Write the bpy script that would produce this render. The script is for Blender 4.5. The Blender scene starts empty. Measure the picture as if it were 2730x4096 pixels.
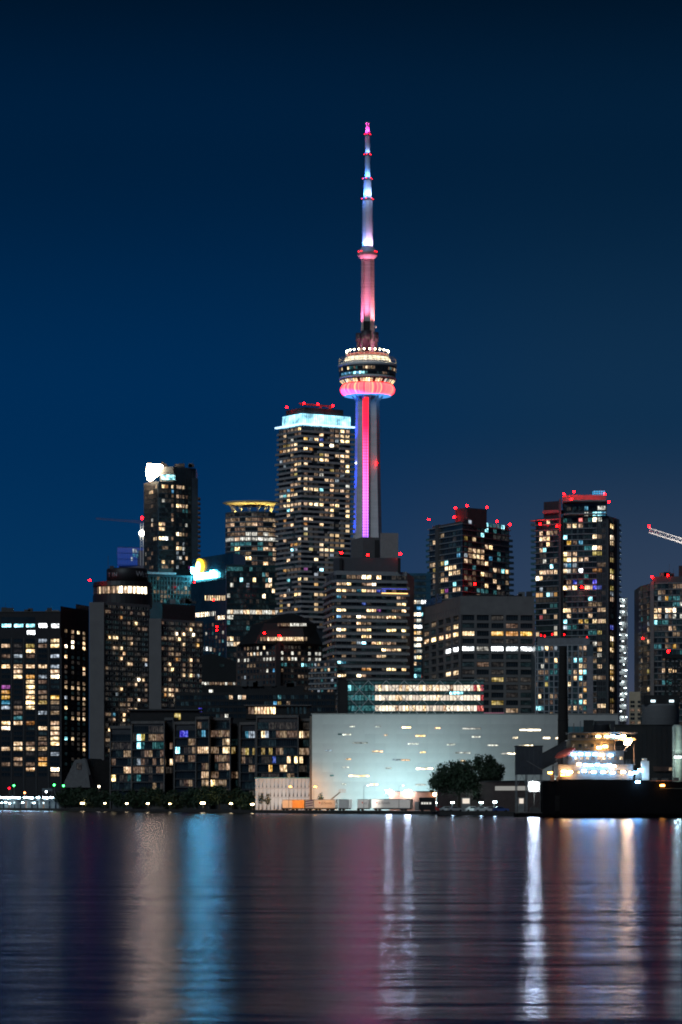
import bpy, bmesh, math, random
from mathutils import Vector, Matrix

# ------------------------------------------------------------------ camera, sky, light
scn = bpy.context.scene
FPX, HZN, CX, CAMZ = 12400.0, 3208.0, 1365.0, 3.6       # focal length and horizon in photo pixels, eye height
cam_d = bpy.data.cameras.new('camera')
cam = bpy.data.objects.new('camera', cam_d)
scn.collection.objects.link(cam)
cam.location = (0, 0, CAMZ)
cam.rotation_euler = (math.pi / 2, 0, 0)
cam_d.sensor_fit = 'VERTICAL'
cam_d.sensor_height = 36.0
cam_d.lens = 36.0 * FPX / 4096.0
cam_d.shift_y = (HZN - 2048.0) / 4096.0
cam_d.clip_start = 1.0
cam_d.clip_end = 20000.0
cam_d.dof.use_dof = True
cam_d.dof.focus_distance = 1500.0
cam_d.dof.aperture_fstop = 2.8
scn.camera = cam

scn.view_settings.view_transform = 'Standard'
scn.view_settings.look = 'None'
scn.view_settings.exposure = 0.0
scn.view_settings.gamma = 1.0
scn.cycles.use_denoising = True
scn.cycles.pixel_filter_type = 'BLACKMAN_HARRIS'
scn.cycles.filter_width = 1.9
scn.cycles.max_bounces = 5
scn.cycles.diffuse_bounces = 2
scn.cycles.glossy_bounces = 3
scn.cycles.sample_clamp_indirect = 4.0
scn.cycles.sample_clamp_direct = 90.0
scn.cycles.caustics_reflective = True

def srgb(r, g, b):
    def f(c):
        c /= 255.0
        return c / 12.92 if c <= 0.04045 else ((c + 0.055) / 1.055) ** 2.4
    return (f(r), f(g), f(b), 1.0)

world = bpy.data.worlds.new('World')
scn.world = world
world.use_nodes = True
wn, wl = world.node_tree.nodes, world.node_tree.links
wn.clear()
w_out = wn.new('ShaderNodeOutputWorld')
w_bg = wn.new('ShaderNodeBackground')
w_tc = wn.new('ShaderNodeTexCoord')
w_sep = wn.new('ShaderNodeSeparateXYZ')
wl.new(w_tc.outputs['Generated'], w_sep.inputs[0])
w_el = wn.new('ShaderNodeMapRange')                      # sine of elevation, horizon to a third of the way up
w_el.inputs['From Min'].default_value = 0.0
w_el.inputs['From Max'].default_value = 0.5
wl.new(w_sep.outputs['Z'], w_el.inputs['Value'])
def ramp(stops):
    r = wn.new('ShaderNodeValToRGB')
    r.color_ramp.interpolation = 'EASE'
    e = r.color_ramp.elements
    while len(e) < len(stops):
        e.new(0.5)
    for q, (p, c) in zip(e, stops):
        q.position, q.color = p, c
    wl.new(w_el.outputs[0], r.inputs[0])
    return r
west = ramp([(0.0, srgb(14, 60, 108)), (0.12, srgb(4, 51, 93)), (0.25, srgb(0, 43, 84)), (0.42, srgb(0, 30, 60)), (0.54, srgb(0, 17, 35)), (1.0, srgb(0, 8, 18))])
east = ramp([(0.0, srgb(80, 80, 96)), (0.12, srgb(48, 64, 88)), (0.25, srgb(15, 47, 77)), (0.42, srgb(3, 31, 57)), (0.54, srgb(0, 16, 33)), (1.0, srgb(1, 10, 22))])
w_az = wn.new('ShaderNodeMapRange')                      # the afterglow is to the left, the city's glow to the right
w_az.interpolation_type = 'SMOOTHSTEP'
w_az.inputs['From Min'].default_value = -0.06
w_az.inputs['From Max'].default_value = 0.10
wl.new(w_sep.outputs['X'], w_az.inputs['Value'])
w_mix = wn.new('ShaderNodeMix')
w_mix.data_type = 'RGBA'
wl.new(w_az.outputs[0], w_mix.inputs['Factor'])
wl.new(west.outputs[0], w_mix.inputs['A'])
wl.new(east.outputs[0], w_mix.inputs['B'])
w_sky = wn.new('ShaderNodeTexSky')                       # the last of the dusk: sun just under the horizon
w_sky.sky_type = 'NISHITA'
w_sky.sun_disc = False
w_sky.sun_elevation = math.radians(-5.5)
w_sky.sun_rotation = math.radians(-60)
w_bg2 = wn.new('ShaderNodeBackground')
w_bg2.inputs['Strength'].default_value = 0.05
w_tint = wn.new('ShaderNodeMix')
w_tint.data_type = 'RGBA'
w_tint.blend_type = 'MULTIPLY'
w_tint.inputs['Factor'].default_value = 1.0
w_tint.inputs['B'].default_value = (0.10, 0.35, 1.0, 1)
wl.new(w_sky.outputs[0], w_tint.inputs['A'])
wl.new(w_tint.outputs['Result'], w_bg2.inputs['Color'])
wl.new(w_mix.outputs['Result'], w_bg.inputs['Color'])
w_bg.inputs['Strength'].default_value = 1.0
w_add = wn.new('ShaderNodeAddShader')
wl.new(w_bg.outputs[0], w_add.inputs[0])
wl.new(w_bg2.outputs[0], w_add.inputs[1])
wl.new(w_add.outputs[0], w_out.inputs['Surface'])

sun_d = bpy.data.lights.new('night_glow', 'SUN')         # moon and city glow from behind the viewer
sun_d.energy = 0.68
sun_d.angle = math.radians(25)
sun_d.color = (0.74, 0.90, 1.0)
sun = bpy.data.objects.new('night_glow', sun_d)
scn.collection.objects.link(sun)
sun.rotation_euler = (math.radians(62), 0, math.radians(-28))

# ------------------------------------------------------------------ helpers
RND = random.Random(7)
COL = scn.collection

def X(px, d):
    return (px - CX) * d / FPX
def Z(py, d):
    return CAMZ + (HZN - py) * d / FPX
def XY(px, d):
    return Vector((X(px, d), d))

MATS = {}
def nodes_of(m):
    m.use_nodes = True
    nt = m.node_tree
    return nt, nt.nodes.get('Principled BSDF')

def mat(name, col, rough=0.7, metal=0.0, var=0.25, scale=0.6, stretch=(1, 1, 1), bump=0.0, spec=0.5, panels=None):
    """A plain surface with uneven colour; col is the real base colour."""
    if name in MATS:
        return MATS[name]
    m = bpy.data.materials.new(name)
    nt, b = nodes_of(m)
    b.inputs['Roughness'].default_value = rough
    b.inputs['Metallic'].default_value = metal
    b.inputs['Specular IOR Level'].default_value = spec
    tc = nt.nodes.new('ShaderNodeTexCoord')
    mp = nt.nodes.new('ShaderNodeMapping')
    mp.inputs['Scale'].default_value = stretch
    nt.links.new(tc.outputs['Object'], mp.inputs[0])
    nz = nt.nodes.new('ShaderNodeTexNoise')
    nz.inputs['Scale'].default_value = scale
    nz.inputs['Detail'].default_value = 5
    nz.inputs['Roughness'].default_value = 0.65
    nt.links.new(mp.outputs[0], nz.inputs['Vector'])
    mr = nt.nodes.new('ShaderNodeMapRange')
    mr.inputs['From Min'].default_value = 0.3
    mr.inputs['From Max'].default_value = 0.7
    mr.inputs['To Min'].default_value = 1 - var
    mr.inputs['To Max'].default_value = 1 + var
    nt.links.new(nz.outputs[0], mr.inputs['Value'])
    oi = nt.nodes.new('ShaderNodeObjectInfo')
    mo = nt.nodes.new('ShaderNodeMapRange')
    mo.inputs['To Min'].default_value = 1 - var * 0.4
    mo.inputs['To Max'].default_value = 1 + var * 0.4
    nt.links.new(oi.outputs['Random'], mo.inputs['Value'])
    mu = nt.nodes.new('ShaderNodeMath'); mu.operation = 'MULTIPLY'
    nt.links.new(mr.outputs[0], mu.inputs[0]); nt.links.new(mo.outputs[0], mu.inputs[1])
    mx = nt.nodes.new('ShaderNodeVectorMath'); mx.operation = 'SCALE'
    mx.inputs[0].default_value = col[:3]
    nt.links.new(mu.outputs[0], mx.inputs['Scale'])
    nt.links.new(mx.outputs[0], b.inputs['Base Color'])
    if bump:
        bp = nt.nodes.new('ShaderNodeBump')
        bp.inputs['Strength'].default_value = bump
        nt.links.new(nz.outputs[0], bp.inputs['Height'])
        nt.links.new(bp.outputs[0], b.inputs['Normal'])
    MATS[name] = m
    return m

def glow(name, col, strength, sample=True, base=(0.05, 0.05, 0.05)):
    """Something that gives off light."""
    if name in MATS:
        return MATS[name]
    m = bpy.data.materials.new(name)
    nt, b = nodes_of(m)
    b.inputs['Base Color'].default_value = (*base, 1)
    b.inputs['Emission Color'].default_value = (*col[:3], 1)
    b.inputs['Emission Strength'].default_value = strength
    m.cycles.emission_sampling = 'FRONT_BACK' if sample else 'NONE'
    MATS[name] = m
    return m

PAL = {'W': (1.0, .80, .52, 5.0), 'w': (1.0, .65, .29, 2.6), 'c': (1.0, .66, .36, 1.15), 'd': (1.0, .62, .36, .22), 'e': (.95, .80, .66, .035),
       'o': (1.0, .47, .07, .85), 'y': (1.0, .72, .16, .50), 'p': (.72, .86, 1.0, .50), 'b': (.10, .58, 1.0, .60), 'B': (.30, .88, 1.0, 2.6),
       'g': (.12, .70, .76, .22), 'u': (.07, .12, 1.0, .7), 'm': (.75, .12, .75, .45), 'r': (1.0, .10, .12, .6), 'h': (.92, .97, 1.0, 4.5), 'q': (.98, .95, .82, .9),
       't': (.20, .55, .62, .022), 'f': (1.0, .84, .64, 1.25), 's': (.16, .55, .58, .07)}  # codes t and s put a faint teal glow into dark glass
def lit(code):
    """A lit room behind glass, or dark glass given a faint glow: blinds, lamps and furniture make it uneven."""
    key = 'lit_' + code + ('_c' if code.isupper() else '')
    if key in MATS:
        return MATS[key]
    r, g, bl, s = PAL[code]
    m = bpy.data.materials.new('lit_room')
    nt, b = nodes_of(m)
    b.inputs['Base Color'].default_value = (.02, .02, .022, 1)
    b.inputs['Roughness'].default_value = 0.12
    tc = nt.nodes.new('ShaderNodeTexCoord')
    oi = nt.nodes.new('ShaderNodeObjectInfo')
    cb = nt.nodes.new('ShaderNodeCombineXYZ')
    ml = nt.nodes.new('ShaderNodeMath'); ml.operation = 'MULTIPLY'; ml.inputs[1].default_value = 91.0
    nt.links.new(oi.outputs['Random'], ml.inputs[0])
    for i in range(3):
        nt.links.new(ml.outputs[0], cb.inputs[i])
    def noise(scale):
        mp = nt.nodes.new('ShaderNodeMapping'); mp.inputs['Scale'].default_value = scale
        nt.links.new(tc.outputs['Generated'], mp.inputs[0])
        ad = nt.nodes.new('ShaderNodeVectorMath'); ad.operation = 'ADD'
        nt.links.new(mp.outputs[0], ad.inputs[0]); nt.links.new(cb.outputs[0], ad.inputs[1])
        nz = nt.nodes.new('ShaderNodeTexNoise'); nz.inputs['Scale'].default_value = 1.0; nz.inputs['Detail'].default_value = 2
        nt.links.new(ad.outputs[0], nz.inputs['Vector'])
        return nz
    n1, n2 = noise((5.5, 1, .5)), noise((2.2, 1, 1.8))
    def mrange(src, a, c, lo, hi):
        q = nt.nodes.new('ShaderNodeMapRange')
        q.inputs['From Min'].default_value = a; q.inputs['From Max'].default_value = c
        q.inputs['To Min'].default_value = lo; q.inputs['To Max'].default_value = hi
        nt.links.new(src, q.inputs['Value'])
        return q
    smooth = code in 'fs'
    a1 = mrange(n1.outputs[0], .33, .67, .8 if smooth else .35, 1.12 if smooth else 1.35)
    a2 = mrange(n2.outputs[0], .32, .72, .75 if smooth else .12, 1.3 if smooth else 2.1)
    a3 = mrange(oi.outputs['Random'], 0, 1, .55, 1.35)
    mu = nt.nodes.new('ShaderNodeMath'); mu.operation = 'MULTIPLY'
    nt.links.new(a1.outputs[0], mu.inputs[0]); nt.links.new(a2.outputs[0], mu.inputs[1])
    m2 = nt.nodes.new('ShaderNodeMath'); m2.operation = 'MULTIPLY'
    nt.links.new(mu.outputs[0], m2.inputs[0]); nt.links.new(a3.outputs[0], m2.inputs[1])
    m3 = nt.nodes.new('ShaderNodeMath'); m3.operation = 'MULTIPLY'; m3.inputs[1].default_value = s
    nt.links.new(m2.outputs[0], m3.inputs[0])
    hs = nt.nodes.new('ShaderNodeHueSaturation'); hs.inputs['Color'].default_value = (r, g, bl, 1)
    sa = mrange(n2.outputs[0], .3, .7, 1.15, .75)
    nt.links.new(sa.outputs[0], hs.inputs['Saturation'])
    hu = mrange(oi.outputs['Random'], 0, 1, .485, .515)
    nt.links.new(hu.outputs[0], hs.inputs['Hue'])
    nt.links.new(hs.outputs[0], b.inputs['Emission Color'])
    nt.links.new(m3.outputs[0], b.inputs['Emission Strength'])
    m.cycles.emission_sampling = 'NONE'
    MATS[key] = m
    return m

GLASS = mat('dark_glass', (.018, .027, .034), rough=0.14, var=0.5, scale=.15, spec=0.22)
GLASS_TEAL = mat('teal_glass', (.015, .04, .05), rough=0.14, var=0.5, scale=.15, spec=0.25)
CONC = mat('concrete', (.20, .19, .185), rough=.85, var=.18, scale=.25)
CONC_D = mat('dark_concrete', (.075, .075, .08), rough=.85, var=.25, scale=.25)
CONC_L = mat('pale_concrete', (.42, .39, .38), rough=.85, var=.15, scale=.3)
BALC = mat('balcony_concrete', (.42, .385, .38), rough=.8, var=.15, scale=.5)
BALC_D = mat('grey_balcony', (.24, .26, .28), rough=.6, var=.2, scale=.5)
BLACK = mat('near_black', (.012, .012, .014), rough=.8, var=.3)
CHAR = mat('charcoal_metal', (.03, .032, .036), rough=.5, var=.3)
STEEL = mat('grey_steel', (.16, .165, .17), rough=.45, metal=.4, var=.2)
FRAME = mat('window_frame', (.035, .036, .04), rough=.5, var=.2)
FRAME_L = mat('pale_window_frame', (.30, .29, .28), rough=.6, var=.2)
BRICK_B = mat('brown_cladding', (.085, .062, .052), rough=.85, var=.25, scale=.4)
RED_S = glow('small_red_beacon', (1.0, .003, .005), 9.0)
RED_L = glow('red_beacon', (1.0, .0009, .0012), 85.0)
WHITE_P = mat('white_paint', (.75, .75, .74), rough=.55, var=.1)

class MB:
    def __init__(s):
        s.v, s.f, s.m, s.sm = [], [], [], []
    def add(s, vs, fs, mi=0, smooth=False):
        o = len(s.v)
        s.v += [Vector(p) for p in vs]
        for f in fs:
            s.f.append([i + o for i in f]); s.m.append(mi); s.sm.append(smooth)
        return s
    def prism(s, poly, z0, z1, mi=0, scale_top=None):
        n = len(poly)
        area = sum(poly[i][0] * poly[(i + 1) % n][1] - poly[(i + 1) % n][0] * poly[i][1] for i in range(n))
        if area < 0:
            poly = poly[::-1]
        top = poly
        if scale_top is not None:
            cx = sum(p[0] for p in poly) / n; cy = sum(p[1] for p in poly) / n
            top = [(cx + (p[0] - cx) * scale_top, cy + (p[1] - cy) * scale_top) for p in poly]
        vs = [(p[0], p[1], z0) for p in poly] + [(p[0], p[1], z1) for p in top]
        fs = [[i, (i + 1) % n, n + (i + 1) % n, n + i] for i in range(n)]
        fs += [list(range(n - 1, -1, -1)), list(range(n, 2 * n))]
        return s.add(vs, fs, mi)
    def box(s, x0, x1, y0, y1, z0, z1, mi=0):
        return s.prism([(x0, y0), (x1, y0), (x1, y1), (x0, y1)], z0, z1, mi)
    def bar(s, a, b, r, mi=0, n=4, r2=None, smooth=False):
        a, b = Vector(a), Vector(b)
        d = (b - a).normalized()
        up = Vector((0, 0, 1)) if abs(d.z) < .9 else Vector((1, 0, 0))
        u = d.cross(up).normalized(); w = u.cross(d)
        r2 = r if r2 is None else r2
        vs = []
        for p, rr in ((a, r), (b, r2)):
            for k in range(n):
                t = 2 * math.pi * (k + .5) / n
                vs.append(p + (u * math.cos(t) + w * math.sin(t)) * rr)
        fs = [[k, (k + 1) % n, n + (k + 1) % n, n + k] for k in range(n)]
        fs = [f[::-1] for f in fs]
        fs += [list(range(n)), list(range(2 * n - 1, n - 1, -1))]
        return s.add(vs, fs, mi, smooth)
    def lathe(s, c, prof, n=48, mi=0, smooth=True, closed=False):
        """prof: list of (radius, z) from bottom to top about the vertical axis through c=(x, y)."""
        vs, fs = [], []
        for r, z in prof:
            for k in range(n):
                t = 2 * math.pi * k / n
                vs.append((c[0] + r * math.cos(t), c[1] + r * math.sin(t), z))
        m = len(prof)
        for j in range(m if closed else m - 1):
            j2 = (j + 1) % m
            for k in range(n):
                fs.append([j * n + k, j * n + (k + 1) % n, j2 * n + (k + 1) % n, j2 * n + k])
        if not closed:
            fs += [list(range(n - 1, -1, -1)), list(range((m - 1) * n, m * n))]
        return s.add(vs, fs, mi, smooth)
    def ball(s, c, r, mi=0, n=10):
        prof = [(max(r * math.cos(a), .001), c[2] + r * math.sin(a)) for a in [math.pi * (i / 6 - .5) for i in range(7)]]
        return s.lathe((c[0], c[1]), prof, n, mi)
    def mesh(s, name, off=(0, 0, 0)):
        me = bpy.data.meshes.new(name)
        o = Vector(off)
        me.from_pydata([tuple(p - o) for p in s.v], [], s.f)
        for i, p in enumerate(me.polygons):
            p.material_index = s.m[i]; p.use_smooth = s.sm[i]
        me.update()
        return me

def setp(o, label=None, cat=None, group=None, kind=None):
    for k, v in (('label', label), ('category', cat), ('group', group), ('kind', kind)):
        if v:
            o[k] = v

class Thing:
    def __init__(s, name, label, cat, loc=(0, 0, 0), group=None, kind=None):
        s.o = bpy.data.objects.new(name, None)
        s.o.empty_display_size = 1
        COL.objects.link(s.o)
        s.o.location = loc
        s.loc = Vector(loc)
        setp(s.o, label, cat, group, kind)
        s.wins = []
        s.seed = random.Random(name + label)
    def part(s, name, mb, mats, parent=None, label=None, kind=None):
        if not isinstance(mats, (list, tuple)):
            mats = [mats]
        me = mb.mesh(name, s.loc)
        for m in mats:
            me.materials.append(m)
        o = bpy.data.objects.new(name, me)
        COL.objects.link(o)
        o.parent = parent or s.o
        setp(o, label, kind=kind)
        return o
    def lamp(s, kind, loc, energy, color, radius=.3, target=None, spot=None, blend=.6, name='lamp_light'):
        d = bpy.data.lights.new(name, kind)
        d.energy, d.color = energy, color
        d.shadow_soft_size = radius
        if spot:
            d.spot_size = math.radians(spot); d.spot_blend = blend
        o = bpy.data.objects.new(name, d)
        COL.objects.link(o)
        o.parent = s.o
        o.location = Vector(loc) - s.loc
        if target is not None:
            o.rotation_euler = (Vector(target) - Vector(loc)).to_track_quat('-Z', 'Y').to_euler()
        return o

def solo(name, mb, mats, label=None, cat=None, group=None, kind=None, loc=(0, 0, 0)):
    me = mb.mesh(name, loc)
    for m in (mats if isinstance(mats, (list, tuple)) else [mats]):
        me.materials.append(m)
    o = bpy.data.objects.new(name, me)
    COL.objects.link(o)
    o.location = loc
    setp(o, label, cat, group, kind)
    return o

class Face:
    """A vertical facade from ground point a to b, left to right as seen from the water."""
    def __init__(s, a, b):
        s.a, s.b = Vector(a), Vector(b)
        s.L = (s.b - s.a).length
        s.t = (s.b - s.a) / s.L
        s.n = Vector((s.t.y, -s.t.x))
        s.ang = math.atan2(s.t.y, s.t.x)
    def u(s, px):
        k = (px - CX) / FPX
        return (k * s.a.y - s.a.x) / (s.t.x - k * s.t.y)
    def d(s, px):
        return s.a.y + s.t.y * s.u(px)
    def z(s, px, py):
        return Z(py, s.d(px))
    def p(s, u, z, out=0.0):
        q = s.a + s.t * u + s.n * out
        return Vector((q.x, q.y, z))
    def box(s, mb, u0, u1, z0, z1, o0, o1, mi=0):
        pts = [s.p(u0, 0, o1), s.p(u1, 0, o1), s.p(u1, 0, o0), s.p(u0, 0, o0)]
        return mb.prism([(q.x, q.y) for q in pts], z0, z1, mi)
def face(pa, da, pb, db):
    return Face(XY(pa, da), XY(pb, db))

WMESH = {}
def window_mesh(w, h, n, frame, proud=.16, rows=1):
    """Frame with panes set back in it, one connected mesh; slot 0 frame, slot 1 panes. Faces -Y, origin at its centre."""
    key = (round(w, 2), round(h, 2), n, frame.name, proud, rows)
    if key in WMESH:
        return WMESH[key]
    bm = bmesh.new()
    g = [[bm.verts.new((-w / 2 + w * i / n, 0, -h / 2 + h * j / rows)) for i in range(n + 1)] for j in range(rows + 1)]
    fs = [bm.faces.new((g[j][i], g[j][i + 1], g[j + 1][i + 1], g[j + 1][i])) for j in range(rows) for i in range(n)]
    r = bmesh.ops.extrude_face_region(bm, geom=fs)
    vs = [e for e in r['geom'] if isinstance(e, bmesh.types.BMVert)]
    for v in vs:
        v.co.y -= proud
    top = [e for e in r['geom'] if isinstance(e, bmesh.types.BMFace)]
    fr = min(.10, w * .06 / max(n, 1) + .03)
    bmesh.ops.inset_individual(bm, faces=top, thickness=fr, depth=-proud * .75)
    bmesh.ops.delete(bm, geom=[f for f in bm.faces if all(abs(v.co.y) < 1e-6 for v in f.verts)], context='FACES_ONLY')
    for f in bm.faces:
        f.material_index = 0
    for f in top:
        if f.is_valid:
            f.material_index = 1
    bmesh.ops.recalc_face_normals(bm, faces=bm.faces)
    me = bpy.data.meshes.new('window')
    bm.to_mesh(me)
    bm.free()
    # outward is -Y
    for p in me.polygons:
        if p.material_index == 1 and p.normal.y > 0:
            me.flip_normals(); break
    me.materials.append(frame)
    me.materials.append(GLASS)
    WMESH[key] = me
    return me

def put_window(t, F, u, z, w, h, m, n=2, frame=None, out=0.0, name='window', proud=.16, rows=1):
    t.wins.append((F, u, z, w, h, m, n, frame or FRAME, out, name, proud, rows))

def finish(t, cap=300):
    """Link the windows of a building: the largest and brightest as parts, the rest as one mass."""
    ws = t.wins
    if len(ws) > cap:
        ws = sorted(ws, key=lambda q: (q[5] is GLASS or q[5] is GLASS_TEAL, -q[3] * q[4]))
    for (F, u, z, w, h, m, n, fr, out, name, proud, rows) in ws[:cap]:
        o = bpy.data.objects.new(name, window_mesh(w, h, n, fr, proud, rows))
        COL.objects.link(o)
        o.parent = t.o
        o.location = F.p(u, z, out + .01) - t.loc
        o.rotation_euler = (0, 0, F.ang)
        sl = o.material_slots[1]
        sl.link = 'OBJECT'
        sl.material = m
    rest = ws[cap:]
    if rest:
        mb = MB(); mats = [FRAME]
        for (F, u, z, w, h, m, n, fr, out, name, proud, rows) in rest:
            if m not in mats:
                mats.append(m)
            me = window_mesh(w, h, n, fr, proud, rows)
            ca, sa = math.cos(F.ang), math.sin(F.ang)
            q = F.p(u, z, out + .01)
            vs = [(q.x + v.co.x * ca - v.co.y * sa, q.y + v.co.x * sa + v.co.y * ca, q.z + v.co.z) for v in me.vertices]
            o0 = len(mb.v)
            mb.v += [Vector(p) for p in vs]
            for p in me.polygons:
                mb.f.append([i + o0 for i in p.vertices]); mb.m.append(mats.index(m) if p.material_index else 0); mb.sm.append(False)
        t.part('window_field', mb, mats, kind='stuff')

CROPS = {'2': (0, 2400, .5421), '3': (700, 1560, .4464), '4': (700, 2200, .4464), '5': (1300, 2000, .5102), '6': (2030, 1900, .4464), '7': (2030, 2550, .4464),
         '8': (1200, 2650, .574), 'R': (1090, 1580, .2232), 'P2': (2130, 1940, .2379), 'P1': (1690, 2010, .2551), 'C': (1300, 2200, .2551), 'LW': (2120, 2480, .2423),
         'S': (1650, 2300, .3189), 'T1': (550, 1820, .2381), 'K': (400, 2780, .574), 'E': (2400, 2050, .3610)}
def L(crop, text):
    """'x y code' triples read off an enlarged view -> photo pixels."""
    ox, oy, sc = CROPS[crop]
    out = []
    for tok in text.split(','):
        a = tok.split()
        if len(a) == 3:
            out.append((ox + float(a[0]) * sc, oy + float(a[1]) * sc, a[2]))
    return out

def pick(rnd, dist):
    r = rnd.random()
    for code, p in dist:
        if r < p:
            return code
        r -= p
    return None

def code_mat(c, glass=None):
    return (glass or GLASS) if c in (None, 'k') else lit(c)

def fill(t, F, us, zs, w, h, lits=(), dist=(), n=2, frame=None, out=0.0, glass=None, skip=None, proud=.16, tol=1.0, run=.4):
    """A grid of windows: us centres along the facade, zs heights of centres; lits are photo points that are known to be lit."""
    known = {}
    for px, py, c in lits:
        u, z = F.u(px), F.z(px, py)
        i = min(range(len(us)), key=lambda k: abs(us[k] - u))
        j = min(range(len(zs)), key=lambda k: abs(zs[k] - z))
        if abs(us[i] - u) < w * tol + .5 and abs(zs[j] - z) < h * tol + .6:
            known[i, j] = c
    for j, z in enumerate(zs):
        last = None
        for i, u in enumerate(us):
            if skip and skip(i, j):
                last = None
                continue
            c = known.get((i, j))
            if not c:
                c = last if last and t.seed.random() < run else pick(t.seed, dist)
            last = c if c in ('d', 'e', 't', 'g', 'c') else None
            put_window(t, F, u, z, w if not isinstance(w, (list, tuple)) else w[i], h, code_mat(c, glass), n, frame, out, proud=proud)

def block(t, name, corners, z0, z1, m, label=None):
    return t.part(name, MB().prism([(c[0], c[1]) for c in corners], z0, z1), m, label=label)

def quad_from(l, c, r):
    return [l, c, r, l + r - c]

BEACON_MESH = None
def beacon(px, py, d, label, group='red obstruction beacons on the rooftops', z0=None, size=1.0, y=None):
    """A red obstruction lamp on a short post."""
    x, z = X(px, d), Z(py, d)
    zb = z - 2.2 if z0 is None else z0
    t = Thing('obstruction_light', label, 'beacon', (x, d, zb), group)
    t.part('post', MB().bar((x, d, zb), (x, d, z - .35), .09), CHAR)
    t.part('lens', MB().lathe((x, d), [(.22 * size, z - .40), (.46 * size, z - .32), (.46 * size, z + .2), (.22 * size, z + .4)], 10), RED_L if size > .6 else RED_S)
    return t
GROUND = 0.9

# ------------------------------------------------------------------ the setting: lake, ground, quay edge
SHORE = [(-1600, 1900), (-400, 1480), (0, 1352), (500, 1170), (1000, 1015), (1300, 955), (1650, 893), (2060, 800), (2300, 778), (2900, 776), (5000, 776)]
def shore(px):
    for (a, da), (b, db) in zip(SHORE, SHORE[1:]):
        if a <= px <= b:
            return da + (db - da) * (px - a) / (b - a)
    return SHORE[0][1] if px < 0 else SHORE[-1][1]
sp = [XY(a, d) for a, d in SHORE]

def water_material():
    m = bpy.data.materials.new('harbour_water')
    nt = m.node_tree if m.use_nodes else None
    m.use_nodes = True
    nt = m.node_tree
    nt.nodes.remove(nt.nodes['Principled BSDF'])
    out = nt.nodes['Material Output']
    deep = nt.nodes.new('ShaderNodeBsdfDiffuse')
    deep.inputs['Color'].default_value = (.003, .005, .011, 1)
    gls = nt.nodes.new('ShaderNodeBsdfGlossy')
    gls.distribution = 'BECKMANN'
    gls.inputs['Color'].default_value = (.34, .38, .51, 1)
    gls.inputs['Roughness'].default_value = .205
    fr = nt.nodes.new('ShaderNodeFresnel')
    fr.inputs['IOR'].default_value = 1.333
    mixs = nt.nodes.new('ShaderNodeMixShader')
    nt.links.new(fr.outputs[0], mixs.inputs[0])
    nt.links.new(deep.outputs[0], mixs.inputs[1])
    nt.links.new(gls.outputs[0], mixs.inputs[2])
    nt.links.new(mixs.outputs[0], out.inputs['Surface'])
    tc = nt.nodes.new('ShaderNodeTexCoord')
    prev = None
    mp = nt.nodes.new('ShaderNodeMapping')
    mp.inputs['Scale'].default_value = (.38, 1.0, 1.0)
    mp.inputs['Rotation'].default_value = (0, 0, .10)
    nt.links.new(tc.outputs['Object'], mp.inputs[0])
    nz = nt.nodes.new('ShaderNodeTexNoise')
    nz.inputs['Scale'].default_value = .13
    nz.inputs['Detail'].default_value = 6.5
    nz.inputs['Roughness'].default_value = .56
    nt.links.new(mp.outputs[0], nz.inputs['Vector'])
    prev = nt.nodes.new('ShaderNodeBump')
    prev.inputs['Strength'].default_value = 1.0
    prev.inputs['Distance'].default_value = .26
    nt.links.new(nz.outputs[0], prev.inputs['Height'])
    for q in (gls, fr):
        nt.links.new(prev.outputs[0], q.inputs['Normal'])
    return m
WATER = water_material()
solo('lake_water', MB().add([(-3000, -400, 0), (3000, -400, 0), (3000, 3000, 0), (-3000, 3000, 0)], [[0, 1, 2, 3]]), WATER, kind='structure')
ASPH = mat('asphalt', (.045, .045, .046), rough=.9, var=.3, scale=.05)
QUAY = mat('quay_concrete', (.055, .05, .045), rough=.9, var=.35, scale=.3)
solo('ground', MB().prism([tuple(p) for p in sp] + [(6000, 9000), (-6000, 9000)], -3, GROUND), ASPH, kind='structure')
off = [p + Vector((0, -.7)) for p in sp]
qb = MB()
for i in range(len(sp) - 1):
    n = max(1, int((sp[i + 1] - sp[i]).length / 12))
    for k in range(n):
        a, b = sp[i].lerp(sp[i + 1], k / n), sp[i].lerp(sp[i + 1], (k + .97) / n)
        qb.prism([(a.x, a.y - .6), (b.x, b.y - .6), (b.x, b.y + .5), (a.x, a.y + .5)], -2, GROUND + .12)
solo('quay_wall', qb, QUAY, kind='structure')

# ------------------------------------------------------------------ the tall communications tower
DT = 2529.0
TX = X(1471, DT)
PM = FPX / DT                                            # photo pixels per metre there
tz = lambda py: Z(py, DT)
tower_conc = mat('tower_concrete', (.60, .575, .59), rough=.8, var=.14, scale=.06, stretch=(1, 1, 7))
tower_white = mat('radome_white', (.78, .77, .75), rough=.45, var=.06)
tower_dark = mat('tower_dark_band', (.03, .035, .045), rough=.4, var=.2)
T = Thing('communications_tower', 'tall concrete communications tower with round pod lit red and a long antenna mast', 'tower', (TX, DT, GROUND))

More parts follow.
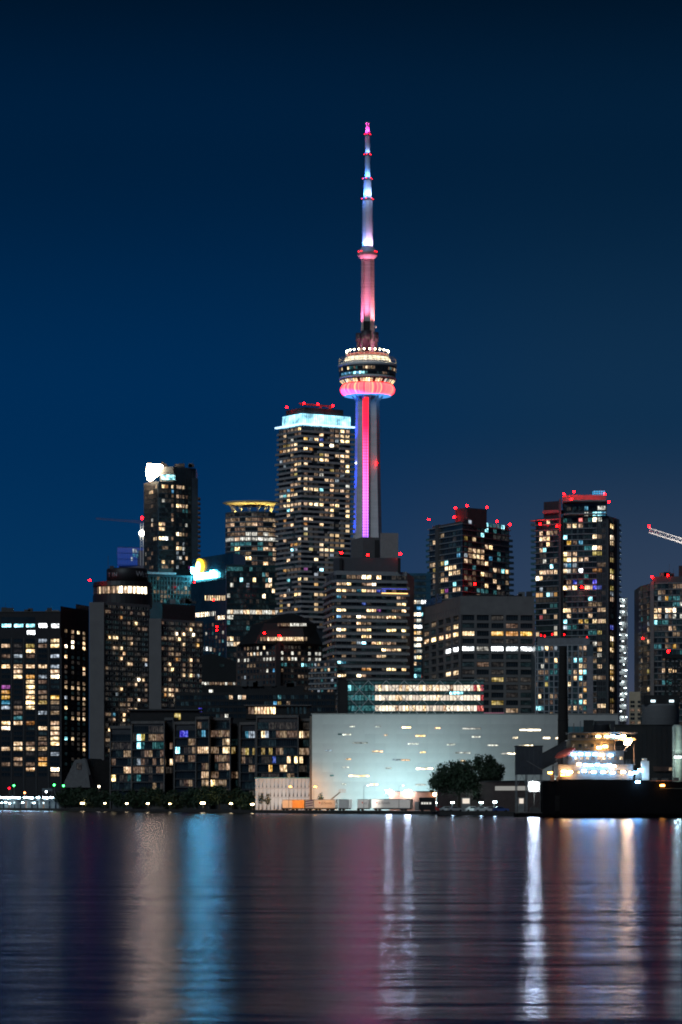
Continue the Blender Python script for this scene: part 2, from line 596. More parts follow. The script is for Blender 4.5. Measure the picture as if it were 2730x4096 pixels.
# three-legged shaft: left-front, right-front and rear wings round a hexagonal core
WING = [math.radians(200), math.radians(-26), math.radians(88)]
def shaft_ring(z, reach, thick, valley):
    pts = []
    for a in WING:
        d = Vector((math.cos(a), math.sin(a))); s = Vector((-d.y, d.x))
        pts += [d * valley - s * thick * .62, d * reach - s * thick * .5, d * reach + s * thick * .5, d * valley + s * thick * .62]
    return [(TX + p.x, DT + p.y, z) for p in pts]
secs = [(GROUND, 29, 7.4, 8.5), (60, 21, 7.0, 8.0), (tz(2420), 13.6, 6.6, 7.6), (tz(2130), 11.3, 6.3, 7.4), (tz(1850), 10.0, 6.0, 7.2), (tz(1590), 9.2, 5.8, 7.0), (tz(1545), 9.2, 5.8, 7.0)]
sb = MB()
rings = [shaft_ring(*q) for q in secs]
nn = len(rings[0])
vs = [p for r in rings for p in r]
fs = [[j * nn + k, j * nn + (k + 1) % nn, (j + 1) * nn + (k + 1) % nn, (j + 1) * nn + k] for j in range(len(rings) - 1) for k in range(nn)]
sb.add(vs, fs)
T.part('shaft', sb, tower_conc)

def strip_material():
    m = bpy.data.materials.new('led_lift_strip')
    nt, b = nodes_of(m)
    b.inputs['Base Color'].default_value = (.02, .02, .02, 1)
    tc = nt.nodes.new('ShaderNodeTexCoord'); sx = nt.nodes.new('ShaderNodeSeparateXYZ')
    nt.links.new(tc.outputs['Generated'], sx.inputs[0])
    r = nt.nodes.new('ShaderNodeValToRGB')
    e = r.color_ramp.elements
    while len(e) < 5:
        e.new(.5)
    for q, (p, c) in zip(e, [(0, (.28, .09, .75, 1)), (.30, (.62, .12, .52, 1)), (.62, (1, .06, .24, 1)), (.80, (1, .008, .055, 1)), (1, (1, .010, .012, 1))]):
        q.position, q.color = p, c
    nt.links.new(sx.outputs['Z'], r.inputs[0])
    nt.links.new(r.outputs[0], b.inputs['Emission Color'])
    b.inputs['Emission Strength'].default_value = 3.8
    m.cycles.emission_sampling = 'FRONT_BACK'
    return m
LED = strip_material()
yv = DT - 8.9
x0, x1 = X(1451.5, DT), X(1475, DT)
z0, z1 = tz(2160), tz(1594)
T.part('lift_shaft', MB().prism([(x0 - .25, yv), (x1 + .4, yv), (x1 + .4, DT - 2), (x0 - .25, DT - 2)], GROUND, z1 + 1.5), tower_conc)
T.part('led_strip', MB().add([(x0 - .2, yv - .25, z0), (x1 - .1, yv - .25, z0), (x1, yv - .25, z1), (x0, yv - .25, z1)], [[0, 1, 2, 3]]), LED, label='glowing lift strip, lavender below turning red near the pod')
gb = MB()
k = 0
while z0 + k * 2.3 < z1:
    gb.box(x0 - .2, x1, yv - .38, yv - .2, z0 + k * 2.3, z0 + k * 2.3 + .28); k += 1
for f in (0, .33, .55, .66, .97):
    xx = x0 + (x1 - x0) * f
    gb.box(xx - .12, xx + .14, yv - .40, yv - .21, z0, z1)
T.part('lift_mullions', gb, CHAR, kind='stuff')

# pod: profile in photo pixels about the axis, bottom to top
def lp(name, pts, m, n=64, label=None, smooth=True, parent=None):
    return T.part(name, MB().lathe((TX, DT), [(max(r, .02) / PM, tz(y)) for r, y in pts], n, smooth=smooth), m, label=label, parent=parent)
def torus_pts(rc, yc, rx, ry, a0, a1, n=18):
    return [(rc + rx * math.cos(math.radians(a0 + (a1 - a0) * i / n)), yc - ry * math.sin(math.radians(a0 + (a1 - a0) * i / n))) for i in range(n + 1)]

def radome_material():
    m = bpy.data.materials.new('lit_radome_fabric')
    nt, b = nodes_of(m)
    b.inputs['Base Color'].default_value = (.5, .1, .1, 1)
    tc = nt.nodes.new('ShaderNodeTexCoord')
    sx = nt.nodes.new('ShaderNodeSeparateXYZ'); nt.links.new(tc.outputs['Object'], sx.inputs[0])
    at = nt.nodes.new('ShaderNodeMath'); at.operation = 'ARCTAN2'
    nt.links.new(sx.outputs['Y'], at.inputs[0]); nt.links.new(sx.outputs['X'], at.inputs[1])
    nz = nt.nodes.new('ShaderNodeTexNoise'); nz.noise_dimensions = '1D'; nz.inputs['Scale'].default_value = 9; nz.inputs['Detail'].default_value = 3
    nt.links.new(at.outputs[0], nz.inputs['W'])
    r = nt.nodes.new('ShaderNodeValToRGB')
    e = r.color_ramp.elements; e.new(.5)
    for q, (p, c) in zip(e, [(.30, (1, .005, .013, 1)), (.50, (1, .018, .022, 1)), (.78, (1, .080, .036, 1))]):
        q.position, q.color = p, c
    nt.links.new(nz.outputs[0], r.inputs[0])
    gz = nt.nodes.new('ShaderNodeSeparateXYZ'); nt.links.new(tc.outputs['Generated'], gz.inputs[0])
    lf = nt.nodes.new('ShaderNodeMapRange'); lf.inputs['From Min'].default_value = .62; lf.inputs['From Max'].default_value = .05
    lf.inputs['To Min'].default_value = 0; lf.inputs['To Max'].default_value = .9
    su = nt.nodes.new('ShaderNodeMath'); su.operation = 'ADD'
    nt.links.new(gz.outputs['X'], su.inputs[0]); nt.links.new(gz.outputs['Z'], su.inputs[1])
    nt.links.new(su.outputs[0], lf.inputs['Value'])
    mx = nt.nodes.new('ShaderNodeMix'); mx.data_type = 'RGBA'
    nt.links.new(lf.outputs[0], mx.inputs['Factor']); nt.links.new(r.outputs[0], mx.inputs['A']); mx.inputs['B'].default_value = (1, .025, .20, 1)
    nt.links.new(mx.outputs['Result'], b.inputs['Emission Color'])
    b.inputs['Emission Strength'].default_value = 12.0
    m.cycles.emission_sampling = 'FRONT_BACK'
    return m
BLUE_RIM = glow('blue_rim_light', (.10, .40, 1.0), 1.0)
cone = mat('pod_soffit', (.30, .28, .30), rough=.7, var=.2)
lp('radome', torus_pts(78, 1560, 30.5, 24.5, 95, -85) + [(70, 1584)], radome_material(), 96, 'swollen ring glowing red and pink under the pod')
lp('blue_ring', [(80, 1585.5), (94, 1585.0), (95, 1583.5), (80, 1583.5)], BLUE_RIM, 96, 'pale blue lit ring below the glowing radome')
lp('soffit', [(42, 1598), (46, 1586), (60, 1574), (79, 1570), (79.5, 1560)], cone, 64)
for k in range(12):
    a = math.radians(k * 30 + 12)
    c, s = math.cos(a), math.sin(a)
    T.part('bracket', MB().bar((TX + c * 8.8, DT + s * 8.8, tz(1607)), (TX + c * 14.5, DT + s * 14.5, tz(1577)), .55), tower_conc)
lp('raked_window_band', [(94, 1541), (112, 1522), (111, 1521)], GLASS, 72, smooth=False)
lp('lower_rim', [(104, 1524), (113, 1520), (113.5, 1514.5), (112, 1511), (100, 1510)], tower_white)
lp('window_band', [(112, 1512), (113, 1500), (113.6, 1490), (114.4, 1479), (114.6, 1472)], tower_dark, 72)
lp('upper_rim', [(113, 1473), (117, 1469), (118, 1463), (114, 1459), (100, 1458)], tower_white)
# windows of the pod
def pod_windows(y0, y1, r0, r1, n, dist, name, w_frac=.86):
    for k in range(n):
        a = 2 * math.pi * (k + .5) / n
        if math.sin(a) > .12:
            continue
        rr, zz = (r0 + r1) / 2 / PM, (tz(y0) + tz(y1)) / 2
        w = 2 * math.pi * rr / n * w_frac
        c = pick(T.seed, dist)
        o = bpy.data.objects.new(name, window_mesh(w, abs(tz(y0) - tz(y1)), 1, FRAME, .12))
        COL.objects.link(o); o.parent = T.o
        o.location = (math.cos(a) * rr, math.sin(a) * rr, zz - GROUND)
        o.rotation_euler = (math.atan2((r1 - r0) / PM, abs(tz(y1) - tz(y0))) if r1 != r0 else 0, 0, a + math.pi / 2)
        o.material_slots[1].link = 'OBJECT'
        o.material_slots[1].material = code_mat(c)
pod_windows(1540, 1523, 96.5, 112.5, 64, [('w', .3), ('c', .3), ('q', .12), ('g', .13)], 'window')
pod_windows(1490, 1478, 114.2, 114.8, 72, [('c', .14), ('d', .3), ('g', .1), ('w', .06)], 'window')
for k, c in enumerate(['b', 'b', 'b', 'b', 'b', 'g', 'B', 'b', 'B', 'B', 'g', 'k', 'k', 'k', 't', 't', 'd', 'd', 't']):
    a = math.radians(206 + k * 6.1)
    rr = 113.2 / PM
    o = bpy.data.objects.new('window', window_mesh(2.1, 2.0, 1, FRAME, .12)); COL.objects.link(o); o.parent = T.o
    o.location = (math.cos(a) * rr, math.sin(a) * rr, tz(1504) - GROUND); o.rotation_euler = (0, 0, a + math.pi / 2)
    o.material_slots[1].link = 'OBJECT'; o.material_slots[1].material = code_mat(c)
# roof of the pod, washed by its ring of lamps
lp('roof_slope', [(112, 1459), (96, 1449), (90, 1437), (82, 1429), (80, 1428)], tower_white, 72, 'cream sloping roof of the pod under the lamps')
lp('parapet', [(80, 1430), (82.5, 1428), (81.5, 1419), (78, 1419)], mat('red_parapet', (.42, .10, .10), rough=.6), 72)
lp('roof_deck', [(78, 1421), (30, 1419)], CONC_D, 48)
EDGE = mat('edge_walk_rail', (.25, .22, .16), rough=.5)
for k in range(40):
    a = 2 * math.pi * k / 40
    c, s = math.cos(a), math.sin(a)
    if s > .25:
        continue
    eb = MB()
    P = lambda r, y: (TX + c * r / PM, DT + s * r / PM, tz(y))
    eb.bar(P(113, 1459), P(116, 1448), .16); eb.bar(P(116, 1448), P(112, 1436), .16)
    T.part('rail_post', eb, EDGE)
for y in (1436.5, 1448):
    T.part('rail', MB().lathe((TX, DT), [((112 if y < 1440 else 116) / PM, tz(y)), ((112.6 if y < 1440 else 116.6) / PM, tz(y) + .12), ((112 if y < 1440 else 116) / PM, tz(y) + .3)], 72, closed=True), EDGE)
lamp_hot = glow('roof_lamp', (1.0, .84, .50), 40.0)
for k in range(24):
    a = 2 * math.pi * (k + .35) / 24
    c, s = math.cos(a), math.sin(a)
    if s > .3:
        continue
    r = 84.5 / PM
    x, y = TX + c * r, DT + s * r
    lpst = T.part('lamp_post', MB().bar((x, y, tz(1434)), (x, y, tz(1409)), .16), tower_white)
    T.part('lamp_head', MB().ball((x, y, tz(1407)), .55), lamp_hot, parent=lpst)
ring_strip = glow('roof_wash_strip', (1.0, .80, .50), 30.0)
for k in range(12):
    a = math.radians(178 + k * 16.7)
    T.lamp('POINT', (TX + math.cos(a) * 101 / PM, DT + math.sin(a) * 101 / PM, tz(1436)), 520, (1.0, .82, .52), .3)
# equipment drums and shaft above the pod
for dx, dy, r, y0, y1, m in ((-5, -16, 20.5, 1362, 1326, tower_dark), (-33, 4, 14, 1366, 1333, tower_dark), (30, 4, 14, 1366, 1330, tower_dark), (0, 20, 20, 1362, 1328, tower_dark)):
    c = (TX + dx / PM, DT + dy / PM)
    T.part('equipment_drum', MB().lathe(c, [((r - 5) / PM, tz(1421)), ((r - 4) / PM, tz(y0 + 1)), (r / PM, tz(y0)), (r / PM, tz(y1)), ((r - 3) / PM, tz(y1) + .2)], 28), mat('equipment_drum', (.05, .04, .055), rough=.5))
T.part('dish', MB().lathe((TX + 32.5 / PM, DT - 2), [(.2, tz(1315)), (.75, tz(1313)), (.8, tz(1307)), (.3, tz(1303))], 12), tower_white)
ub = MB()
def upper_ring(y, k):
    q = []
    for (px, py) in ((-26, -5), (-17, -19), (-16.5, -10), (9, -10), (10, -19), (26, -5), (20, 22), (-20, 22)):
        q.append((TX + (px + 1) * k / PM, DT + py * k / PM, tz(y)))
    return q
rs = [upper_ring(1421, 1.04), upper_ring(1320, 1.03), upper_ring(1036, .98)]
nn = 8
ub.add([p for r in rs for p in r], [[j * nn + i, j * nn + (i + 1) % nn, (j + 1) * nn + (i + 1) % nn, (j + 1) * nn + i] for j in range(2) for i in range(nn)])
T.part('upper_shaft', ub, mat('upper_shaft_concrete', (.45, .42, .42), rough=.85, var=.30, scale=.10, stretch=(.6, .6, 9)))
T.part('dark_recess', MB().box(X(1456, DT), X(1481, DT), DT - 2.5, DT - 2.2 + .9, tz(1322), tz(1286)), BLACK)
# small observation ring below the antenna
lp('sky_pod', [(27, 1037), (33, 1030), (39, 1022), (39, 1010), (37, 1007), (30, 999), (22, 987)], mat('sky_pod_grey', (.42, .40, .42), rough=.5), 48, 'small bulging upper pod at the foot of the antenna')
for k in range(40):
    a = 2 * math.pi * (k + .5) / 40
    if math.sin(a) > .1:
        continue
    o = bpy.data.objects.new('window', window_mesh(.75, 1.5, 1, FRAME_L, .1)); COL.objects.link(o); o.parent = T.o
    rr = 39.4 / PM
    o.location = (math.cos(a) * rr, math.sin(a) * rr, tz(1020) - GROUND); o.rotation_euler = (0, 0, a + math.pi / 2)
# antenna, stepped sections with lamp collars
ant = mat('antenna_white', (.42, .43, .47), rough=.5, var=.1, scale=.1, stretch=(1, 1, 4))
for y0, y1, r0, r1 in ((990, 800, 21.5, 20.5), (788, 716, 15.8, 15.2), (710, 620, 10.6, 10.2), (614, 540, 10, 9.4), (531, 497, 9, 7.5)):
    T.part('mast_section', MB().lathe((TX, DT), [(r0 / PM, tz(y0)), (r1 / PM, tz(y1))], 10, smooth=False), ant)
lp('mast_cap', [(7, 498), (10, 494), (10, 490), (5, 489)], ant, 16)
for y, r in ((795, 22.5), (714, 18.5), (617, 12.5), (536, 11)):
    lp('collar', [(r - 3, y + 8), (r, y + 5), (r, y - 2), (r - 3, y - 4)], CHAR, 16)
    for k in range(6):
        a = math.radians(k * 60 + 15)
        T.part('collar_beacon', MB().ball((TX + math.cos(a) * (r + 1.5) / PM, DT + math.sin(a) * (r + 1.5) / PM, tz(y + 1)), .34), RED_S)
for k in range(4):
    a = math.radians([205, 232, -42, -20][k])
    T.part('collar_beacon', MB().ball((TX + math.cos(a) * 40 / PM, DT + math.sin(a) * 40 / PM, tz(1009)), .42), RED_S)
# floodlights built into the tower
for k in range(5):
    a = math.radians(-162 + k * 36)
    p = (TX + math.cos(a) * 10.0, DT + math.sin(a) * 10.0, tz(1327))
    T.lamp('SPOT', p, 130000, (1.0, .17, .40) if k < 3 else (1.0, .28, .32), .6, (TX, DT, tz(1070)), 46, 1.0)
for k in range(4):
    a = math.radians(-150 + k * 40)
    r = 37 / PM
    T.lamp('SPOT', (TX + math.cos(a) * r, DT + math.sin(a) * r, tz(1001)), 28000, [(.05, .22, 1), (.55, .52, 1), (.95, .52, .95), (.9, .55, .9)][k], .3, (TX, DT, tz(880)), 70)
for y, r, e, colr in ((709, 24, 1500, (.20, .45, 1)), (784, 32, 3600, (.38, .55, 1)), (611, 18, 330, (.35, .5, 1)), (529, 15, 1300, (1, .03, .42))):
    for k in range(4):
        a = math.radians(-150 + k * 40)
        T.lamp('POINT', (TX + math.cos(a) * r / PM, DT + math.sin(a) * r / PM, tz(y - 6)), e * (2.8 if k < 1 else 1.2), (.02, .2, 1) if k < 1 and y > 550 else colr, .25)
for zz in (1700, 1900, 2080):                            # blue wash up the side of the left leg
    T.lamp('SPOT', (TX - 34, DT + 6, tz(zz + 100)), 110000, (.0, .06, 1.0), .8, (TX - 8, DT, tz(zz - 60)), 70)
for k in range(3):  # pink points added to tint the drums; no fixture there
    a = math.radians(-140 + k * 50)
    T.lamp('POINT', (TX + math.cos(a) * 12.5, DT + math.sin(a) * 12.5, tz(1392)), 1500, (1, .12, .45), .3)
beacon(1508, 1852, DT - 9, 'red beacon on the right leg of the tall tower', z0=tz(1858))
T.part('white_beacon', MB().ball((X(1425, DT), DT - 4, tz(1854)), .6), glow('white_beacon', (.9, 1, 1), 12))

# ------------------------------------------------------------------ buildings, from the right of the tower outwards
APT = [('W', .03), ('w', .05), ('c', .09), ('d', .13), ('e', .2), ('p', .03), ('o', .02), ('g', .05), ('y', .02)]
DARKISH = [('w', .006), ('c', .012), ('d', .025), ('e', .07), ('g', .02), ('t', .12)]

def rows_z(F, px, y0, pitch, n):
    return [F.z(px, y0 + pitch * k) for k in range(n)]
def cols_u(F, p0, p1, n):
    u0, u1 = F.u(p0), F.u(p1)
    return [u0 + (u1 - u0) * (k + .5) / n for k in range(n)]
def fins(t, F, us, z0, z1, w, m, o1=.35, name='pier'):
    for u in us:
        t.part(name, F.box(MB(), u - w / 2, u + w / 2, z0, z1, -.1, o1), m)
def bands(t, F, u0, u1, zs, h, m, o1=.4, name='spandrel'):
    for z in zs:
        t.part(name, F.box(MB(), u0, u1, z - h / 2, z + h / 2, -.12, o1), m)

# ---- broad office block with a grid of deep-set windows and a newspaper's name
def office_grid():
    dl, dc, dr = 1372, 1300, 1303
    l, c, r = XY(1692, dl), XY(1843, dc), XY(2138, dr)
    t = Thing('office_block', 'broad grey office block with deep grid windows, one storey brightly lit white', 'building', (c.x, c.y, GROUND))
    FL, FR = Face(l, c), Face(c, r)
    zt = Z(2384, dc)
    m = mat('office_cladding', (.15, .142, .14), rough=.85, var=.15, scale=.3)
    core = [p for p in quad_from(l, c, r)]
    cen = sum(core, Vector((0, 0))) / 4
    inner = [cen + (p - cen) * .985 for p in core]
    block(t, 'core_wall', inner, GROUND, zt - 6, BLACK)
    block(t, 'parapet_wall', core, Z(2458, dc), zt, m)
    zrow = [FR.z(1990, 2300 + y * .3189) for y in (540, 637, 735, 830, 925, 1025, 1122, 1218, 1312, 1410, 1506, 1602, 1700)]
    ztop_row = FR.z(1900, 2300 + 435 * .3189)
    pitch = zrow[0] - zrow[1]
    ur = [FR.u(x) for x in (1874, 1932, 1991, 2049, 2106)]
    ul = [FL.u(1650 + x * .3189) for x in (184, 273, 365, 455, 545)]
    fins(t, FR, [FR.u(x) for x in (1845.5, 1903, 1961, 2020, 2078, 2135.5)], GROUND, Z(2456, dc), 1.05, m)
    wl_ = ul[1] - ul[0]
    fins(t, FL, [ul[0] - wl_ / 2 + k * wl_ for k in range(6)], GROUND, Z(2456, dc), wl_ * .26, m)
    zb = [ztop_row - pitch * .5 + 0] + [z - pitch * .5 for z in zrow]
    for F, u0, u1 in ((FR, 0, FR.L), (FL, 0, FL.L)):
        bands(t, F, u0, u1, zb + [zb[-1] - pitch * k for k in range(1, 7)], 1.15, m, .30)
    for u in ur[:2]:
        put_window(t, FR, u, ztop_row, 5.0, 2.1, lit('W' if u == ur[1] else 'w'), 3, out=-.25)
    for F, us, w, n in ((FR, ur, 5.1, 5), (FL, ul, wl_ * .72, 2)):
        for j, z in enumerate(zrow):
            for i, u in enumerate(us):
                cde = pick(t.seed, [('d', .05), ('e', .2), ('t', .2)])
                if F is FR:
                    cde = {(2, 0): 'd', (2, 2): 'o', (2, 3): 'o', (2, 4): 'o', (2, 1): 'k', (4, 0): 'h', (4, 1): 'q', (4, 2): 'h', (4, 3): 'h', (4, 4): 'h', (1, 3): 'd', (0, 2): 'e',
                           (3, 2): 'e', (3, 3): 'e', (8, 2): 'y', (8, 1): 'e', (8, 3): 'e', (8, 4): 'e', (11, 2): 'y', (10, 3): 'e', (12, 3): 'd', (2, 0): 'c'}.get((j, i), cde)
                else:
                    cde = {(2, 0): 'w', (2, 1): 'w', (2, 2): 'w', (2, 3): 'w', (2, 4): 'w', (4, 3): 'h', (4, 4): 'h', (1, 3): 'd', (1, 4): 'c', (7, 3): 'c', (7, 4): 'c', (8, 3): 'd'}.get((j, i), cde)
                put_window(t, F, u, z, w, pitch * .56, code_mat(cde), n, out=-.25)
    for i, u in enumerate(ul):
        put_window(t, FL, u, ztop_row, wl_ * .72, 2.1, lit('W' if i > 2 else 'w'), 2, out=-.1)
    # the paper's name, unlit, on the side parapet
    cu = bpy.data.curves.new('name_lettering', 'FONT'); cu.body = 'Toronto Star'; cu.size = 6.3; cu.extrude = .12
    tmp = bpy.data.objects.new('tmp', cu); COL.objects.link(tmp)
    me = bpy.data.meshes.new_from_object(tmp); bpy.data.objects.remove(tmp)
    o = bpy.data.objects.new('name_lettering', me); COL.objects.link(o)
    me.materials.clear(); me.materials.append(mat('blue_lettering', (.05, .12, .25), rough=.4))
    o.parent = t.o
    o.rotation_euler = (math.pi / 2, 0, FL.ang)
    w = max(v.co.x for v in me.vertices)
    o.scale = (FL.L * .52 / w, 1, 1)
    o.location = FL.p(FL.L * .03, Z(2432, dl), .2) - t.loc
    finish(t)
    # roof plant
    block(t, 'roof_plant', [XY(1868, 1310), XY(1995, 1310), XY(1995, 1330), XY(1868, 1330)], zt - .5, zt + 1.2, BLACK)
    block(t, 'roof_plant', [XY(2030, 1312), XY(2085, 1312), XY(2085, 1330), XY(2030, 1330)], zt - .5, zt + 1.0, BLACK)
    t.part('billboard', FR.box(MB(), FR.u(1936), FR.u(2016), Z(2868, 1300), Z(2850, 1300), .6, 1.2), glow('pink_billboard', (.75, .28, .42), .30), label='small pink lit billboard beside the glass hall')
office_grid()

# ---- tower with beacons beyond the office block
def condo_a():
    D = 1520
    l, c, r = XY(1718, D + 34), XY(1851, D), XY(2038, D + 40)
    t = Thing('condominium_tower', 'dark glass condominium tower with thin pale floor lines and many red roof beacons', 'building', (c.x, c.y, GROUND), 'condominium towers')
    FL, FR = Face(l, c), Face(c, r)
    zt = Z(2088, D)
    block(t, 'glass_wall', quad_from(l, c, r), GROUND, zt - 1, mat('blue_black_glass', (.035, .058, .070), rough=.3, var=.5, scale=.1))
    zs = [FR.z(1851, 2010 + 330 * .2551 + 22.6 * k) for k in range(17)]
    wing = [c + (l - c) * 1.0 + FL.n * 1.0, c + FL.n * 1.0 + FR.n * 1.0, c + (r - c) + FR.n * 1.0, r + FR.n * -2, c - FL.n * 2 - FR.n * 2, l - FL.n * 2]
    for k, z in enumerate(zs):
        t.part('floor_slab', MB().prism([(p.x, p.y) for p in wing], z - .22, z + .22), BALC_D)
    tooth = mat('green_glass_rail', (.05, .14, .15), rough=.2)
    for k in range(2, 17):
        F = FR
        t.part('balcony', F.box(MB(), F.L - .3, F.L + (2.3 if k < 5 else 3.4), zs[k] - .1, zs[k] + 1.1, -6, .8), tooth)
        if k > 1:
            t.part('balcony', FL.box(MB(), -2.6 if k < 7 else -1.4, .3, zs[k] - .1, zs[k] + 1.1, -5, .6), tooth)
    t.part('end_pier', FL.box(MB(), FL.u(1752), FL.u(1764), GROUND, zt + .6, -.1, 1.5), CONC_D)
    lits = L('P1', '700 580 y,800 590 c,1005 690 c,1090 690 w,590 840 B,650 835 p,770 840 c,870 845 c,970 850 w,1090 840 b,630 920 p,700 920 c,740 930 d,870 955 d,1010 945 w,1150 1040 c,1220 1040 w,1370 1060 w,1290 1050 B,960 1110 w,990 1120 d,1200 1110 d,1160 1200 c,760 1270 d,1010 1280 w,1220 1290 c,1300 1255 d,1390 1400 w,1290 430 B,1010 390 B,1070 390 g,1140 410 g,950 490 B,1010 470 B,1150 480 g,770 300 p')
    ll = L('P1', '320 945 y,370 940 B,380 1030 c,300 1110 d,470 1100 c,310 1200 c,410 1195 c,230 1210 d,520 1265 B,510 1350 c,370 1380 m,300 1390 y,370 1455 c,400 1440 d,180 615 c,180 970 c,180 1060 y,180 1140 d,560 840 g,610 840 b')
    zc = [z - 1.45 for z in zs[:-1]] + [zs[-1] - 1.4]
    zc = [zs[0] + 1.3] + zc
    fill(t, FR, cols_u(FR, 1855, 2036, 11), zc, 3.2, 2.0, lits, DARKISH, 3, out=.05)
    fill(t, FL, [FL.u(x) for x in (1727, 1740, 1772, 1788, 1804, 1820, 1836)], zc[2:], 3.6, 2.0, ll, DARKISH, 2, out=.05)
    block(t, 'plant_room', [XY(1822, D + 12), XY(1870, D + 6), XY(1948, D + 14), XY(1948, D + 30), XY(1822, D + 30)], zt - 2, Z(2034, D + 10), mat('red_lit_plant', (.05, .04, .045), rough=.8))
    block(t, 'roof_parapet', [c + (l - c) * .9, c, c + (r - c) * .97, c + (r - c) * .97 + (l - c) * .6, c + (l - c) * .9 + (r - c) * .5], zt - 1.2, zt + .5, CONC_D)
    finish(t)
    for px, py, dd, lb in ((1823, 2031, 12, 'at the near-left corner of the tower plant room'), (1869, 2023, 8, 'on the middle of the tower plant room roof'), (1948, 2029, 15, 'at the right end of the tower plant room roof')):
        beacon(px, py, D + dd, 'red beacon ' + lb)
    beacon(1716, 2078, D + 32, 'red beacon on the far left parapet of the glass condominium tower')
    beacon(1819, 2068, D + 9, 'red beacon left of the plant room, on the lower roof edge')
    beacon(1920, 2082, D + 12, 'red beacon on the roof edge below the plant room')
    beacon(1989, 2085, D + 27, 'red beacon midway along the right roof edge')
    beacon(2040, 2098, D + 38, 'twin red beacon at the right roof corner', size=1.25)
    beacon(1901, 2335, D - 3, 'red beacon low on the glass tower, just above the office roof', z0=Z(2385, D - 3))
condo_a()

# ---- the taller condominium tower at the right
def condo_b():
    D = 1500
    t = Thing('condominium_tower', 'tall condominium tower with red-washed roof and a bright blue rooftop box', 'building', (X(2300, D), D, GROUND), 'condominium towers')
    gl = mat('blue_black_glass', (.035, .058, .070))
    cw = mat('grey_fin_concrete', (.10, .10, .115), rough=.8, var=.15)
    l, c, r, e = XY(2144, D + 14), XY(2240, D + 6), XY(2430, D - 4), XY(2479, D + 16)
    FLt, FC, FR = Face(l, c), Face(XY(2253, D + 2), r), Face(r, e)
    zsh = Z(2066, D)
    block(t, 'glass_wall', [l, c, XY(2253, D + 2), r, e, XY(2479, D + 55), XY(2144, D + 55)], GROUND, zsh, gl)
    block(t, 'upper_storeys', [XY(2253, D + 3), XY(2429, D - 3), XY(2429, D + 34), XY(2253, D + 34)], zsh, Z(2012, D), gl)
    block(t, 'upper_storeys', [XY(2176, D + 13), XY(2238, D + 7), XY(2238, D + 34), XY(2176, D + 34)], zsh, Z(1998, D), CHAR)
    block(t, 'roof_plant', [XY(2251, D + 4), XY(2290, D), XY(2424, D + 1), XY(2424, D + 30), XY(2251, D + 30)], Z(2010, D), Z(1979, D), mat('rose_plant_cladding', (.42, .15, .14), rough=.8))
    t.part('blade_wall', MB().prism([tuple(XY(2236, D + 3)), tuple(XY(2246, D - 1)), tuple(XY(2246, D + 20)), tuple(XY(2236, D + 20))], GROUND, Z(1996, D)), cw)
    t.part('blade_wall', MB().prism([tuple(XY(2249.5, D + 1)), tuple(XY(2255, D - 1)), tuple(XY(2255, D + 20)), tuple(XY(2249.5, D + 20))], GROUND, Z(2060, D)), cw)
    for y, p0, p1, dd in ((2008, 2256, 2428, -5), (2060, 2252, 2429, -5)):
        t.part('roof_slab', MB().prism([tuple(XY(p0, D + 2 + dd)), tuple(XY(2285, D - 2 + dd)), tuple(XY(p1, D - 3 + dd)), tuple(XY(p1, D + 25)), tuple(XY(p0, D + 25))], Z(y + 2, D), Z(y - 2, D)), BALC_D)
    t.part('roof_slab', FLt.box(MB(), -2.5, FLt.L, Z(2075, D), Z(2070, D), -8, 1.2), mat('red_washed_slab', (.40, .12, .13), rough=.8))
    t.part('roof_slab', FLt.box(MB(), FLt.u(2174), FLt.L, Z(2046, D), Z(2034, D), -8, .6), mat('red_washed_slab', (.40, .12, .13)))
    zs = [Z(2069 + 22.55 * k, D) for k in range(36)]
    for k, z in enumerate(zs[1:]):
        t.part('floor_slab', FC.box(MB(), 0, FC.u(2388), z - .17, z + .17, -.2, .7 + .5 * math.sin(k * .0)), BALC_D)
        t.part('floor_slab', FLt.box(MB(), -.5, FLt.L - .4, z - .17, z + .17, -.2, .7), BALC_D)
        t.part('balcony', FR.box(MB(), FR.L - .4, FR.L + 2.2, z - .1, z + 1.0, -3, .3), mat('green_glass_rail', (.05, .14, .15)))
        t.part('balcony', FLt.box(MB(), -2.6 if k < 20 else -.8, .3, z - .1, z + 1.0, -3, .5), mat('green_glass_rail', (.05, .14, .15)))
    for x in (2389, 2396, 2403, 2411, 2418, 2426):
        t.part('mullion', FC.box(MB(), FC.u(x) - .12, FC.u(x) + .12, GROUND, Z(2066, D), 0, .55), cw)
    for f in (.02, .16, .30, .44, .58, .72):
        t.part('mullion', FR.box(MB(), FR.L * f - .12, FR.L * f + .12, GROUND, Z(2066, D), 0, .5), cw)
    zc = [(zs[k] + zs[k + 1]) / 2 for k in range(35)]
    lc = L('P2', '1050 600 W,1130 600 q,960 580 g,600 670 c,720 680 c,820 580 r,1050 895 c,1130 900 d,570 880 B,590 975 o,720 970 d,830 970 b,1060 1070 W,1130 1080 w,930 1070 g,580 1150 w,620 1150 c,700 1140 W,740 1140 c,1060 1180 y,1130 1180 y,600 1240 w,680 1230 c,540 1340 p,640 1360 b,720 1310 p,560 1430 c,620 1430 q,720 1430 d,820 1430 h,1050 1450 o,1120 1450 o,590 1620 c,820 1630 g,700 1610 u,1050 1620 u,560 1720 w,590 1720 c,720 1710 w,930 1730 c,1060 1720 u,1130 1720 u,1000 1870 B,600 2080 c,560 2080 w,730 2070 d,1130 2070 c,980 2000 d,980 2190 c,920 2260 y,790 2260 o,1120 2270 c,1060 2260 c,570 2340 B,490 1240 y,980 1250 k,900 345 b,1110 350 q,1200 350 q,900 470 q,1060 460 B,1120 450 B,1190 470 b')
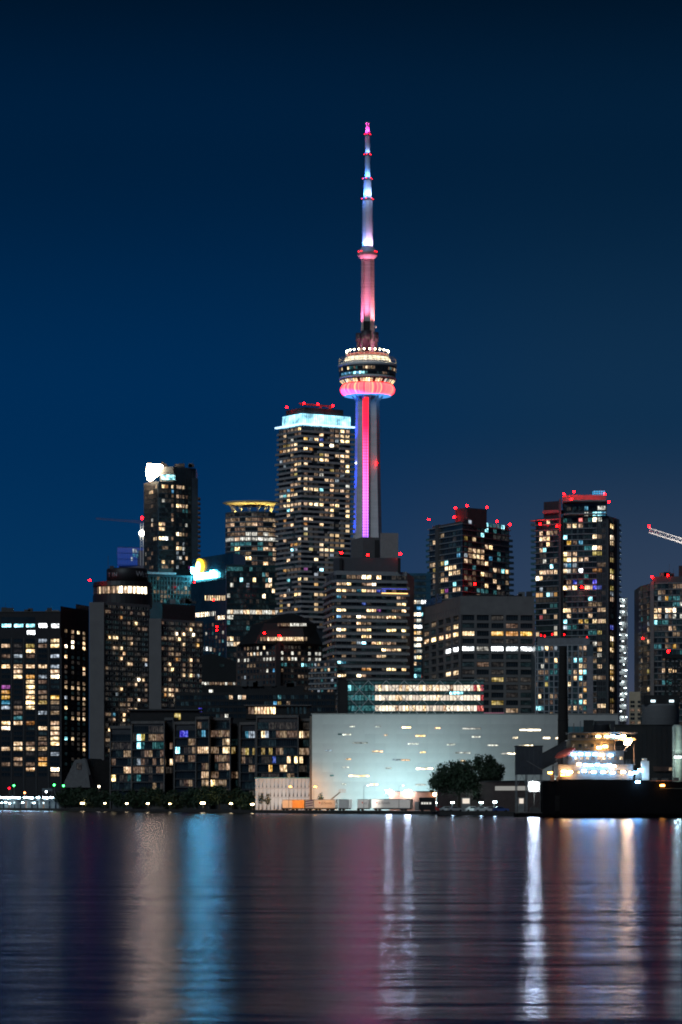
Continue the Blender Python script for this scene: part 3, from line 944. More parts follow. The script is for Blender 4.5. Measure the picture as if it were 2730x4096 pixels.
    lc += L('LW', '580 80 B,650 90 g,760 80 g,520 110 p,1150 160 y,1150 440 w,1150 560 q,1150 720 c,1070 370 q,1150 1460 c')
    us = [FC.u(x) for x in (2263, 2277, 2300, 2324, 2347, 2362, 2380, 2400, 2415)]
    fill(t, FC, us, [zs[0] + 1.5 + 2.75, zs[0] + 1.4] + zc, 2.05, 1.95, lc, [('e', .10), ('t', .28), ('d', .03), ('g', .03), ('c', .01)], 2, out=.05)
    ll = L('P2', '165 840 c,260 820 c,340 825 d,165 920 c,270 915 w,160 1000 d,270 1005 w,160 1110 c,230 1100 B,210 1280 q,300 1275 d,310 1370 B,150 1460 c,110 1570 W,170 1570 w,150 1740 p,120 1840 o,160 1840 o,240 1840 B,300 1830 p,400 1270 d,265 605 c,300 2000 g,230 2100 c,140 2190 r,410 1840 o') + L('LW', '430 110 q,430 200 w')
    fill(t, FLt, [FLt.u(x) for x in (2152, 2166, 2180, 2194, 2208, 2224)], zc, 1.75, 1.95, ll, [('e', .08), ('t', .25), ('d', .03), ('c', .01)], 2, out=.05)
    lr = L('P2', '1340 700 w,1340 890 W,1340 1000 c,1340 1270 y,1340 1450 y,1340 1540 w,1340 1730 y,1340 1830 p,1340 1920 c') + L('LW', '1350 290 W,1350 380 y,1350 480 w,1350 740 c,1350 840 o,1350 930 w,1350 1120 c,1350 1290 y,1350 1380 d,1350 1560 c,1320 110 u')
    fill(t, FR, [FR.u(2448.5)], zc, 6.2, 2.2, lr, [('t', .4), ('e', .3)], 4, out=.05, tol=.6)
    finish(t)
    bb = Thing('rooftop_light_box', 'small bright blue glazed box glowing on a tower roof', 'rooftop structure', (X(2396, D), D + 8, Z(1979, D)))
    bx = MB(); px = [X(x, D + 8) for x in (2374, 2420)]
    bx.box(px[0], px[1], D + 6, D + 12, Z(1979, D), Z(1957, D))
    bb.part('lit_glass', bx, glow('blue_box_glow', (.04, .50, .95), .95))
    for f in (0, .2, .4, .6, .8, 1):
        xx = px[0] + (px[1] - px[0]) * f
        bb.part('mullion', MB().box(xx - .12, xx + .12, D + 5.7, D + 6.0, Z(1979, D), Z(1956, D)), CHAR)
    for f in (.3, .65, 1.0):
        zz = Z(1979, D) + (Z(1957, D) - Z(1979, D)) * f
        bb.part('rail', MB().box(px[0], px[1], D + 5.72, D + 5.98, zz - .12, zz + .12), CHAR)
    for px_, py_, dd, lb in ((2257, 1976, 3, 'at the left end of the rose plant room'), (2297, 1966, 0, 'on top of the rose plant room'), (2287, 1996, -6, 'in front of the rose plant room, under its left half'),
                             (2421, 1976, 2, 'beside the blue rooftop box'), (2437, 2007, 2, 'off the right edge of the tower roof'), (2161, 2096, 8, 'on the left shoulder terrace of the tall tower'),
                             (2229, 2104, 2, 'next to the blade wall of the tall tower'), (2328, 2349, -6, 'halfway up the tall tower facade'),
                             (2165, 2541, -200, 'leftmost above the podium roof'), (2180, 2544, -200, 'second from the left above the podium roof'), (2210, 2537, -200, 'third from the left above the podium roof'), (2258, 2538, -200, 'beside the chimney top'), (2349, 2550, -200, 'right of the chimney above the podium roof')):
        beacon(px_, py_, D + dd, 'red beacon ' + lb, size=.5 if dd == -200 else .85)
    T2 = t
    t.lamp('POINT', (X(2270, D), D - 6, Z(1990, D)), 1300, (1, .05, .08), .5)
    t.lamp('POINT', (X(2380, D), D - 6, Z(1992, D)), 900, (1, .05, .08), .5)
    t.lamp('POINT', (X(2180, D), D - 2, Z(2052, D)), 700, (1, .05, .08), .5)
condo_b()

# ---- lower glazed block with pale grid, in front of the tall tower, and the chimney
def condo_low():
    D = 1270
    t = Thing('apartment_block', 'lower apartment block with a pale window grid behind the dark chimney', 'building', (X(2260, D), D, GROUND))
    A, B = XY(2143, D + 4), XY(2374, D)
    F = Face(A, B)
    ln = mat('pale_grid', (.30, .31, .33), rough=.7, var=.1)
    block(t, 'wall', [A, B, B + Vector((0, 30)), A + Vector((0, 30))], GROUND, Z(2578, D), mat('slate_glass', (.06, .085, .10), rough=.3))
    block(t, 'penthouse', [XY(2150, D + 6), XY(2360, D + 6), XY(2360, D + 26), XY(2150, D + 26)], Z(2580, D), Z(2548, D), mat('penthouse_grey', (.17, .175, .19), rough=.8))
    zs = [Z(2580 + 24 * k, D) for k in range(14)]
    bands(t, F, 0, F.L - 2.4, zs, .30, ln, .35, 'floor_slab')
    fins(t, F, [F.u(x) for x in (2144, 2152, 2178, 2197, 2217, 2272, 2289, 2315, 2332)], GROUND, Z(2578, D), .42, ln, .3)
    t.part('blank_wall', F.box(MB(), F.u(2350), F.u(2374), GROUND, Z(2625, D), -.1, .8), mat('blank_wall_grey', (.20, .19, .21), rough=.85))
    zc = [(zs[k] + zs[k + 1]) / 2 for k in range(13)]
    lits = L('LW', '280 490 w,350 470 d,440 470 d,950 500 c,910 500 c,750 690 B,840 680 B,420 650 w,220 770 q,270 680 d,840 760 c,730 860 g,760 870 c,840 870 w,920 870 B,770 960 w,840 960 B,650 1040 c,840 1050 d,920 1150 o,100 1060 d,280 1030 y,840 1240 c,160 1250 c,840 1340 B,920 1350 w,740 1340 g,720 1440 w,760 1440 c,840 1440 d,660 1430 c,100 1430 B,150 1420 B,220 1420 g,370 1230 d,210 380 p,410 380 p,150 860 d')
    fill(t, F, [F.u(x) for x in (2148, 2160, 2171, 2187.5, 2207, 2224, 2278, 2286, 2302, 2324, 2341)], zc, 1.25, 1.75, lits, [('t', .35), ('e', .2), ('g', .10), ('d', .05)], 2, out=.03)
    finish(t)
condo_low()

def chimney():
    D = 905
    x = X(2253, D)
    t = Thing('chimney', 'tall dark tapering chimney standing before the pale apartment grid', 'chimney', (x, D, GROUND))
    t.part('stack', MB().lathe((x, D), [(1.62, GROUND), (1.55, Z(2900, D)), (1.05, Z(2600, D)), (1.1, Z(2592, D)), (1.1, Z(2586, D)), (.9, Z(2586, D))], 24), mat('sooty_brick', (.016, .013, .012), rough=.9, var=.3, scale=1.5))
    for y in (2620, 2700, 2790, 2880):
        rr = 1.1 + (y - 2590) / 290 * .5
        t.part('band', MB().lathe((x, D), [(rr, Z(y + 2, D)), (rr + .06, Z(y + 1.6, D)), (rr + .06, Z(y - 1.6, D)), (rr, Z(y - 2, D))], 24), BLACK)
chimney()

# ---- slim scaffold-like lit tower, right building, beige block
def grid_tower():
    D = 1720
    t = Thing('construction_tower', 'slim tower of bare lit floors with work lights, beside the tall condominium', 'building', (X(2496, D), D, GROUND))
    A, B = XY(2476, D), XY(2511, D)
    F = Face(A, B)
    zs = [Z(2394 + 23.4 * k, D) for k in range(22)]
    block(t, 'core', [XY(2480, D + 4), XY(2506, D + 4), XY(2506, D + 20), XY(2480, D + 20)], GROUND, Z(2400, D), CONC)
    for z in zs:
        t.part('floor_slab', F.box(MB(), 0, F.L, z - .2, z + .2, -14, .3), CONC_L)
    for f in (.02, .35, .68, .98):
        t.part('column', F.box(MB(), F.L * f - .16, F.L * f + .16, GROUND, Z(2390, D), -.3, .25), CONC_L)
    for k in range(21):
        z = zs[k] - 1.0
        for q in range(2):
            if t.seed.random() < .85:
                u = F.L * t.seed.uniform(.08, .92)
                t.part('work_light', F.box(MB(), u - .35, u + .35, z - .1, z + .35, -1.2, -.6), glow('work_light_white', (.80, .97, 1.0), 9.0))
        if k % 2 == 0:
            t.lamp('POINT', F.p(F.L * .4, z, -2.0), 420, (.75, .95, 1.0), .4)
grid_tower()

def right_tower():
    D = 1450
    t = Thing('condominium_tower', 'grey condominium tower cut off at the frame edge, below the crane jib', 'building', (X(2650, D), D, GROUND), 'condominium towers')
    A, B, C = XY(2562, D + 25), XY(2617, D), XY(2860, D - 6)
    F1, F2 = Face(A, XY(2602, D + 6)), Face(B, C)
    gl = mat('grey_glass', (.06, .072, .085), rough=.3, var=.4, scale=.1)
    ln = mat('pale_floor_line', (.23, .225, .23), rough=.75)
    block(t, 'glass_wall', [A, B, C, C + Vector((0, 40)), A + Vector((0, 30))], GROUND, Z(2330, D), gl)
    block(t, 'upper_storeys', [XY(2611, D + 1), XY(2870, D - 5), XY(2870, D + 30), XY(2611, D + 30)], Z(2332, D), Z(2306, D), CHAR)
    block(t, 'plant_room', [XY(2716, D + 4), XY(2800, D + 4), XY(2800, D + 20), XY(2716, D + 20)], Z(2310, D), Z(2260, D), CHAR)
    t.part('pier', MB().prism([tuple(XY(2602, D + 4)), tuple(XY(2617, D - 1.2)), tuple(XY(2617, D + 8)), tuple(XY(2602, D + 10))], GROUND, Z(2324, D)), mat('pier_grey', (.26, .24, .24), rough=.85))
    zs = [Z(2334 + 24.0 * k, D) for k in range(26)]
    bands(t, F2, 0, F2.L, zs, .42, ln, .6, 'floor_slab')
    for z in zs[1:]:
        t.part('balcony', F1.box(MB(), -1.2, .2, z - .1, z + 1.0, -3, .4), BALC_D)
        t.part('floor_slab', F1.box(MB(), 0, F1.L, z - .15, z + .15, -.1, .35), BALC_D)
    zc = [(zs[k] + zs[k + 1]) / 2 for k in range(25)]
    l2 = L('E', '620 1080 c,670 1080 w,740 1085 W,780 1085 w,830 1085 W,890 1020 q,740 945 o,620 1150 c,670 1150 c,740 1150 p,830 1150 q,900 1150 q,620 1215 B,680 1215 g,775 1270 c,825 1270 d,760 1465 d,835 1465 o,715 1780 c,800 1780 w,830 1780 w,710 1640 d,660 890 d,670 800 t,650 960 p')
    fill(t, F2, [F2.u(x) for x in (2624, 2640, 2656, 2668, 2682, 2699, 2714, 2727)], zc, 1.45, 2.0, l2, [('t', .35), ('e', .25), ('d', .06), ('g', .05)], 2, out=.03)
    l1 = L('E', '535 1215 p,540 1270 c,535 1405 w,530 1545 d,530 1730 d,535 1790 y,530 1985 w,475 1150 g,530 1080 d,470 2100 c')
    fill(t, F1, [F1.u(x) for x in (2569, 2594)], zc, 2.4, 2.0, l1, [('t', .35), ('e', .25), ('d', .05)], 2, out=.03)
    finish(t)
    beacon(2609, 2308, D - 1, 'red beacon at the left corner of the grey tower roof', size=.9)
    beacon(2672, 2301, D - 1, 'red beacon on the roof edge of the grey tower', size=.9)
    beacon(2674, 2605, 1180, 'red beacon on the dark lattice gantry top', size=1.0)
    beacon(2572, 2556, D + 20, 'small red beacon low on the side of the grey tower', size=.7)
    # beige block and the blue-clad core beside it
    D2 = 1400
    t2 = Thing('apartment_block', 'small beige apartment block with recessed balconies, between the towers', 'building', (X(2538, D2), D2, GROUND))
    F = face(2517, D2, 2562, D2)
    block(t2, 'wall', [XY(2517, D2), XY(2562, D2), XY(2562, D2 + 20), XY(2517, D2 + 20)], GROUND, Z(2767, D2), mat('beige_render', (.62, .50, .36), rough=.9, var=.1))
    for k in range(8):
        for x, w in ((2531, 1.9), (2557, 1.3)):
            put_window(t2, F, F.u(x), Z(2808 + 16.5 * k, D2), w, 1.15, lit('d') if k % 3 == 2 else code_mat('k'), 2, FRAME_L)
    finish(t2)
    D3 = 1800
    t3 = Thing('lift_core', 'narrow blue-clad lift core rising beside the grey tower', 'building', (X(2553, D3), D3, GROUND))
    block(t3, 'cladding', [XY(2546, D3), XY(2562, D3), XY(2562, D3 + 8), XY(2546, D3 + 8)], GROUND, Z(2626, D3), mat('blue_cladding', (.03, .06, .30), rough=.6))
    for k in range(5):
        t3.part('panel_joint', MB().box(X(2546, D3), X(2562, D3), D3 - .12, D3 - .02, Z(2650 + 24 * k, D3), Z(2648 + 24 * k, D3)), CHAR)
    t3.part('work_lamp', MB().ball((X(2552, D3), D3 - 1, Z(2618, D3)), .9), glow('orange_work_lamp', (1, .25, .06), 8))
    # crane jib reaching in at the right
    D4 = 1300
    j = Thing('tower_crane', 'white lattice crane jib reaching in from the right over the towers', 'crane', (X(3100, D4), D4, GROUND))
    a0, a1 = Vector((X(2597, D4), D4, Z(2130, D4))), Vector((X(3160, D4), D4, Z(2310, D4)))
    jm = mat('crane_white', (.75, .72, .70), rough=.5)
    n = 34
    up = Vector((0, 0, 1.9)); sd = Vector((0, 1.1, 0))
    j.part('jib_chord', MB().bar(a0 + sd, a1 + sd, .13), jm); j.part('jib_chord', MB().bar(a0 - sd, a1 - sd, .13), jm)
    j.part('jib_chord', MB().bar(a0 + up, a1 + up, .15), jm)
    lb = MB()
    for k in range(n):
        p, q = a0.lerp(a1, k / n), a0.lerp(a1, (k + .5) / n)
        p2 = a0.lerp(a1, (k + 1) / n)
        for s_ in (sd, -sd):
            lb.bar(p + s_, q + up, .07); lb.bar(q + up, p2 + s_, .07)
        lb.bar(p + sd, p - sd, .06)
    j.part('lattice', lb, jm, kind='stuff')
    mast = Vector((X(3160, D4), D4, 0))
    j.part('mast', MB().box(mast.x - 1, mast.x + 1, D4 - 1, D4 + 1, GROUND, Z(2290, D4)), jm)
    j.part('tip_beacon', MB().ball(a0 + up * 1.35, .42), RED_L)
    j.lamp('SPOT', (X(2820, D4), D4 - 22, Z(2330, D4)), 90000, (1, .92, .85), .5, tuple(a0.lerp(a1, .12)), 60)
right_tower()

# ---- stepped apartment tower before the communications tower
def condo_c():
    D = 1350
    t = Thing('apartment_tower', 'wide apartment tower with grey balcony bands in front of the tall tower', 'building', (X(1480, D), D, GROUND))
    A, B = XY(1343, D), XY(1628, D + 8)
    F = Face(A, B)
    l = XY(1306, D + 30)
    F2 = Face(l, A)
    bm_ = mat('apartment_band', (.24, .25, .265), rough=.8, var=.15)
    block(t, 'wall', [l, A, B, B + Vector((4, 34)), l + Vector((4, 26))], GROUND, Z(2284, D), mat('apartment_dark_wall', (.08, .09, .10), rough=.6, var=.2))
    t.part('roof_band', F.box(MB(), 0, F.L, Z(2299, D), Z(2283, D), -3, .5), bm_)
    zs = [Z(2306 + 26.2 * k, D) for k in range(17)]
    fl = [z - 2.0 for z in zs]
    for k, z in enumerate(fl):
        t.part('balcony', F.box(MB(), -.6, F.L + (0.9 if k % 3 else 0), z - .62, z + .55, -.2, 1.5), bm_)
        t.part('balcony', F2.box(MB(), -2.4 + (k % 4) * .5, F2.L, z - .62, z + .55, -.2, 1.5), bm_)
    lits = L('C', '630 440 W,720 440 w,830 440 w,270 535 c,200 535 c,340 540 w,630 545 d,690 545 c,760 540 W,240 640 w,310 640 w,420 645 d,520 645 b,620 645 w,680 650 c,830 640 u,900 640 u,240 740 b,1130 760 c,1200 765 d,1130 865 c,1220 865 w,650 850 u,220 945 w,290 945 c,690 965 w,740 965 w,840 960 m,1200 960 w,1100 970 d,300 1060 d,220 1060 b,400 1055 d,520 1060 W,620 1065 c,720 1060 d,1010 1070 w,1090 1070 w,1130 1075 d,530 1160 w,660 1170 d,810 1180 t,220 1255 W,290 1255 w,520 1265 c,630 1265 c,720 1265 w,1020 1275 w,1110 1275 w,1200 1280 w,230 1360 c,310 1375 c,630 1370 w,720 1370 w,500 1475 p,560 1475 p,650 1475 B,800 1475 w,880 1480 w,920 1480 c,1050 1480 d,890 1590 W,920 1590 w,1030 1590 c,1100 1590 c,880 1690 c,920 1690 c,290 1670 d,220 1780 B,310 1780 b,620 1880 o,660 1880 o,1030 1890 w,1110 1890 w,1200 1890 w,210 1985 W,310 1985 c,510 1985 W,600 1990 c')
    fill(t, F, cols_u(F, 1346, 1626, 14), zs, 1.95, 1.75, lits, [('e', .12), ('t', .30), ('d', .04)], 2, out=.02)
    fill(t, F2, cols_u(F2, 1309, 1341, 3), zs, 3.0, 1.75, (), [('d', .2), ('c', .1), ('e', .2), ('o', .04), ('g', .06)], 2, out=.02)
    finish(t)
    sl = MB(); F.box(sl, F.u(1524), F.u(1628), Z(2372, D), Z(2369, D), 1.55, 1.75)
    t.part('balcony_string_lights', sl, glow('string_lights', (1, .55, .18), 3.0), label='string of orange lights along one balcony')
    sl = MB(); F.box(sl, F.u(1524), F.u(1625), Z(2353.5, D), Z(2351.5, D), 1.2, 1.5)
    t.part('balcony_blue_strip', sl, glow('blue_strip', (.08, .10, 1.0), 2.0))
    pl = mat('plant_cladding', (.06, .065, .075), rough=.7, var=.1)
    block(t, 'plant_screen', [XY(1334, D + 12), XY(1362, D + 6), XY(1600, D + 8), XY(1603, D + 30), XY(1334, D + 30)], Z(2286, D), Z(2226, D), pl)
    for x in (1364, 1598):
        t.part('screen_pier', MB().box(X(x, D + 5) - .6, X(x, D + 5) + .6, D + 4.6, D + 6, Z(2286, D), Z(2229, D)), BLACK)
    for px, py in ((1366, 2211), (1472, 2219), (1602, 2215)):
        beacon(px, py, D + 7, {1366: 'red beacon at the left corner of the dark plant screen', 1472: 'red beacon over the middle of the dark plant screen', 1602: 'red beacon at the right corner of the dark plant screen'}[px], z0=Z(2228, D), size=1.1)
    # concrete lift overruns behind
    D2 = 1640
    t2 = Thing('concrete_tower', 'plain concrete tower tops standing at the foot of the lift strip', 'building', (X(1500, D2), D2, GROUND))
    block(t2, 'concrete_core', [XY(1404, D2 + 20), XY(1453, D2), XY(1520, D2 + 4), XY(1520, D2 + 30), XY(1404, D2 + 40)], GROUND, Z(2148, D2), mat('core_concrete', (.12, .115, .12), rough=.9, var=.15))
    block(t2, 'concrete_core', [XY(1522, D2 - 2), XY(1594, D2 - 1), XY(1594, D2 + 24), XY(1522, D2 + 24)], GROUND, Z(2133, D2), mat('core_concrete_pale', (.27, .255, .25), rough=.9, var=.12))
    t2.part('dark_slot', MB().box(X(1500, D2), X(1519, D2), D2 - .3, D2 + 1, Z(2240, D2), Z(2160, D2)), BLACK)
condo_c()

def blue_glass():
    D = 1480
    t = Thing('glass_office', 'blue glass office slab with white-lit floors beside the wide apartment tower', 'building', (X(1670, D), D, GROUND))
    F = face(1628, D, 1724, D)
    block(t, 'curtain_wall', [XY(1628, D), XY(1724, D), XY(1724, D + 30), XY(1628, D + 30)], GROUND, Z(2293, D), mat('blue_curtain_glass', (.02, .09, .14), rough=.25, var=.3, scale=.2))
    zs = [Z(2310 + 24.6 * k, D) for k in range(19)]
    bands(t, F, 0, F.L, [z - 1.45 for z in zs], .35, mat('blue_spandrel', (.03, .10, .15), rough=.3), .2)
    cd = {4: 'WWqh', 6: 'hWWB', 8: 'WWhh', 9: 'ooco', 10: 'WWWh', 11: 'qqWc', 12: 'tdqq', 13: 'wqwq', 14: 'dcet', 15: 'tggg', 16: 'gBgr', 17: 'WqWt', 7: 'ddqe', 5: 'ttbt'}
    us = cols_u(F, 1629, 1705, 4)
    for j, z in enumerate(zs):
        for i, u in enumerate(us):
            put_window(t, F, u, z, 2.1, 1.7, code_mat(cd.get(j, 'tttt')[i], GLASS_TEAL), 2, out=.02)
    finish(t)
blue_glass()

# ---- residence tower with cyan crown
def residence():
    D = 1750
    l, c, r = XY(1116, D + 20), XY(1209, D), XY(1403, D + 17)
    t = Thing('residential_tower', 'tall residential tower with staggered pale balcony bands and a glowing cyan crown', 'building', (c.x, c.y, GROUND))
    FL, FR = Face(l, c), Face(c, r)
    zc0 = Z(1703, D)
    block(t, 'wall', quad_from(l, c, r), GROUND, zc0 + .5, mat('residence_dark_wall', (.040, .047, .056), rough=.35, var=.3))
    zs = [Z(1714 + 20.05 * k, D) for k in range(40)]       # window centres
    rnd = t.seed
    gaps_r = [(1243, 1270), (1291, 1311), (1331, 1357), None]
    gaps_l = [(1160, 1176), (1178, 1190), (1148, 1160), None]
    for k, z in enumerate(zs):
        zb = z - 1.45
        g = gaps_r[rnd.choice([0, 1, 2, 2, 0, 3])]
        segs = [(1209, 1403)] if g is None else [(1209, g[0]), (g[1], 1403)]
        for a, b in segs:
            u1 = FR.u(b)
            if b == 1403:
                u1 += 2.2 if k % 5 != 3 else 1.2
            t.part('balcony', FR.box(MB(), FR.u(a) - (1.3 if a == 1209 else 0), u1, zb - .62, zb + .60, -.4, 1.4), BALC)
        g = gaps_l[rnd.choice([0, 1, 2, 3])]
        segs = [(1116, 1209)] if g is None else [(1116, g[0]), (g[1], 1209)]
        for a, b in segs:
            u0 = FL.u(a)
            if a == 1116:
                u0 -= rnd.choice([0, 1.5, 2.0]) if k > 3 else 0
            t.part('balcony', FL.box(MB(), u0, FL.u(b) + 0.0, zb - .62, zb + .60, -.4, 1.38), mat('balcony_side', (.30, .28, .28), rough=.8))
    lits = L('R', '600 550 t,1120 600 d,1240 600 c,1300 600 c,1360 600 c,850 680 p,920 680 w,1120 700 c,1240 700 c,1300 700 w,1370 700 c,600 760 o,650 770 p,750 780 w,845 790 u,1130 810 p,1225 820 w,1340 820 w,845 900 W,925 900 w,1040 900 W,1140 920 d,1340 1030 c,925 1090 y,1230 1110 w,1340 1110 w,840 1190 w,925 1190 w,600 1240 w,640 1240 c,1340 1300 w,1035 1380 w,1110 1370 y,1340 1390 w,840 1450 q,1220 1470 p,600 1510 c,1035 1550 c,560 1610 d,620 1610 d,1035 1630 c,1340 1650 q,600 1690 d,640 1690 c,845 1720 B,1035 1730 w,1125 1730 d,1215 1740 c,1350 1740 d,840 1800 d,1330 1830 c,600 1970 w,730 1970 c,840 1985 W,910 1980 w,1030 1985 W,1120 1990 w,1330 1990 c')
    lits += L('3', '1180 1030 c,1240 1035 w,1290 1040 W,1390 1045 w,1435 1045 w,1540 1055 c,1390 1095 w,1540 1100 c,1385 1130 c,1540 1140 w,1170 1165 c,1170 1210 o,1540 1225 c,1150 1250 q,1150 1300 y,1320 1390 c,1385 1390 d,1480 1400 c,1230 1420 y,1330 1430 c,1385 1435 c,1385 1485 p,1290 1530 c') + L('4', '1290 100 w,1170 185 m,1300 185 B,1290 235 p,1180 270 c,1140 270 c,1290 400 c,1290 490 c,1290 530 c,1390 5 w')
    ll = L('R', '490 550 w,210 610 d,270 600 d,330 590 d,240 720 c,440 670 d,500 660 d,330 800 p,380 800 q,210 940 y,290 930 y,410 1010 w,330 1020 c,210 1040 c,150 1210 p,420 1280 w,480 1250 c,200 1300 p,330 1380 c,400 1450 y,490 1520 c,330 1640 c,320 1730 b,380 1730 o,480 1610 d,210 1840 B,140 1840 o,350 1820 w,490 1970 c,150 1940 d') + L('3', '960 960 q,1040 950 c,990 1050 c,1020 1090 B,980 1180 o,1060 1210 w,980 1230 d,980 1350 c,1060 1390 o,1040 1440 B,1010 1530 w') + L('4', '1010 105 w,980 195 o,1020 280 B,980 415 w,940 500 y,1020 490 c,960 540 o,1080 530 o')
    D_ = [('c', .06), ('w', .03), ('d', .10), ('e', .2), ('t', .15), ('o', .01), ('p', .015)]
    fill(t, FR, cols_u(FR, 1213, 1401, 9), zs, 2.45, 1.75, lits, D_, 4, out=.02)
    fill(t, FL, cols_u(FL, 1119, 1207, 6), zs, 2.9, 1.75, ll, D_, 3, out=.02)
    finish(t)
    # crown of lit glass
    crown = glow('cyan_crown', (.34, .80, 1.0), 2.0)
    nt = crown.node_tree
    b = nt.nodes['Principled BSDF']
    tc = nt.nodes.new('ShaderNodeTexCoord'); nz = nt.nodes.new('ShaderNodeTexNoise'); nz.inputs['Scale'].default_value = .22
    nt.links.new(tc.outputs['Object'], nz.inputs['Vector'])
    mr = nt.nodes.new('ShaderNodeMapRange'); mr.inputs['From Min'].default_value = .35; mr.inputs['From Max'].default_value = .65; mr.inputs['To Min'].default_value = .7; mr.inputs['To Max'].default_value = 3.4
    nt.links.new(nz.outputs[0], mr.inputs['Value']); nt.links.new(mr.outputs[0], b.inputs['Emission Strength'])
    cl, cr = c + (l - c) * .84, r
    ck = c.copy()
    inner = [cl, ck, cr, cl + cr - ck]
    t.part('crown_glass', MB().prism([(p.x, p.y) for p in inner], zc0, Z(1653, D)), crown, label='tall glass parapet glowing cyan')
    FcL, FcR = Face(cl, ck), Face(ck, cr)
    for F, n in ((FcL, 12), (FcR, 22)):
        for k in range(n + 1):
            u = F.L * k / n
            t.part('crown_mullion', F.box(MB(), u - .05, u + .05, zc0, Z(1652.5, D), -.02, .12), mat('cyan_mullion', (.15, .3, .36), rough=.4))
    ledge = glow('crown_ledge_light', (.45, .75, 1.0), 2.2)
    t.part('crown_ledge', FR.box(MB(), -.4, FR.L + 2.2, Z(1698, D), Z(1692, D), -.2, 1.5), ledge)
    t.part('crown_ledge', FL.box(MB(), -2.0, FL.L + .4, Z(1698, D), Z(1692, D), -.2, 1.45), ledge)
    cn = (c + (l + r - c)) / 2
    blk = [cn + (p - cn) * .80 for p in quad_from(l, c, r)]
    block(t, 'plant_room', blk, zc0, Z(1625, D), BLACK)
    zt = Z(1625, D)
    wd = Thing('window_cleaning_gantry', 'dark red window-cleaning gantry lying along the cyan-crowned tower roof', 'gantry', (X(1270, D), D + 12, zt))
    rr = mat('gantry_red', (.20, .05, .04), rough=.6)
    wd.part('beam', MB().bar((X(1198, D), D + 12, Z(1605, D)), (X(1330, D), D + 14, Z(1613, D)), .65), rr)
    wd.part('hook_arm', MB().bar((X(1196, D), D + 12, Z(1601, D)), (X(1207, D), D + 12, Z(1609, D)), .5), rr)
    for x in (1283, 1318, 1325):
        wd.part('stand', MB().box(X(x, D) - .5, X(x, D) + .5, D + 12.5, D + 13.5, zt, Z(1611, D)), rr)
    for px, py, lb in ((1148, 1629, 'at the left corner of the cyan-crowned tower roof'), (1217, 1614, 'under the hook end of the roof gantry'), (1273, 1617, 'under the middle of the roof gantry'), (1332, 1623, 'at the right end of the roof gantry')):
        beacon(px, py, D + (14 if px == 1148 else 8), 'red beacon ' + lb, size=1.1)
residence()

# ------------------------------------------------------------------ buildings left of the tall tower
def halo_tower():
    D = 2100
    cx, R = X(1006, D), 108 / FPX * D
    t = Thing('round_office_tower', 'rounded glass tower under a thin floodlit disc canopy on struts', 'building', (cx, D + R, GROUND))
    n = 28
    ctr = Vector((cx, D + R))
    pts = [ctr + Vector((math.cos(2 * math.pi * k / n), math.sin(2 * math.pi * k / n) * .8)) * R for k in range(n)]
    gl = mat('halo_glass', (.06, .08, .085), rough=.25, var=.3, scale=.1)
    block(t, 'glass_drum', pts, GROUND, Z(2043, D), gl)
    zs = [Z(2056 + 19.5 * k, D) for k in range(27)]
    for z in zs:
        t.part('floor_slab', MB().prism([(ctr.x + (p.x - ctr.x) * 1.012, ctr.y + (p.y - ctr.y) * 1.012) for p in pts], z - 1.7, z - 1.25), BALC_D)
    for k in range(n):
        a, b = pts[k], pts[(k + 1) % n]
        F = Face(a, b)
        if F.n.y > -.15:
            continue
        for j, z in enumerate(zs):
            dist = {1: [('d', .9)], 2: [('d', .5), ('c', .2)], 3: [('d', .6)], 4: [('q', .3), ('d', .5)], 5: [('q', .7), ('c', .3)]}.get(j, [('c', .07), ('w', .05), ('d', .12), ('e', .2), ('p', .04), ('B', .02), ('g', .1), ('r', .005)])
            if j in (0,):
                dist = [('e', .5)]
            put_window(t, F, F.L / 2, z, F.L * .92, 2.3, code_mat(pick(t.seed, dist)), 3, out=.02)
    finish(t)
    zc = Z(2006, D)
    yl = mat('canopy_cream', (.72, .66, .50), rough=.6, var=.05)
    t.part('canopy', MB().lathe((cx, D + R), [(R * .5, zc - 1.0), (R * .85, zc - .7), (R * 1.10, zc + .5), (R * 1.10, zc + .7), (R * .6, zc + 1.5)], 56), yl, label='thin disc canopy washed with yellow light')
    for k in range(14):
        a = math.radians(k * 360 / 14 + 6)
        c, s = math.cos(a), math.sin(a)
        P = lambda r, z, da=0: (cx + math.cos(a + da) * R * r, D + R + math.sin(a + da) * R * r * .85, z)
        t.part('strut', MB().bar(P(.70, Z(2044, D)), P(.84, zc - .7, .11), .2), yl)
        t.part('strut', MB().bar(P(.70, Z(2044, D)), P(.84, zc - .7, -.11), .2), yl)
    for k in range(7):
        a = math.radians(185 + k * 29)
        t.lamp('SPOT', (cx + math.cos(a) * R * .72, D + R + math.sin(a) * R * .62, Z(2043, D)), 4200, (1.0, .76, .22), .4, (cx + math.cos(a) * R * .85, D + R + math.sin(a) * R * .8, Z(2006, D)), 140, .6)
halo_tower()

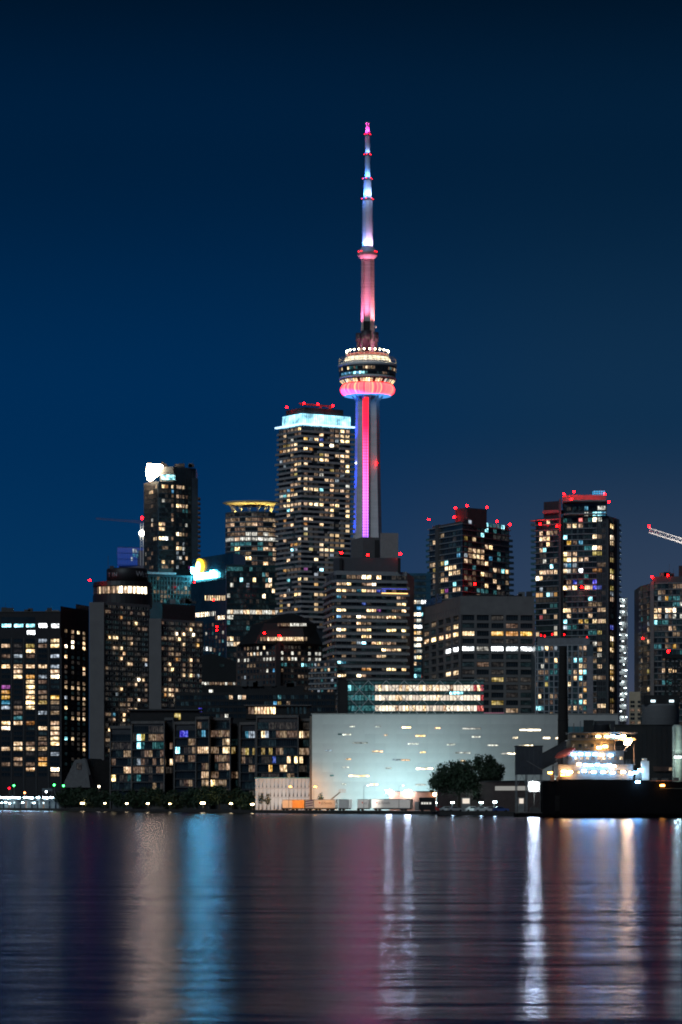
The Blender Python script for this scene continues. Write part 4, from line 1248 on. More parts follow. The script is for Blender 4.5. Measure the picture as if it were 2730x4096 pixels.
def teal_office():
    D = 1800
    t = Thing('glass_office', 'dark teal glass office below the disc-topped tower with one long lit floor', 'building', (X(1000, D), D, GROUND))
    A, B = XY(906, D), XY(1116, D + 6)
    F = Face(A, B)
    block(t, 'curtain_wall', [A, B, B + Vector((0, 12)), A + Vector((0, 12))], GROUND, Z(2258, D), mat('teal_curtain', (.022, .062, .072), rough=.3, var=.4, scale=.1))
    zs = [Z(2275 + 21.5 * k, D) for k in range(20)]
    bands(t, F, 0, F.L, [z - 1.7 for z in zs], .5, CHAR, .25)
    known = L('4', '610 265 B,720 255 w,850 265 W,800 240 g,650 320 p,800 435 W,820 300 c,500 310 q,490 390 q,620 80 b,850 80 g,840 215 d')
    for x in range(470, 915, 22):
        known += L('4', '%d 548 %s' % (x, 'qWqqcWqqcq'[x % 10]))
    for x in (490, 520):
        known += L('4', '%d 605 q,%d 820 q,%d 790 c' % (x, x, x))
    fill(t, F, cols_u(F, 909, 1114, 16), zs, 1.75, 2.4, known, [('t', .35), ('e', .06), ('g', .05), ('c', .01)], 2, out=.02, glass=GLASS_TEAL)
    t.part('edge_light', F.box(MB(), -.2, .1, GROUND, Z(2262, D), 0, .5), mat('blue_edge_trim', (.10, .14, .22), rough=.4))
    finish(t)
teal_office()

def sign_office():
    D = 1840
    l, r = XY(770, D + 40), XY(935, D - 10)
    t = Thing('office_tower', 'near-black office tower carrying the glaring white and yellow rooftop sign', 'building', (X(850, D), D, GROUND))
    F = Face(l, r)
    bk = mat('black_blue_glass', (.014, .038, .052), rough=.2, var=.4, scale=.1)
    block(t, 'upper_wall', [l, r, r + Vector((6, 30)), l + Vector((6, 30))], GROUND, F.z(935, 2210), bk)
    D2 = 1808
    l2, r2 = XY(764, D2 + 30), XY(908, D2)
    F2 = Face(l2, r2)
    block(t, 'lower_wall', [l2, r2, r2 + Vector((3, 12)), l2 + Vector((6, 12))], GROUND, F2.z(907, 2318), bk)
    for k in range(12):
        put_window(t, F2, F2.u(823 + 7.0 * k), F2.z(823 + 7 * k, 2392), .95, 3.0, lit('c' if k % 4 else 'w'), 1)
    for k in range(11):
        put_window(t, F2, F2.u(786 + 7.6 * k), F2.z(786 + 7.6 * k, 2460 - k * .6), 1.05, 2.6, lit('W' if k < 7 else 'q'), 1)
    for k in range(8):
        put_window(t, F2, F2.u(864 + 5.5 * k), F2.z(864, 2472), .8, 2.4, lit('W' if 1 < k < 7 else 'd'), 1)
    for j in range(16):
        for k in range(10):
            put_window(t, F2, F2.u(772 + 13.5 * k), F2.z(840, 2500 + 17 * j), 1.6, 1.9, code_mat(pick(t.seed, [('t', .3), ('e', .15), ('d', .08), ('q', .03), ('g', .08)])), 2)
    for x, y, c in ((812, 2594, 'h'), (830, 2595, 'h'), (845, 2597, 'q'), (860, 2600, 'd')):
        put_window(t, F2, F2.u(x), F2.z(x, y), 2.1, 2.4, lit(c), 2, out=.2)
    finish(t)
    # the sign: a yellow sunburst over white lettering boxes
    s = Thing('rooftop_sign', 'glaring white sign with a yellow sunburst on the black office tower', 'sign', tuple(F.p(F.u(820), Z(2330, D), .5)))
    WH = glow('white_sign', (.12, .76, 1.0), 50.0)
    YL = glow('yellow_sign', (1.0, .58, .03), 3.0)
    YW = glow('yellow_white_sign', (1.0, .80, .22), 7.0)
    def poly(px_pts, o0, o1, m, name):
        mb = MB()
        n = len(px_pts)
        fr = [F.p(F.u(a), F.z(a, b), o1) for a, b in px_pts]
        bk_ = [F.p(F.u(a), F.z(a, b), o0) for a, b in px_pts]
        mb.add(fr + bk_, [list(range(n)), list(range(2 * n - 1, n - 1, -1))] + [[i, n + i, n + (i + 1) % n, (i + 1) % n] for i in range(n)])
        return s.part(name, mb, m)
    c4 = lambda x, y: (740 + x * .1403, 2200 + y * .1403)
    poly([c4(*q) for q in ((320, 850), (945, 775), (945, 630), (880, 625), (560, 665), (310, 700))], .4, 1.2, WH, 'white_lettering')
    poly([c4(*q) for q in ((245, 680), (440, 680), (400, 530), (275, 520), (230, 490), (222, 600))], .4, 1.2, WH, 'white_lettering')
    for q in ((785, 605), (862, 590)):
        a, b = c4(*q)
        poly([(a + 2.6 * math.cos(k), b + 2.6 * math.sin(k)) for k in [i * math.pi / 4 for i in range(8)]], .5, 1.25, WH, 'letter_dot')
    cxp, cyp = c4(500, 470)
    poly([(cxp - 11 + 7 * math.cos(k), cyp + 20 * math.sin(k)) for k in [i * math.pi / 8 for i in range(16)]] , .5, 1.3, YW, 'sun_disc')
    ring = []
    poly([(cxp - 6 + 16 * math.cos(k), cyp + 26 * math.sin(k)) for k in [math.radians(-95 + i * 190 / 14) for i in range(15)]] + [(cxp - 7 + 10 * math.cos(k), cyp + 19 * math.sin(k)) for k in [math.radians(95 - i * 190 / 14) for i in range(15)]], .4, 1.1, YL, 'sun_ring')
    for i in range(15):
        k = math.radians(-115 + i * 195 / 14)
        kx, ky = cxp - 6, cyp
        a, b = math.radians(4), 0
        poly([(kx + 15 * math.cos(k - a), ky + 25 * math.sin(k - a)), (kx + 20.5 * math.cos(k), ky + 31 * math.sin(k)), (kx + 15 * math.cos(k + a), ky + 25 * math.sin(k + a))], .45, 1.15, YL, 'sun_ray')
    poly([c4(*q) for q in ((360, 935), (950, 850), (945, 800), (350, 865))], .2, .5, mat('sign_gantry', (.10, .13, .13), rough=.5), 'sign_gantry')
    beacon(778, 2330, D + 10, 'red beacon at the lower left of the glaring sign', size=.9)
    beacon(855, 2399, D2 - 2, 'red beacon in front of the lit floor below the glaring sign', size=.9, z0=F2.z(855, 2410))
    beacon(868, 2507, D2 - 3, 'upper of two red beacons at the corner of the black office', size=.9, z0=F2.z(868, 2514))
    beacon(868, 2521, D2 - 3, 'lower of two red beacons at the corner of the black office', size=.9, z0=F2.z(868, 2528))
sign_office()

def lantern_tower():
    D = 1900
    t = Thing('residential_tower', 'dark glass tower with a blazing white corner lantern at its top', 'building', (X(690, D), D, GROUND))
    a, b, c, d = XY(578, D + 16), XY(634, D), XY(703, D + 3), XY(784, D + 14)
    gl = mat('lantern_glass', (.055, .072, .085), rough=.25, var=.4, scale=.08)
    e = XY(795, D + 14)
    block(t, 'glass_wall', [a, b, c, d, d + Vector((0, 25)), a + Vector((0, 25))], GROUND, Z(1925, D), gl)
    block(t, 'top_storeys', [XY(640, D + 4), c, d, d + Vector((0, 22)), XY(640, D + 25)], Z(1925, D), Z(1864, D), gl)
    F1, F2, F3 = Face(a, b), Face(b, c), Face(c, d)
    t.part('corner_strip', F2.box(MB(), F2.L - 1.3, F2.L + .2, GROUND, Z(1866, D), -.2, .5), BLACK)
    zs = [Z(1945 + 18.9 * k, D) for k in range(18)]
    for k in range(12):
        t.part('mullion', F1.box(MB(), F1.L * k / 12, F1.L * k / 12 + .14, GROUND, Z(1922, D), 0, .3), CHAR)
        t.part('mullion', F3.box(MB(), F3.L * k / 12, F3.L * k / 12 + .14, GROUND, Z(1868, D), 0, .3), CHAR)
        if 2 <= k:
            t.part('mullion', F2.box(MB(), F2.L * k / 12, F2.L * k / 12 + .14, GROUND, Z(1868, D), 0, .3), CHAR)
    l1 = L('T1', '260 430 d,310 530 c,210 640 d,245 635 w,230 640 c,240 1070 q,235 1150 c,250 890 d,300 1440 c,180 1560 d,245 1690 d,115 1640 q,210 1930 d,130 1800 d,310 2000 c')
    l2 = L('T1', '440 520 w,470 520 o,595 520 c,590 640 b,600 700 d,420 780 q,480 780 e,590 870 d,590 1020 d,405 1125 w,460 1125 o,600 1125 c,410 1190 w,460 1195 c,410 1275 w,460 1280 c,400 1430 w,450 1440 W,500 1440 h,420 1820 c,450 1820 w,590 1830 c,450 1540 d,590 1430 d,400 1980 c,450 1980 w,340 2060 d,350 2120 d')
    l3 = L('T1', '700 520 c,860 430 c,690 720 c,730 720 d,680 880 w,750 880 c,800 880 c,690 1360 W,740 1360 c,800 1360 d,840 1210 q,700 1450 d,700 1540 q,770 1530 p,680 1600 w,740 1600 c,800 1600 q,680 1680 p,760 1680 B,800 1680 p,700 1760 p,750 1760 q,700 1850 d,780 1850 p,850 1770 w,700 1900 p,860 1940 m,790 970 g')
    D_ = [('t', .35), ('e', .12), ('d', .03)]
    fill(t, F1, cols_u(F1, 580, 632, 6), zs, 2.0, 2.1, l1, D_, 2)
    fill(t, F2, cols_u(F2, 636, 698, 5), zs, 1.8, 2.1, l2, D_, 2)
    fill(t, F3, cols_u(F3, 705, 765, 5), zs, 1.75, 2.1, l3, D_, 2)
    for j, z in enumerate(zs):
        F4 = Face(XY(769, D + 6), e)
        cd = {0: 'h', 1: 'd', 8: 'W', 10: 'q', 13: 'd', 14: 'd'}.get(j - 0, 'k' if j % 3 else 't')
        put_window(t, F4, F4.u(780), z, 3.2, 2.2, code_mat(cd), 2, out=.02)
    block(t, 'balcony_stack', [XY(768, D + 6), XY(793, D + 8), XY(793, D + 24), XY(768, D + 24)], GROUND, Z(1908, D), gl)
    for z in zs[2:]:
        t.part('balcony', MB().box(X(790, D), X(798.5, D), D + 7, D + 16, z - 1.5, z - .3), mat('rust_balcony', (.14, .07, .05), rough=.7))
    pb = MB(); F2.box(pb, F2.u(646), F2.u(701), Z(1918, D), Z(1898, D), .1, .5)
    t.part('blue_band', pb, lit('B'), label='blue lit band just under the roof')
    finish(t)
    # lantern: leaning glazed corner
    WH = glow('lantern_white', (1.0, .68, .42), 58.0)
    q = [(589.5, 1855.5), (642, 1856.5), (646, 1868), (633, 1888), (597, 1918), (590, 1919), (585, 1896)]
    mb = MB(); n = len(q)
    fr = [Vector((X(a_, D - 1), D - 1 + abs(a_ - 600) * .03, Z(b_, D))) for a_, b_ in q]
    bk_ = [p + Vector((1.0, 9, 0)) for p in fr]
    mb.add(fr + bk_, [list(range(n)), list(range(2 * n - 1, n - 1, -1))] + [[i, n + i, n + (i + 1) % n, (i + 1) % n] for i in range(n)])
    t.part('lantern', mb, WH, label='blazing white angular glass lantern at the roof corner')
    ca = MB(); ca.bar((X(640, D), D + 21, Z(1833, D)), (X(668, D), D + 21, Z(1860, D)), .8, r2=1.6)
    ca.bar((X(662, D), D + 21, Z(1861, D)), (X(690, D), D + 21, Z(1859, D)), 1.4)
    wg = solo('window_cleaning_crane', ca, BLACK, 'dark window-cleaning crane arm raised on the lantern tower roof', 'crane', loc=(X(660, D), D + 21, Z(1864, D)))
    # podium of the tower, glazed
    D2 = 1860
    p = Thing('glass_podium', 'teal glass podium with slender blue vertical lights at the lantern tower foot', 'building', (X(690, D2), D2, GROUND))
    A, B = XY(584, D2), XY(768, D2 + 10)
    FP = Face(A, B)
    block(p, 'curtain_wall', [A, B, B + Vector((0, 12)), A + Vector((0, 12))], GROUND, Z(2298, D2), mat('teal_curtain', (.012, .035, .04)))
    p.part('canopy_edge', FP.box(MB(), 0, FP.u(703), Z(2296, D2), Z(2288, D2), -.2, 1.2), mat('pale_canopy', (.40, .40, .42), rough=.5))
    for k in range(16):
        x = 590 + k * 11.6
        p.part('vertical_light', FP.box(MB(), FP.u(x) - .10, FP.u(x) + .10, Z(2400, D2), Z(2310 if k < 13 else 2335, D2), 0, .4), glow('teal_vertical_light', (.05, .42, .48), .16 if k < 12 else .5))
    fill(p, FP, cols_u(FP, 600, 764, 12), [Z(2312 + 18 * k, D2) for k in range(6)], 1.4, 1.9, (), [('d', .1), ('c', .05), ('g', .2), ('t', .4)], 2)
    finish(p)
lantern_tower()

def blue_site():
    D = 2060
    t = Thing('wrapped_building_site', 'unfinished tower top wrapped in blue-lit glass beside the lantern tower', 'building', (X(522, D), D, GROUND))
    F = face(470, D, 578, D + 4)
    bl = glow('blue_site_glow', (.012, .07, .42), .55)
    block(t, 'core', [XY(476, D + 3), XY(578, D + 3), XY(578, D + 22), XY(476, D + 22)], GROUND, Z(2200, D), mat('site_concrete', (.15, .15, .2), rough=.9))
    nb = [XY(470, D), XY(578, D + 4), XY(578, D + 26), XY(470, D + 26)]
    t.part('blue_wrap', MB().prism([(p.x, p.y) for p in nb], Z(2262, D), Z(2189, D)), bl)
    for k in range(17):
        u = F.L * k / 16
        t.part('mullion', F.box(MB(), u - .12, u + .12, Z(2262, D), Z(2187, D), 0, .3), mat('blue_mullion', (.02, .05, .22), rough=.4))
    for z in (2189, 2212, 2236, 2260):
        t.part('rail', F.box(MB(), 0, F.L, Z(z + 1.2, D), Z(z - 1.2, D), .02, .32), mat('blue_mullion', (.02, .05, .22)))
    for x, y, c in ((534, 2201, 'p'), (544, 2202, 'p'), (528, 2235, 'p'), (536, 2218, 'b'), (556, 2210, 'b'), (566, 2215, 'b'), (550, 2222, 'b'), (570, 2230, 'b')):
        put_window(t, F, F.u(x), Z(y, D), 1.6, 2.6, lit(c), 1, out=.05)
    finish(t)
    D2 = 2040
    c = Thing('tower_crane', 'floodlit tower crane with a faint jib pointing left above the blue site', 'crane', (X(568, D2), D2, GROUND))
    wm = mat('crane_white', (.75, .72, .70))
    x0, x1 = X(563, D2), X(574, D2)
    lat = MB()
    z = Z(2190, D2)
    for xx in (x0, x1):
        for yy in (D2 - .9, D2 + .9):
            c.part('mast_leg', MB().bar((xx, yy, Z(2262, D2)), (xx, yy, Z(2092, D2)), .16), wm)
    k = 0
    while z < Z(2095, D2):
        lat.bar((x0, D2 - .9, z), (x1, D2 - .9, z + 1.8), .10); lat.bar((x1, D2 - .9, z), (x0, D2 - .9, z + 1.8), .10); z += 1.8
    c.part('mast_lattice', lat, wm, kind='stuff')
    c.part('cab', MB().box(X(561, D2), X(576, D2), D2 - 1, D2 + 1, Z(2094, D2), Z(2078, D2)), mat('crane_blue', (.02, .04, .22), rough=.5))
    jm = mat('jib_dark_red', (.10, .05, .09), rough=.6)
    a0, a1 = Vector((X(562, D2), D2, Z(2092, D2))), Vector((X(385, D2), D2, Z(2076, D2)))
    c.part('jib_chord', MB().bar(a0, a1, .16), jm); c.part('jib_chord', MB().bar(a0 + Vector((0, 0, 1.5)), a1 + Vector((0, 0, .7)), .12), jm)
    jl = MB()
    for k in range(24):
        p, q = a0.lerp(a1, k / 24), a0.lerp(a1, (k + .5) / 24); p2 = a0.lerp(a1, (k + 1) / 24)
        jl.bar(p, q + Vector((0, 0, 1.2)), .07); jl.bar(q + Vector((0, 0, 1.2)), p2, .07)
    c.part('jib_lattice', jl, jm, kind='stuff')
    c.part('beacon', MB().ball((X(569, D2), D2, Z(2072, D2)), .8), RED_L)
    c.part('floodlight', MB().ball((X(569, D2), D2 - 2.2, Z(2134, D2)), 1.9), glow('crane_floodlight', (1.0, .98, .80), 14))
blue_site()

# ---- hotel: two slabs with blank end walls and a round dark restaurant on top
def hotel():
    D = 1560
    t = Thing('hotel_tower', 'hotel slab with blank end wall, gridded windows and a dark round restaurant crown', 'building', (X(470, D), D, GROUND))
    m = mat('hotel_concrete', (.16, .15, .15), rough=.88, var=.12, scale=.15)
    md = mat('hotel_grid', (.17, .17, .18), rough=.85, var=.15)
    zt = Z(2406, D)
    F = face(417, D + 1, 600, D + 26)
    block(t, 'end_wall', [XY(358, D), XY(417, D), XY(417, D + 16), XY(358, D + 16)], GROUND, Z(2409, D), m)
    block(t, 'window_wall', [XY(417, D + 2), XY(600, D + 27), XY(598, D + 40), XY(417, D + 16)], GROUND, zt, md)
    zs = [Z(2424 + 20.6 * k, D) for k in range(30)]
    ku = [F.u(433.5 + 29.2 * k) for k in range(6)]
    known = L('2', '905 145 o,962 100 d,1018 190 w,800 262 w,855 262 c,1015 222 d,968 308 c,855 340 d,908 345 c,912 385 w,910 428 w,1068 428 c,962 465 c,1068 468 p,800 95 d,1015 590 W,1070 592 c,955 628 d,1015 628 c,1068 628 d,912 672 w,852 708 p,945 750 d,1015 752 W,1010 795 w,1050 752 d,965 792 c,905 830 w,848 868 c,905 868 c,800 825 d,795 958 w,850 830 b')
    us = []
    for u in ku:
        us += [u - .95, u + .95]
    kn = [(x + (3 if i % 2 else -3), y, c) for i, (x, y, c) in enumerate(known)]
    fill(t, F, us, zs, 1.75, 1.55, kn, [('e', .22), ('t', .22), ('d', .05), ('c', .008)], 1, md and FRAME_L, out=.02)
    finish(t)
    # crown
    cx, cy = X(478, D + 20), D + 44
    R1, R2 = 121 / FPX * (D + 20), 84 / FPX * (D + 20)
    cr = mat('crown_black', (.016, .016, .018), rough=.5, var=.2)
    dz = D + 20
    t.part('crown_drum', MB().lathe((cx, cy), [(R1, zt - .5), (R1, Z(2371, dz)), (R1 * .97, Z(2370, dz)), (R1 * .97, Z(2337, dz)), (R1, Z(2336, dz)), (R1 * .98, Z(2318, dz)), (R1 * .8, Z(2316, dz))], 40, smooth=False), cr)
    n = 44
    for k in range(n):
        a = math.radians(188 + 164 * (k + .5) / n)
        lit_ = abs(a - math.radians(272)) < math.radians(58)
        o = bpy.data.objects.new('restaurant_window', window_mesh(R1 * math.radians(164 / n) * .95, 3.6, 1, FRAME, .12)); COL.objects.link(o); o.parent = t.o
        o.location = Vector((cx + math.cos(a) * R1 * .972, cy + math.sin(a) * R1 * .972, Z(2353.5, dz))) - t.loc
        o.rotation_euler = (0, 0, a + math.pi / 2)
        o.material_slots[1].link = 'OBJECT'
        o.material_slots[1].material = lit('d' if (k * 7) % 3 else 'c') if lit_ and a < math.radians(262) else (lit('W' if k % 5 not in (0, 3) else 'c') if lit_ else GLASS)
    cx2 = X(497, dz)
    t.part('sign_drum', MB().lathe((cx2, cy), [(R2, Z(2320, dz)), (R2, Z(2266, dz)), (R2 * .96, Z(2262, dz)), (R2 * .5, Z(2260, dz))], 40), cr)
    t.part('roof_mast', MB().bar((X(424, dz), cy - 8, Z(2268, dz)), (X(424, dz), cy - 8, Z(2212, dz)), .12), CHAR)
    t.part('roof_plant', MB().box(X(430, dz), X(446, dz), cy - 8, cy - 5, Z(2268, dz), Z(2254, dz)), CHAR)
    # letters round the drum, unlit
    lm = mat('sign_letter_grey', (.35, .35, .37), rough=.5)
    def letter(ch, a, size=2.6):
        cu = bpy.data.curves.new('letter', 'FONT'); cu.body = ch; cu.size = size; cu.extrude = .1; cu.align_x = 'CENTER'
        tmp = bpy.data.objects.new('tmp', cu); COL.objects.link(tmp)
        me = bpy.data.meshes.new_from_object(tmp); bpy.data.objects.remove(tmp)
        me.materials.clear(); me.materials.append(lm)
        o = bpy.data.objects.new('letter', me); COL.objects.link(o); o.parent = t.o
        o.location = Vector((cx2 + math.cos(a) * (R2 + .15), cy + math.sin(a) * (R2 + .15), Z(2297, dz))) - t.loc
        o.rotation_euler = (math.pi / 2, 0, a + math.pi / 2)
    def ang(px):
        q = max(-1, min(1, (X(px, dz) - cx2) / R2))
        return math.radians(270) + math.asin(q)
    for ch, px in (('T', 429), ('I', 443), ('N', 455)):
        letter(ch, ang(px), 3.0)
    for ch, px, s in (('W', 550, 4.0), ('E', 565, 3.0), ('S', 575, 3.0)):
        letter(ch, ang(px), s)
    beacon(360, 2321, D + 30, 'red beacon at the far left of the hotel crown', z0=Z(2335, D + 30))
    # second slab
    D2 = 1545
    t2 = Thing('hotel_tower', 'second hotel slab to the right, lower, with blank grey end wall', 'building', (X(700, D2), D2, GROUND))
    F2 = face(645, D2 + 1, 814, D2 + 24)
    block(t2, 'end_wall', [XY(597, D2), XY(646, D2), XY(646, D2 + 16), XY(597, D2 + 16)], GROUND, Z(2474, D2), mat('hotel_concrete', (.12, .11, .11)))
    block(t2, 'window_wall', [XY(646, D2 + 2), XY(814, D2 + 25), XY(812, D2 + 38), XY(646, D2 + 16)], GROUND, Z(2474, D2), md)
    block(t2, 'plant_room', [XY(650, D2 + 6), XY(782, D2 + 22), XY(780, D2 + 34), XY(650, D2 + 18)], Z(2476, D2), Z(2411, D2), CHAR)
    zs = [Z(2490 + 20.6 * k, D2) for k in range(24)]
    known = L('2', '1210 182 d,1315 258 W,1365 258 w,1425 260 W,1320 295 w,1370 215 d,1420 222 w,1205 290 d,1365 330 c,1470 335 o,1205 360 d,1260 362 d,1315 445 o,1365 370 d,1418 452 w,1260 408 d,1260 485 w,1365 485 d,1418 485 d,1472 295 d,1215 525 d,1270 525 w,1420 568 w,1365 565 c,1470 568 p,1260 598 d,1412 525 d,1212 675 c,1305 675 c,1212 715 o,1262 715 c,1315 715 c,1315 758 W')
    ku = [F2.u(657 + 28.2 * k) for k in range(6)]
    us = []
    for u in ku:
        us += [u - .9, u + .9]
    fill(t2, F2, us, zs, 1.7, 1.55, known, [('e', .22), ('t', .2), ('d', .06), ('c', .01)], 1, FRAME_L, out=.02)
    finish(t2)
    # sloping concrete podium
    D3 = 1440
    p = Thing('hotel_podium', 'pale concrete wedge-shaped podium with a sloping roof at the hotel foot', 'building', (X(340, D3), D3, GROUND))
    A = [(248, 3150), (300, 3040), (345, 3034), (362, 3150)]
    wg = MB(); fr = [Vector((X(a, D3), D3, max(Z(b, D3), GROUND - .3))) for a, b in A]
    bk_ = [v + Vector((6, 18, 0)) for v in fr]
    wg.add(fr + bk_, [[3, 2, 1, 0][::-1], [4, 5, 6, 7][::-1]] + [[i, i + 4, (i + 1) % 4 + 4, (i + 1) % 4] for i in range(4)])
    p.part('sloping_wall', wg, mat('podium_concrete', (.16, .155, .16), rough=.9))
    p.part('side_wall', MB().prism([tuple(XY(356, D3 + 2)), tuple(XY(445, D3 + 14)), tuple(XY(445, D3 + 30)), tuple(XY(356, D3 + 20))], GROUND, Z(3040, D3)), mat('podium_concrete_dark', (.07, .066, .064), rough=.9))
    p.part('buttress', MB().bar((X(344, D3), D3 - .6, Z(3036, D3)), (X(361, D3), D3 - .6, Z(3100, D3)), .6), CONC_D)
    put_window(p, face(300, D3, 345, D3), 2.0, Z(3066, D3), 2.4, 3.0, lit('e'), 2, out=.1)
    put_window(p, face(356, D3 + 2, 445, D3 + 14), 1.5, Z(3055, D3), 2.4, 3.0, GLASS, 2, out=.1)
    finish(p)
hotel()

def left_slab():
    D = 1600
    t = Thing('apartment_slab', 'long dark apartment slab at the frame edge with scattered bright wide windows', 'building', (X(120, D), D, GROUND))
    m = mat('slab_dark', (.022, .022, .026), rough=.85, var=.2)
    F = face(-75, D, 243, D)
    block(t, 'front_wall', [XY(-75, D), XY(243, D), XY(243, D + 25), XY(-75, D + 25)], GROUND, Z(2447, D), m)
    t.part('roof_cornice', F.box(MB(), 0, F.L, Z(2449, D), Z(2445, D), -1, .4), mat('slab_cornice', (.06, .055, .05), rough=.85))
    fins(t, F, [F.u(-2 + 49.4 * k) for k in range(6)], GROUND, Z(2550, D), .5, CHAR, .4)
    zs = [Z(2562.6 + 20.6 * k, D) for k in range(27)]
    known = L('2', '45 345 c,225 340 y,315 300 p,405 300 c,315 335 d,405 338 w,235 380 w,225 415 d,140 415 p,405 410 p,40 495 w,130 490 c,225 490 c,315 490 c,405 485 p,405 525 c,135 525 c,135 565 c,225 565 o,315 563 p,405 560 W,225 605 c,225 640 w,225 680 c,315 600 d,45 635 m,50 680 o,225 720 w,225 745 w,400 715 o,35 720 o,30 755 b,30 790 p,315 715 d,315 755 y,305 680 d,405 755 d,225 795 c,120 830 d,310 830 p,400 830 d,125 870 g,35 910 w,40 945 W,130 905 c,215 910 o,400 910 c,400 945 c,400 985 c,400 1020 c,310 945 c,310 1020 d,405 1062 w,120 1060 c,120 1100 c,35 1100 c,210 1060 d,390 1135 p,130 1170 c,300 1175 o,300 1210 o,35 1205 d,120 1210 d,215 1250 w,405 1250 W,405 1300 d,45 415 d,115 790 d')
    fill(t, F, [F.u(24 + 49.2 * k) for k in range(5)], zs, 4.4, 1.85, known, [('e', .05), ('t', .10)], 3, out=.02, tol=.7)
    # top storey strip
    for x0, x1 in ((8, 46), (58, 94), (106, 140)):
        put_window(t, F, F.u((x0 + x1) / 2), Z(2502, D), (x1 - x0) / FPX * D, 1.7, lit('B'), 5, out=.02)
    for x, y in ((173, 2502), (222, 2503), (125, 2530)):
        put_window(t, F, F.u(x), Z(y, D), 4.2, 2.2, lit('h'), 3, out=.02)
    t.part('dark_storey', F.box(MB(), F.u(5), F.u(142), Z(2488, D), Z(2468, D), 0, .05), GLASS)
    # right wing, turned away
    Fw = face(243, D + 1, 357, D + 40)
    block(t, 'side_wing', [XY(243, D + 1), XY(357, D + 40), XY(350, D + 60), XY(243, D + 30)], GROUND, Z(2424, D), m)
    block(t, 'side_wing_top', [XY(304, D + 22), XY(357, D + 40), XY(350, D + 58), XY(304, D + 50)], Z(2426, D), Z(2405, D), CHAR)
    kw = L('2', '490 340 W,540 300 W,540 335 W,600 305 w,490 415 w,480 600 d,480 640 c,535 640 c,490 720 p,530 720 d,490 795 w,475 865 g,535 870 c,480 1025 B,535 1025 c,630 500 w,615 545 c,575 625 d,600 655 d,625 660 d,625 740 c,630 780 d,570 825 d,625 1020 d,620 1075 w,625 1110 w,490 220 d,540 225 c,605 215 d,600 345 w,480 480 d')
    fill(t, Fw, [Fw.u(x) for x in (264, 291, 314, 336)], [Z(2520 + 20.6 * k, D) for k in range(29)], 3.6, 1.75, kw, [('e', .14), ('t', .22), ('d', .05)], 2, out=.02)
    finish(t)
left_slab()

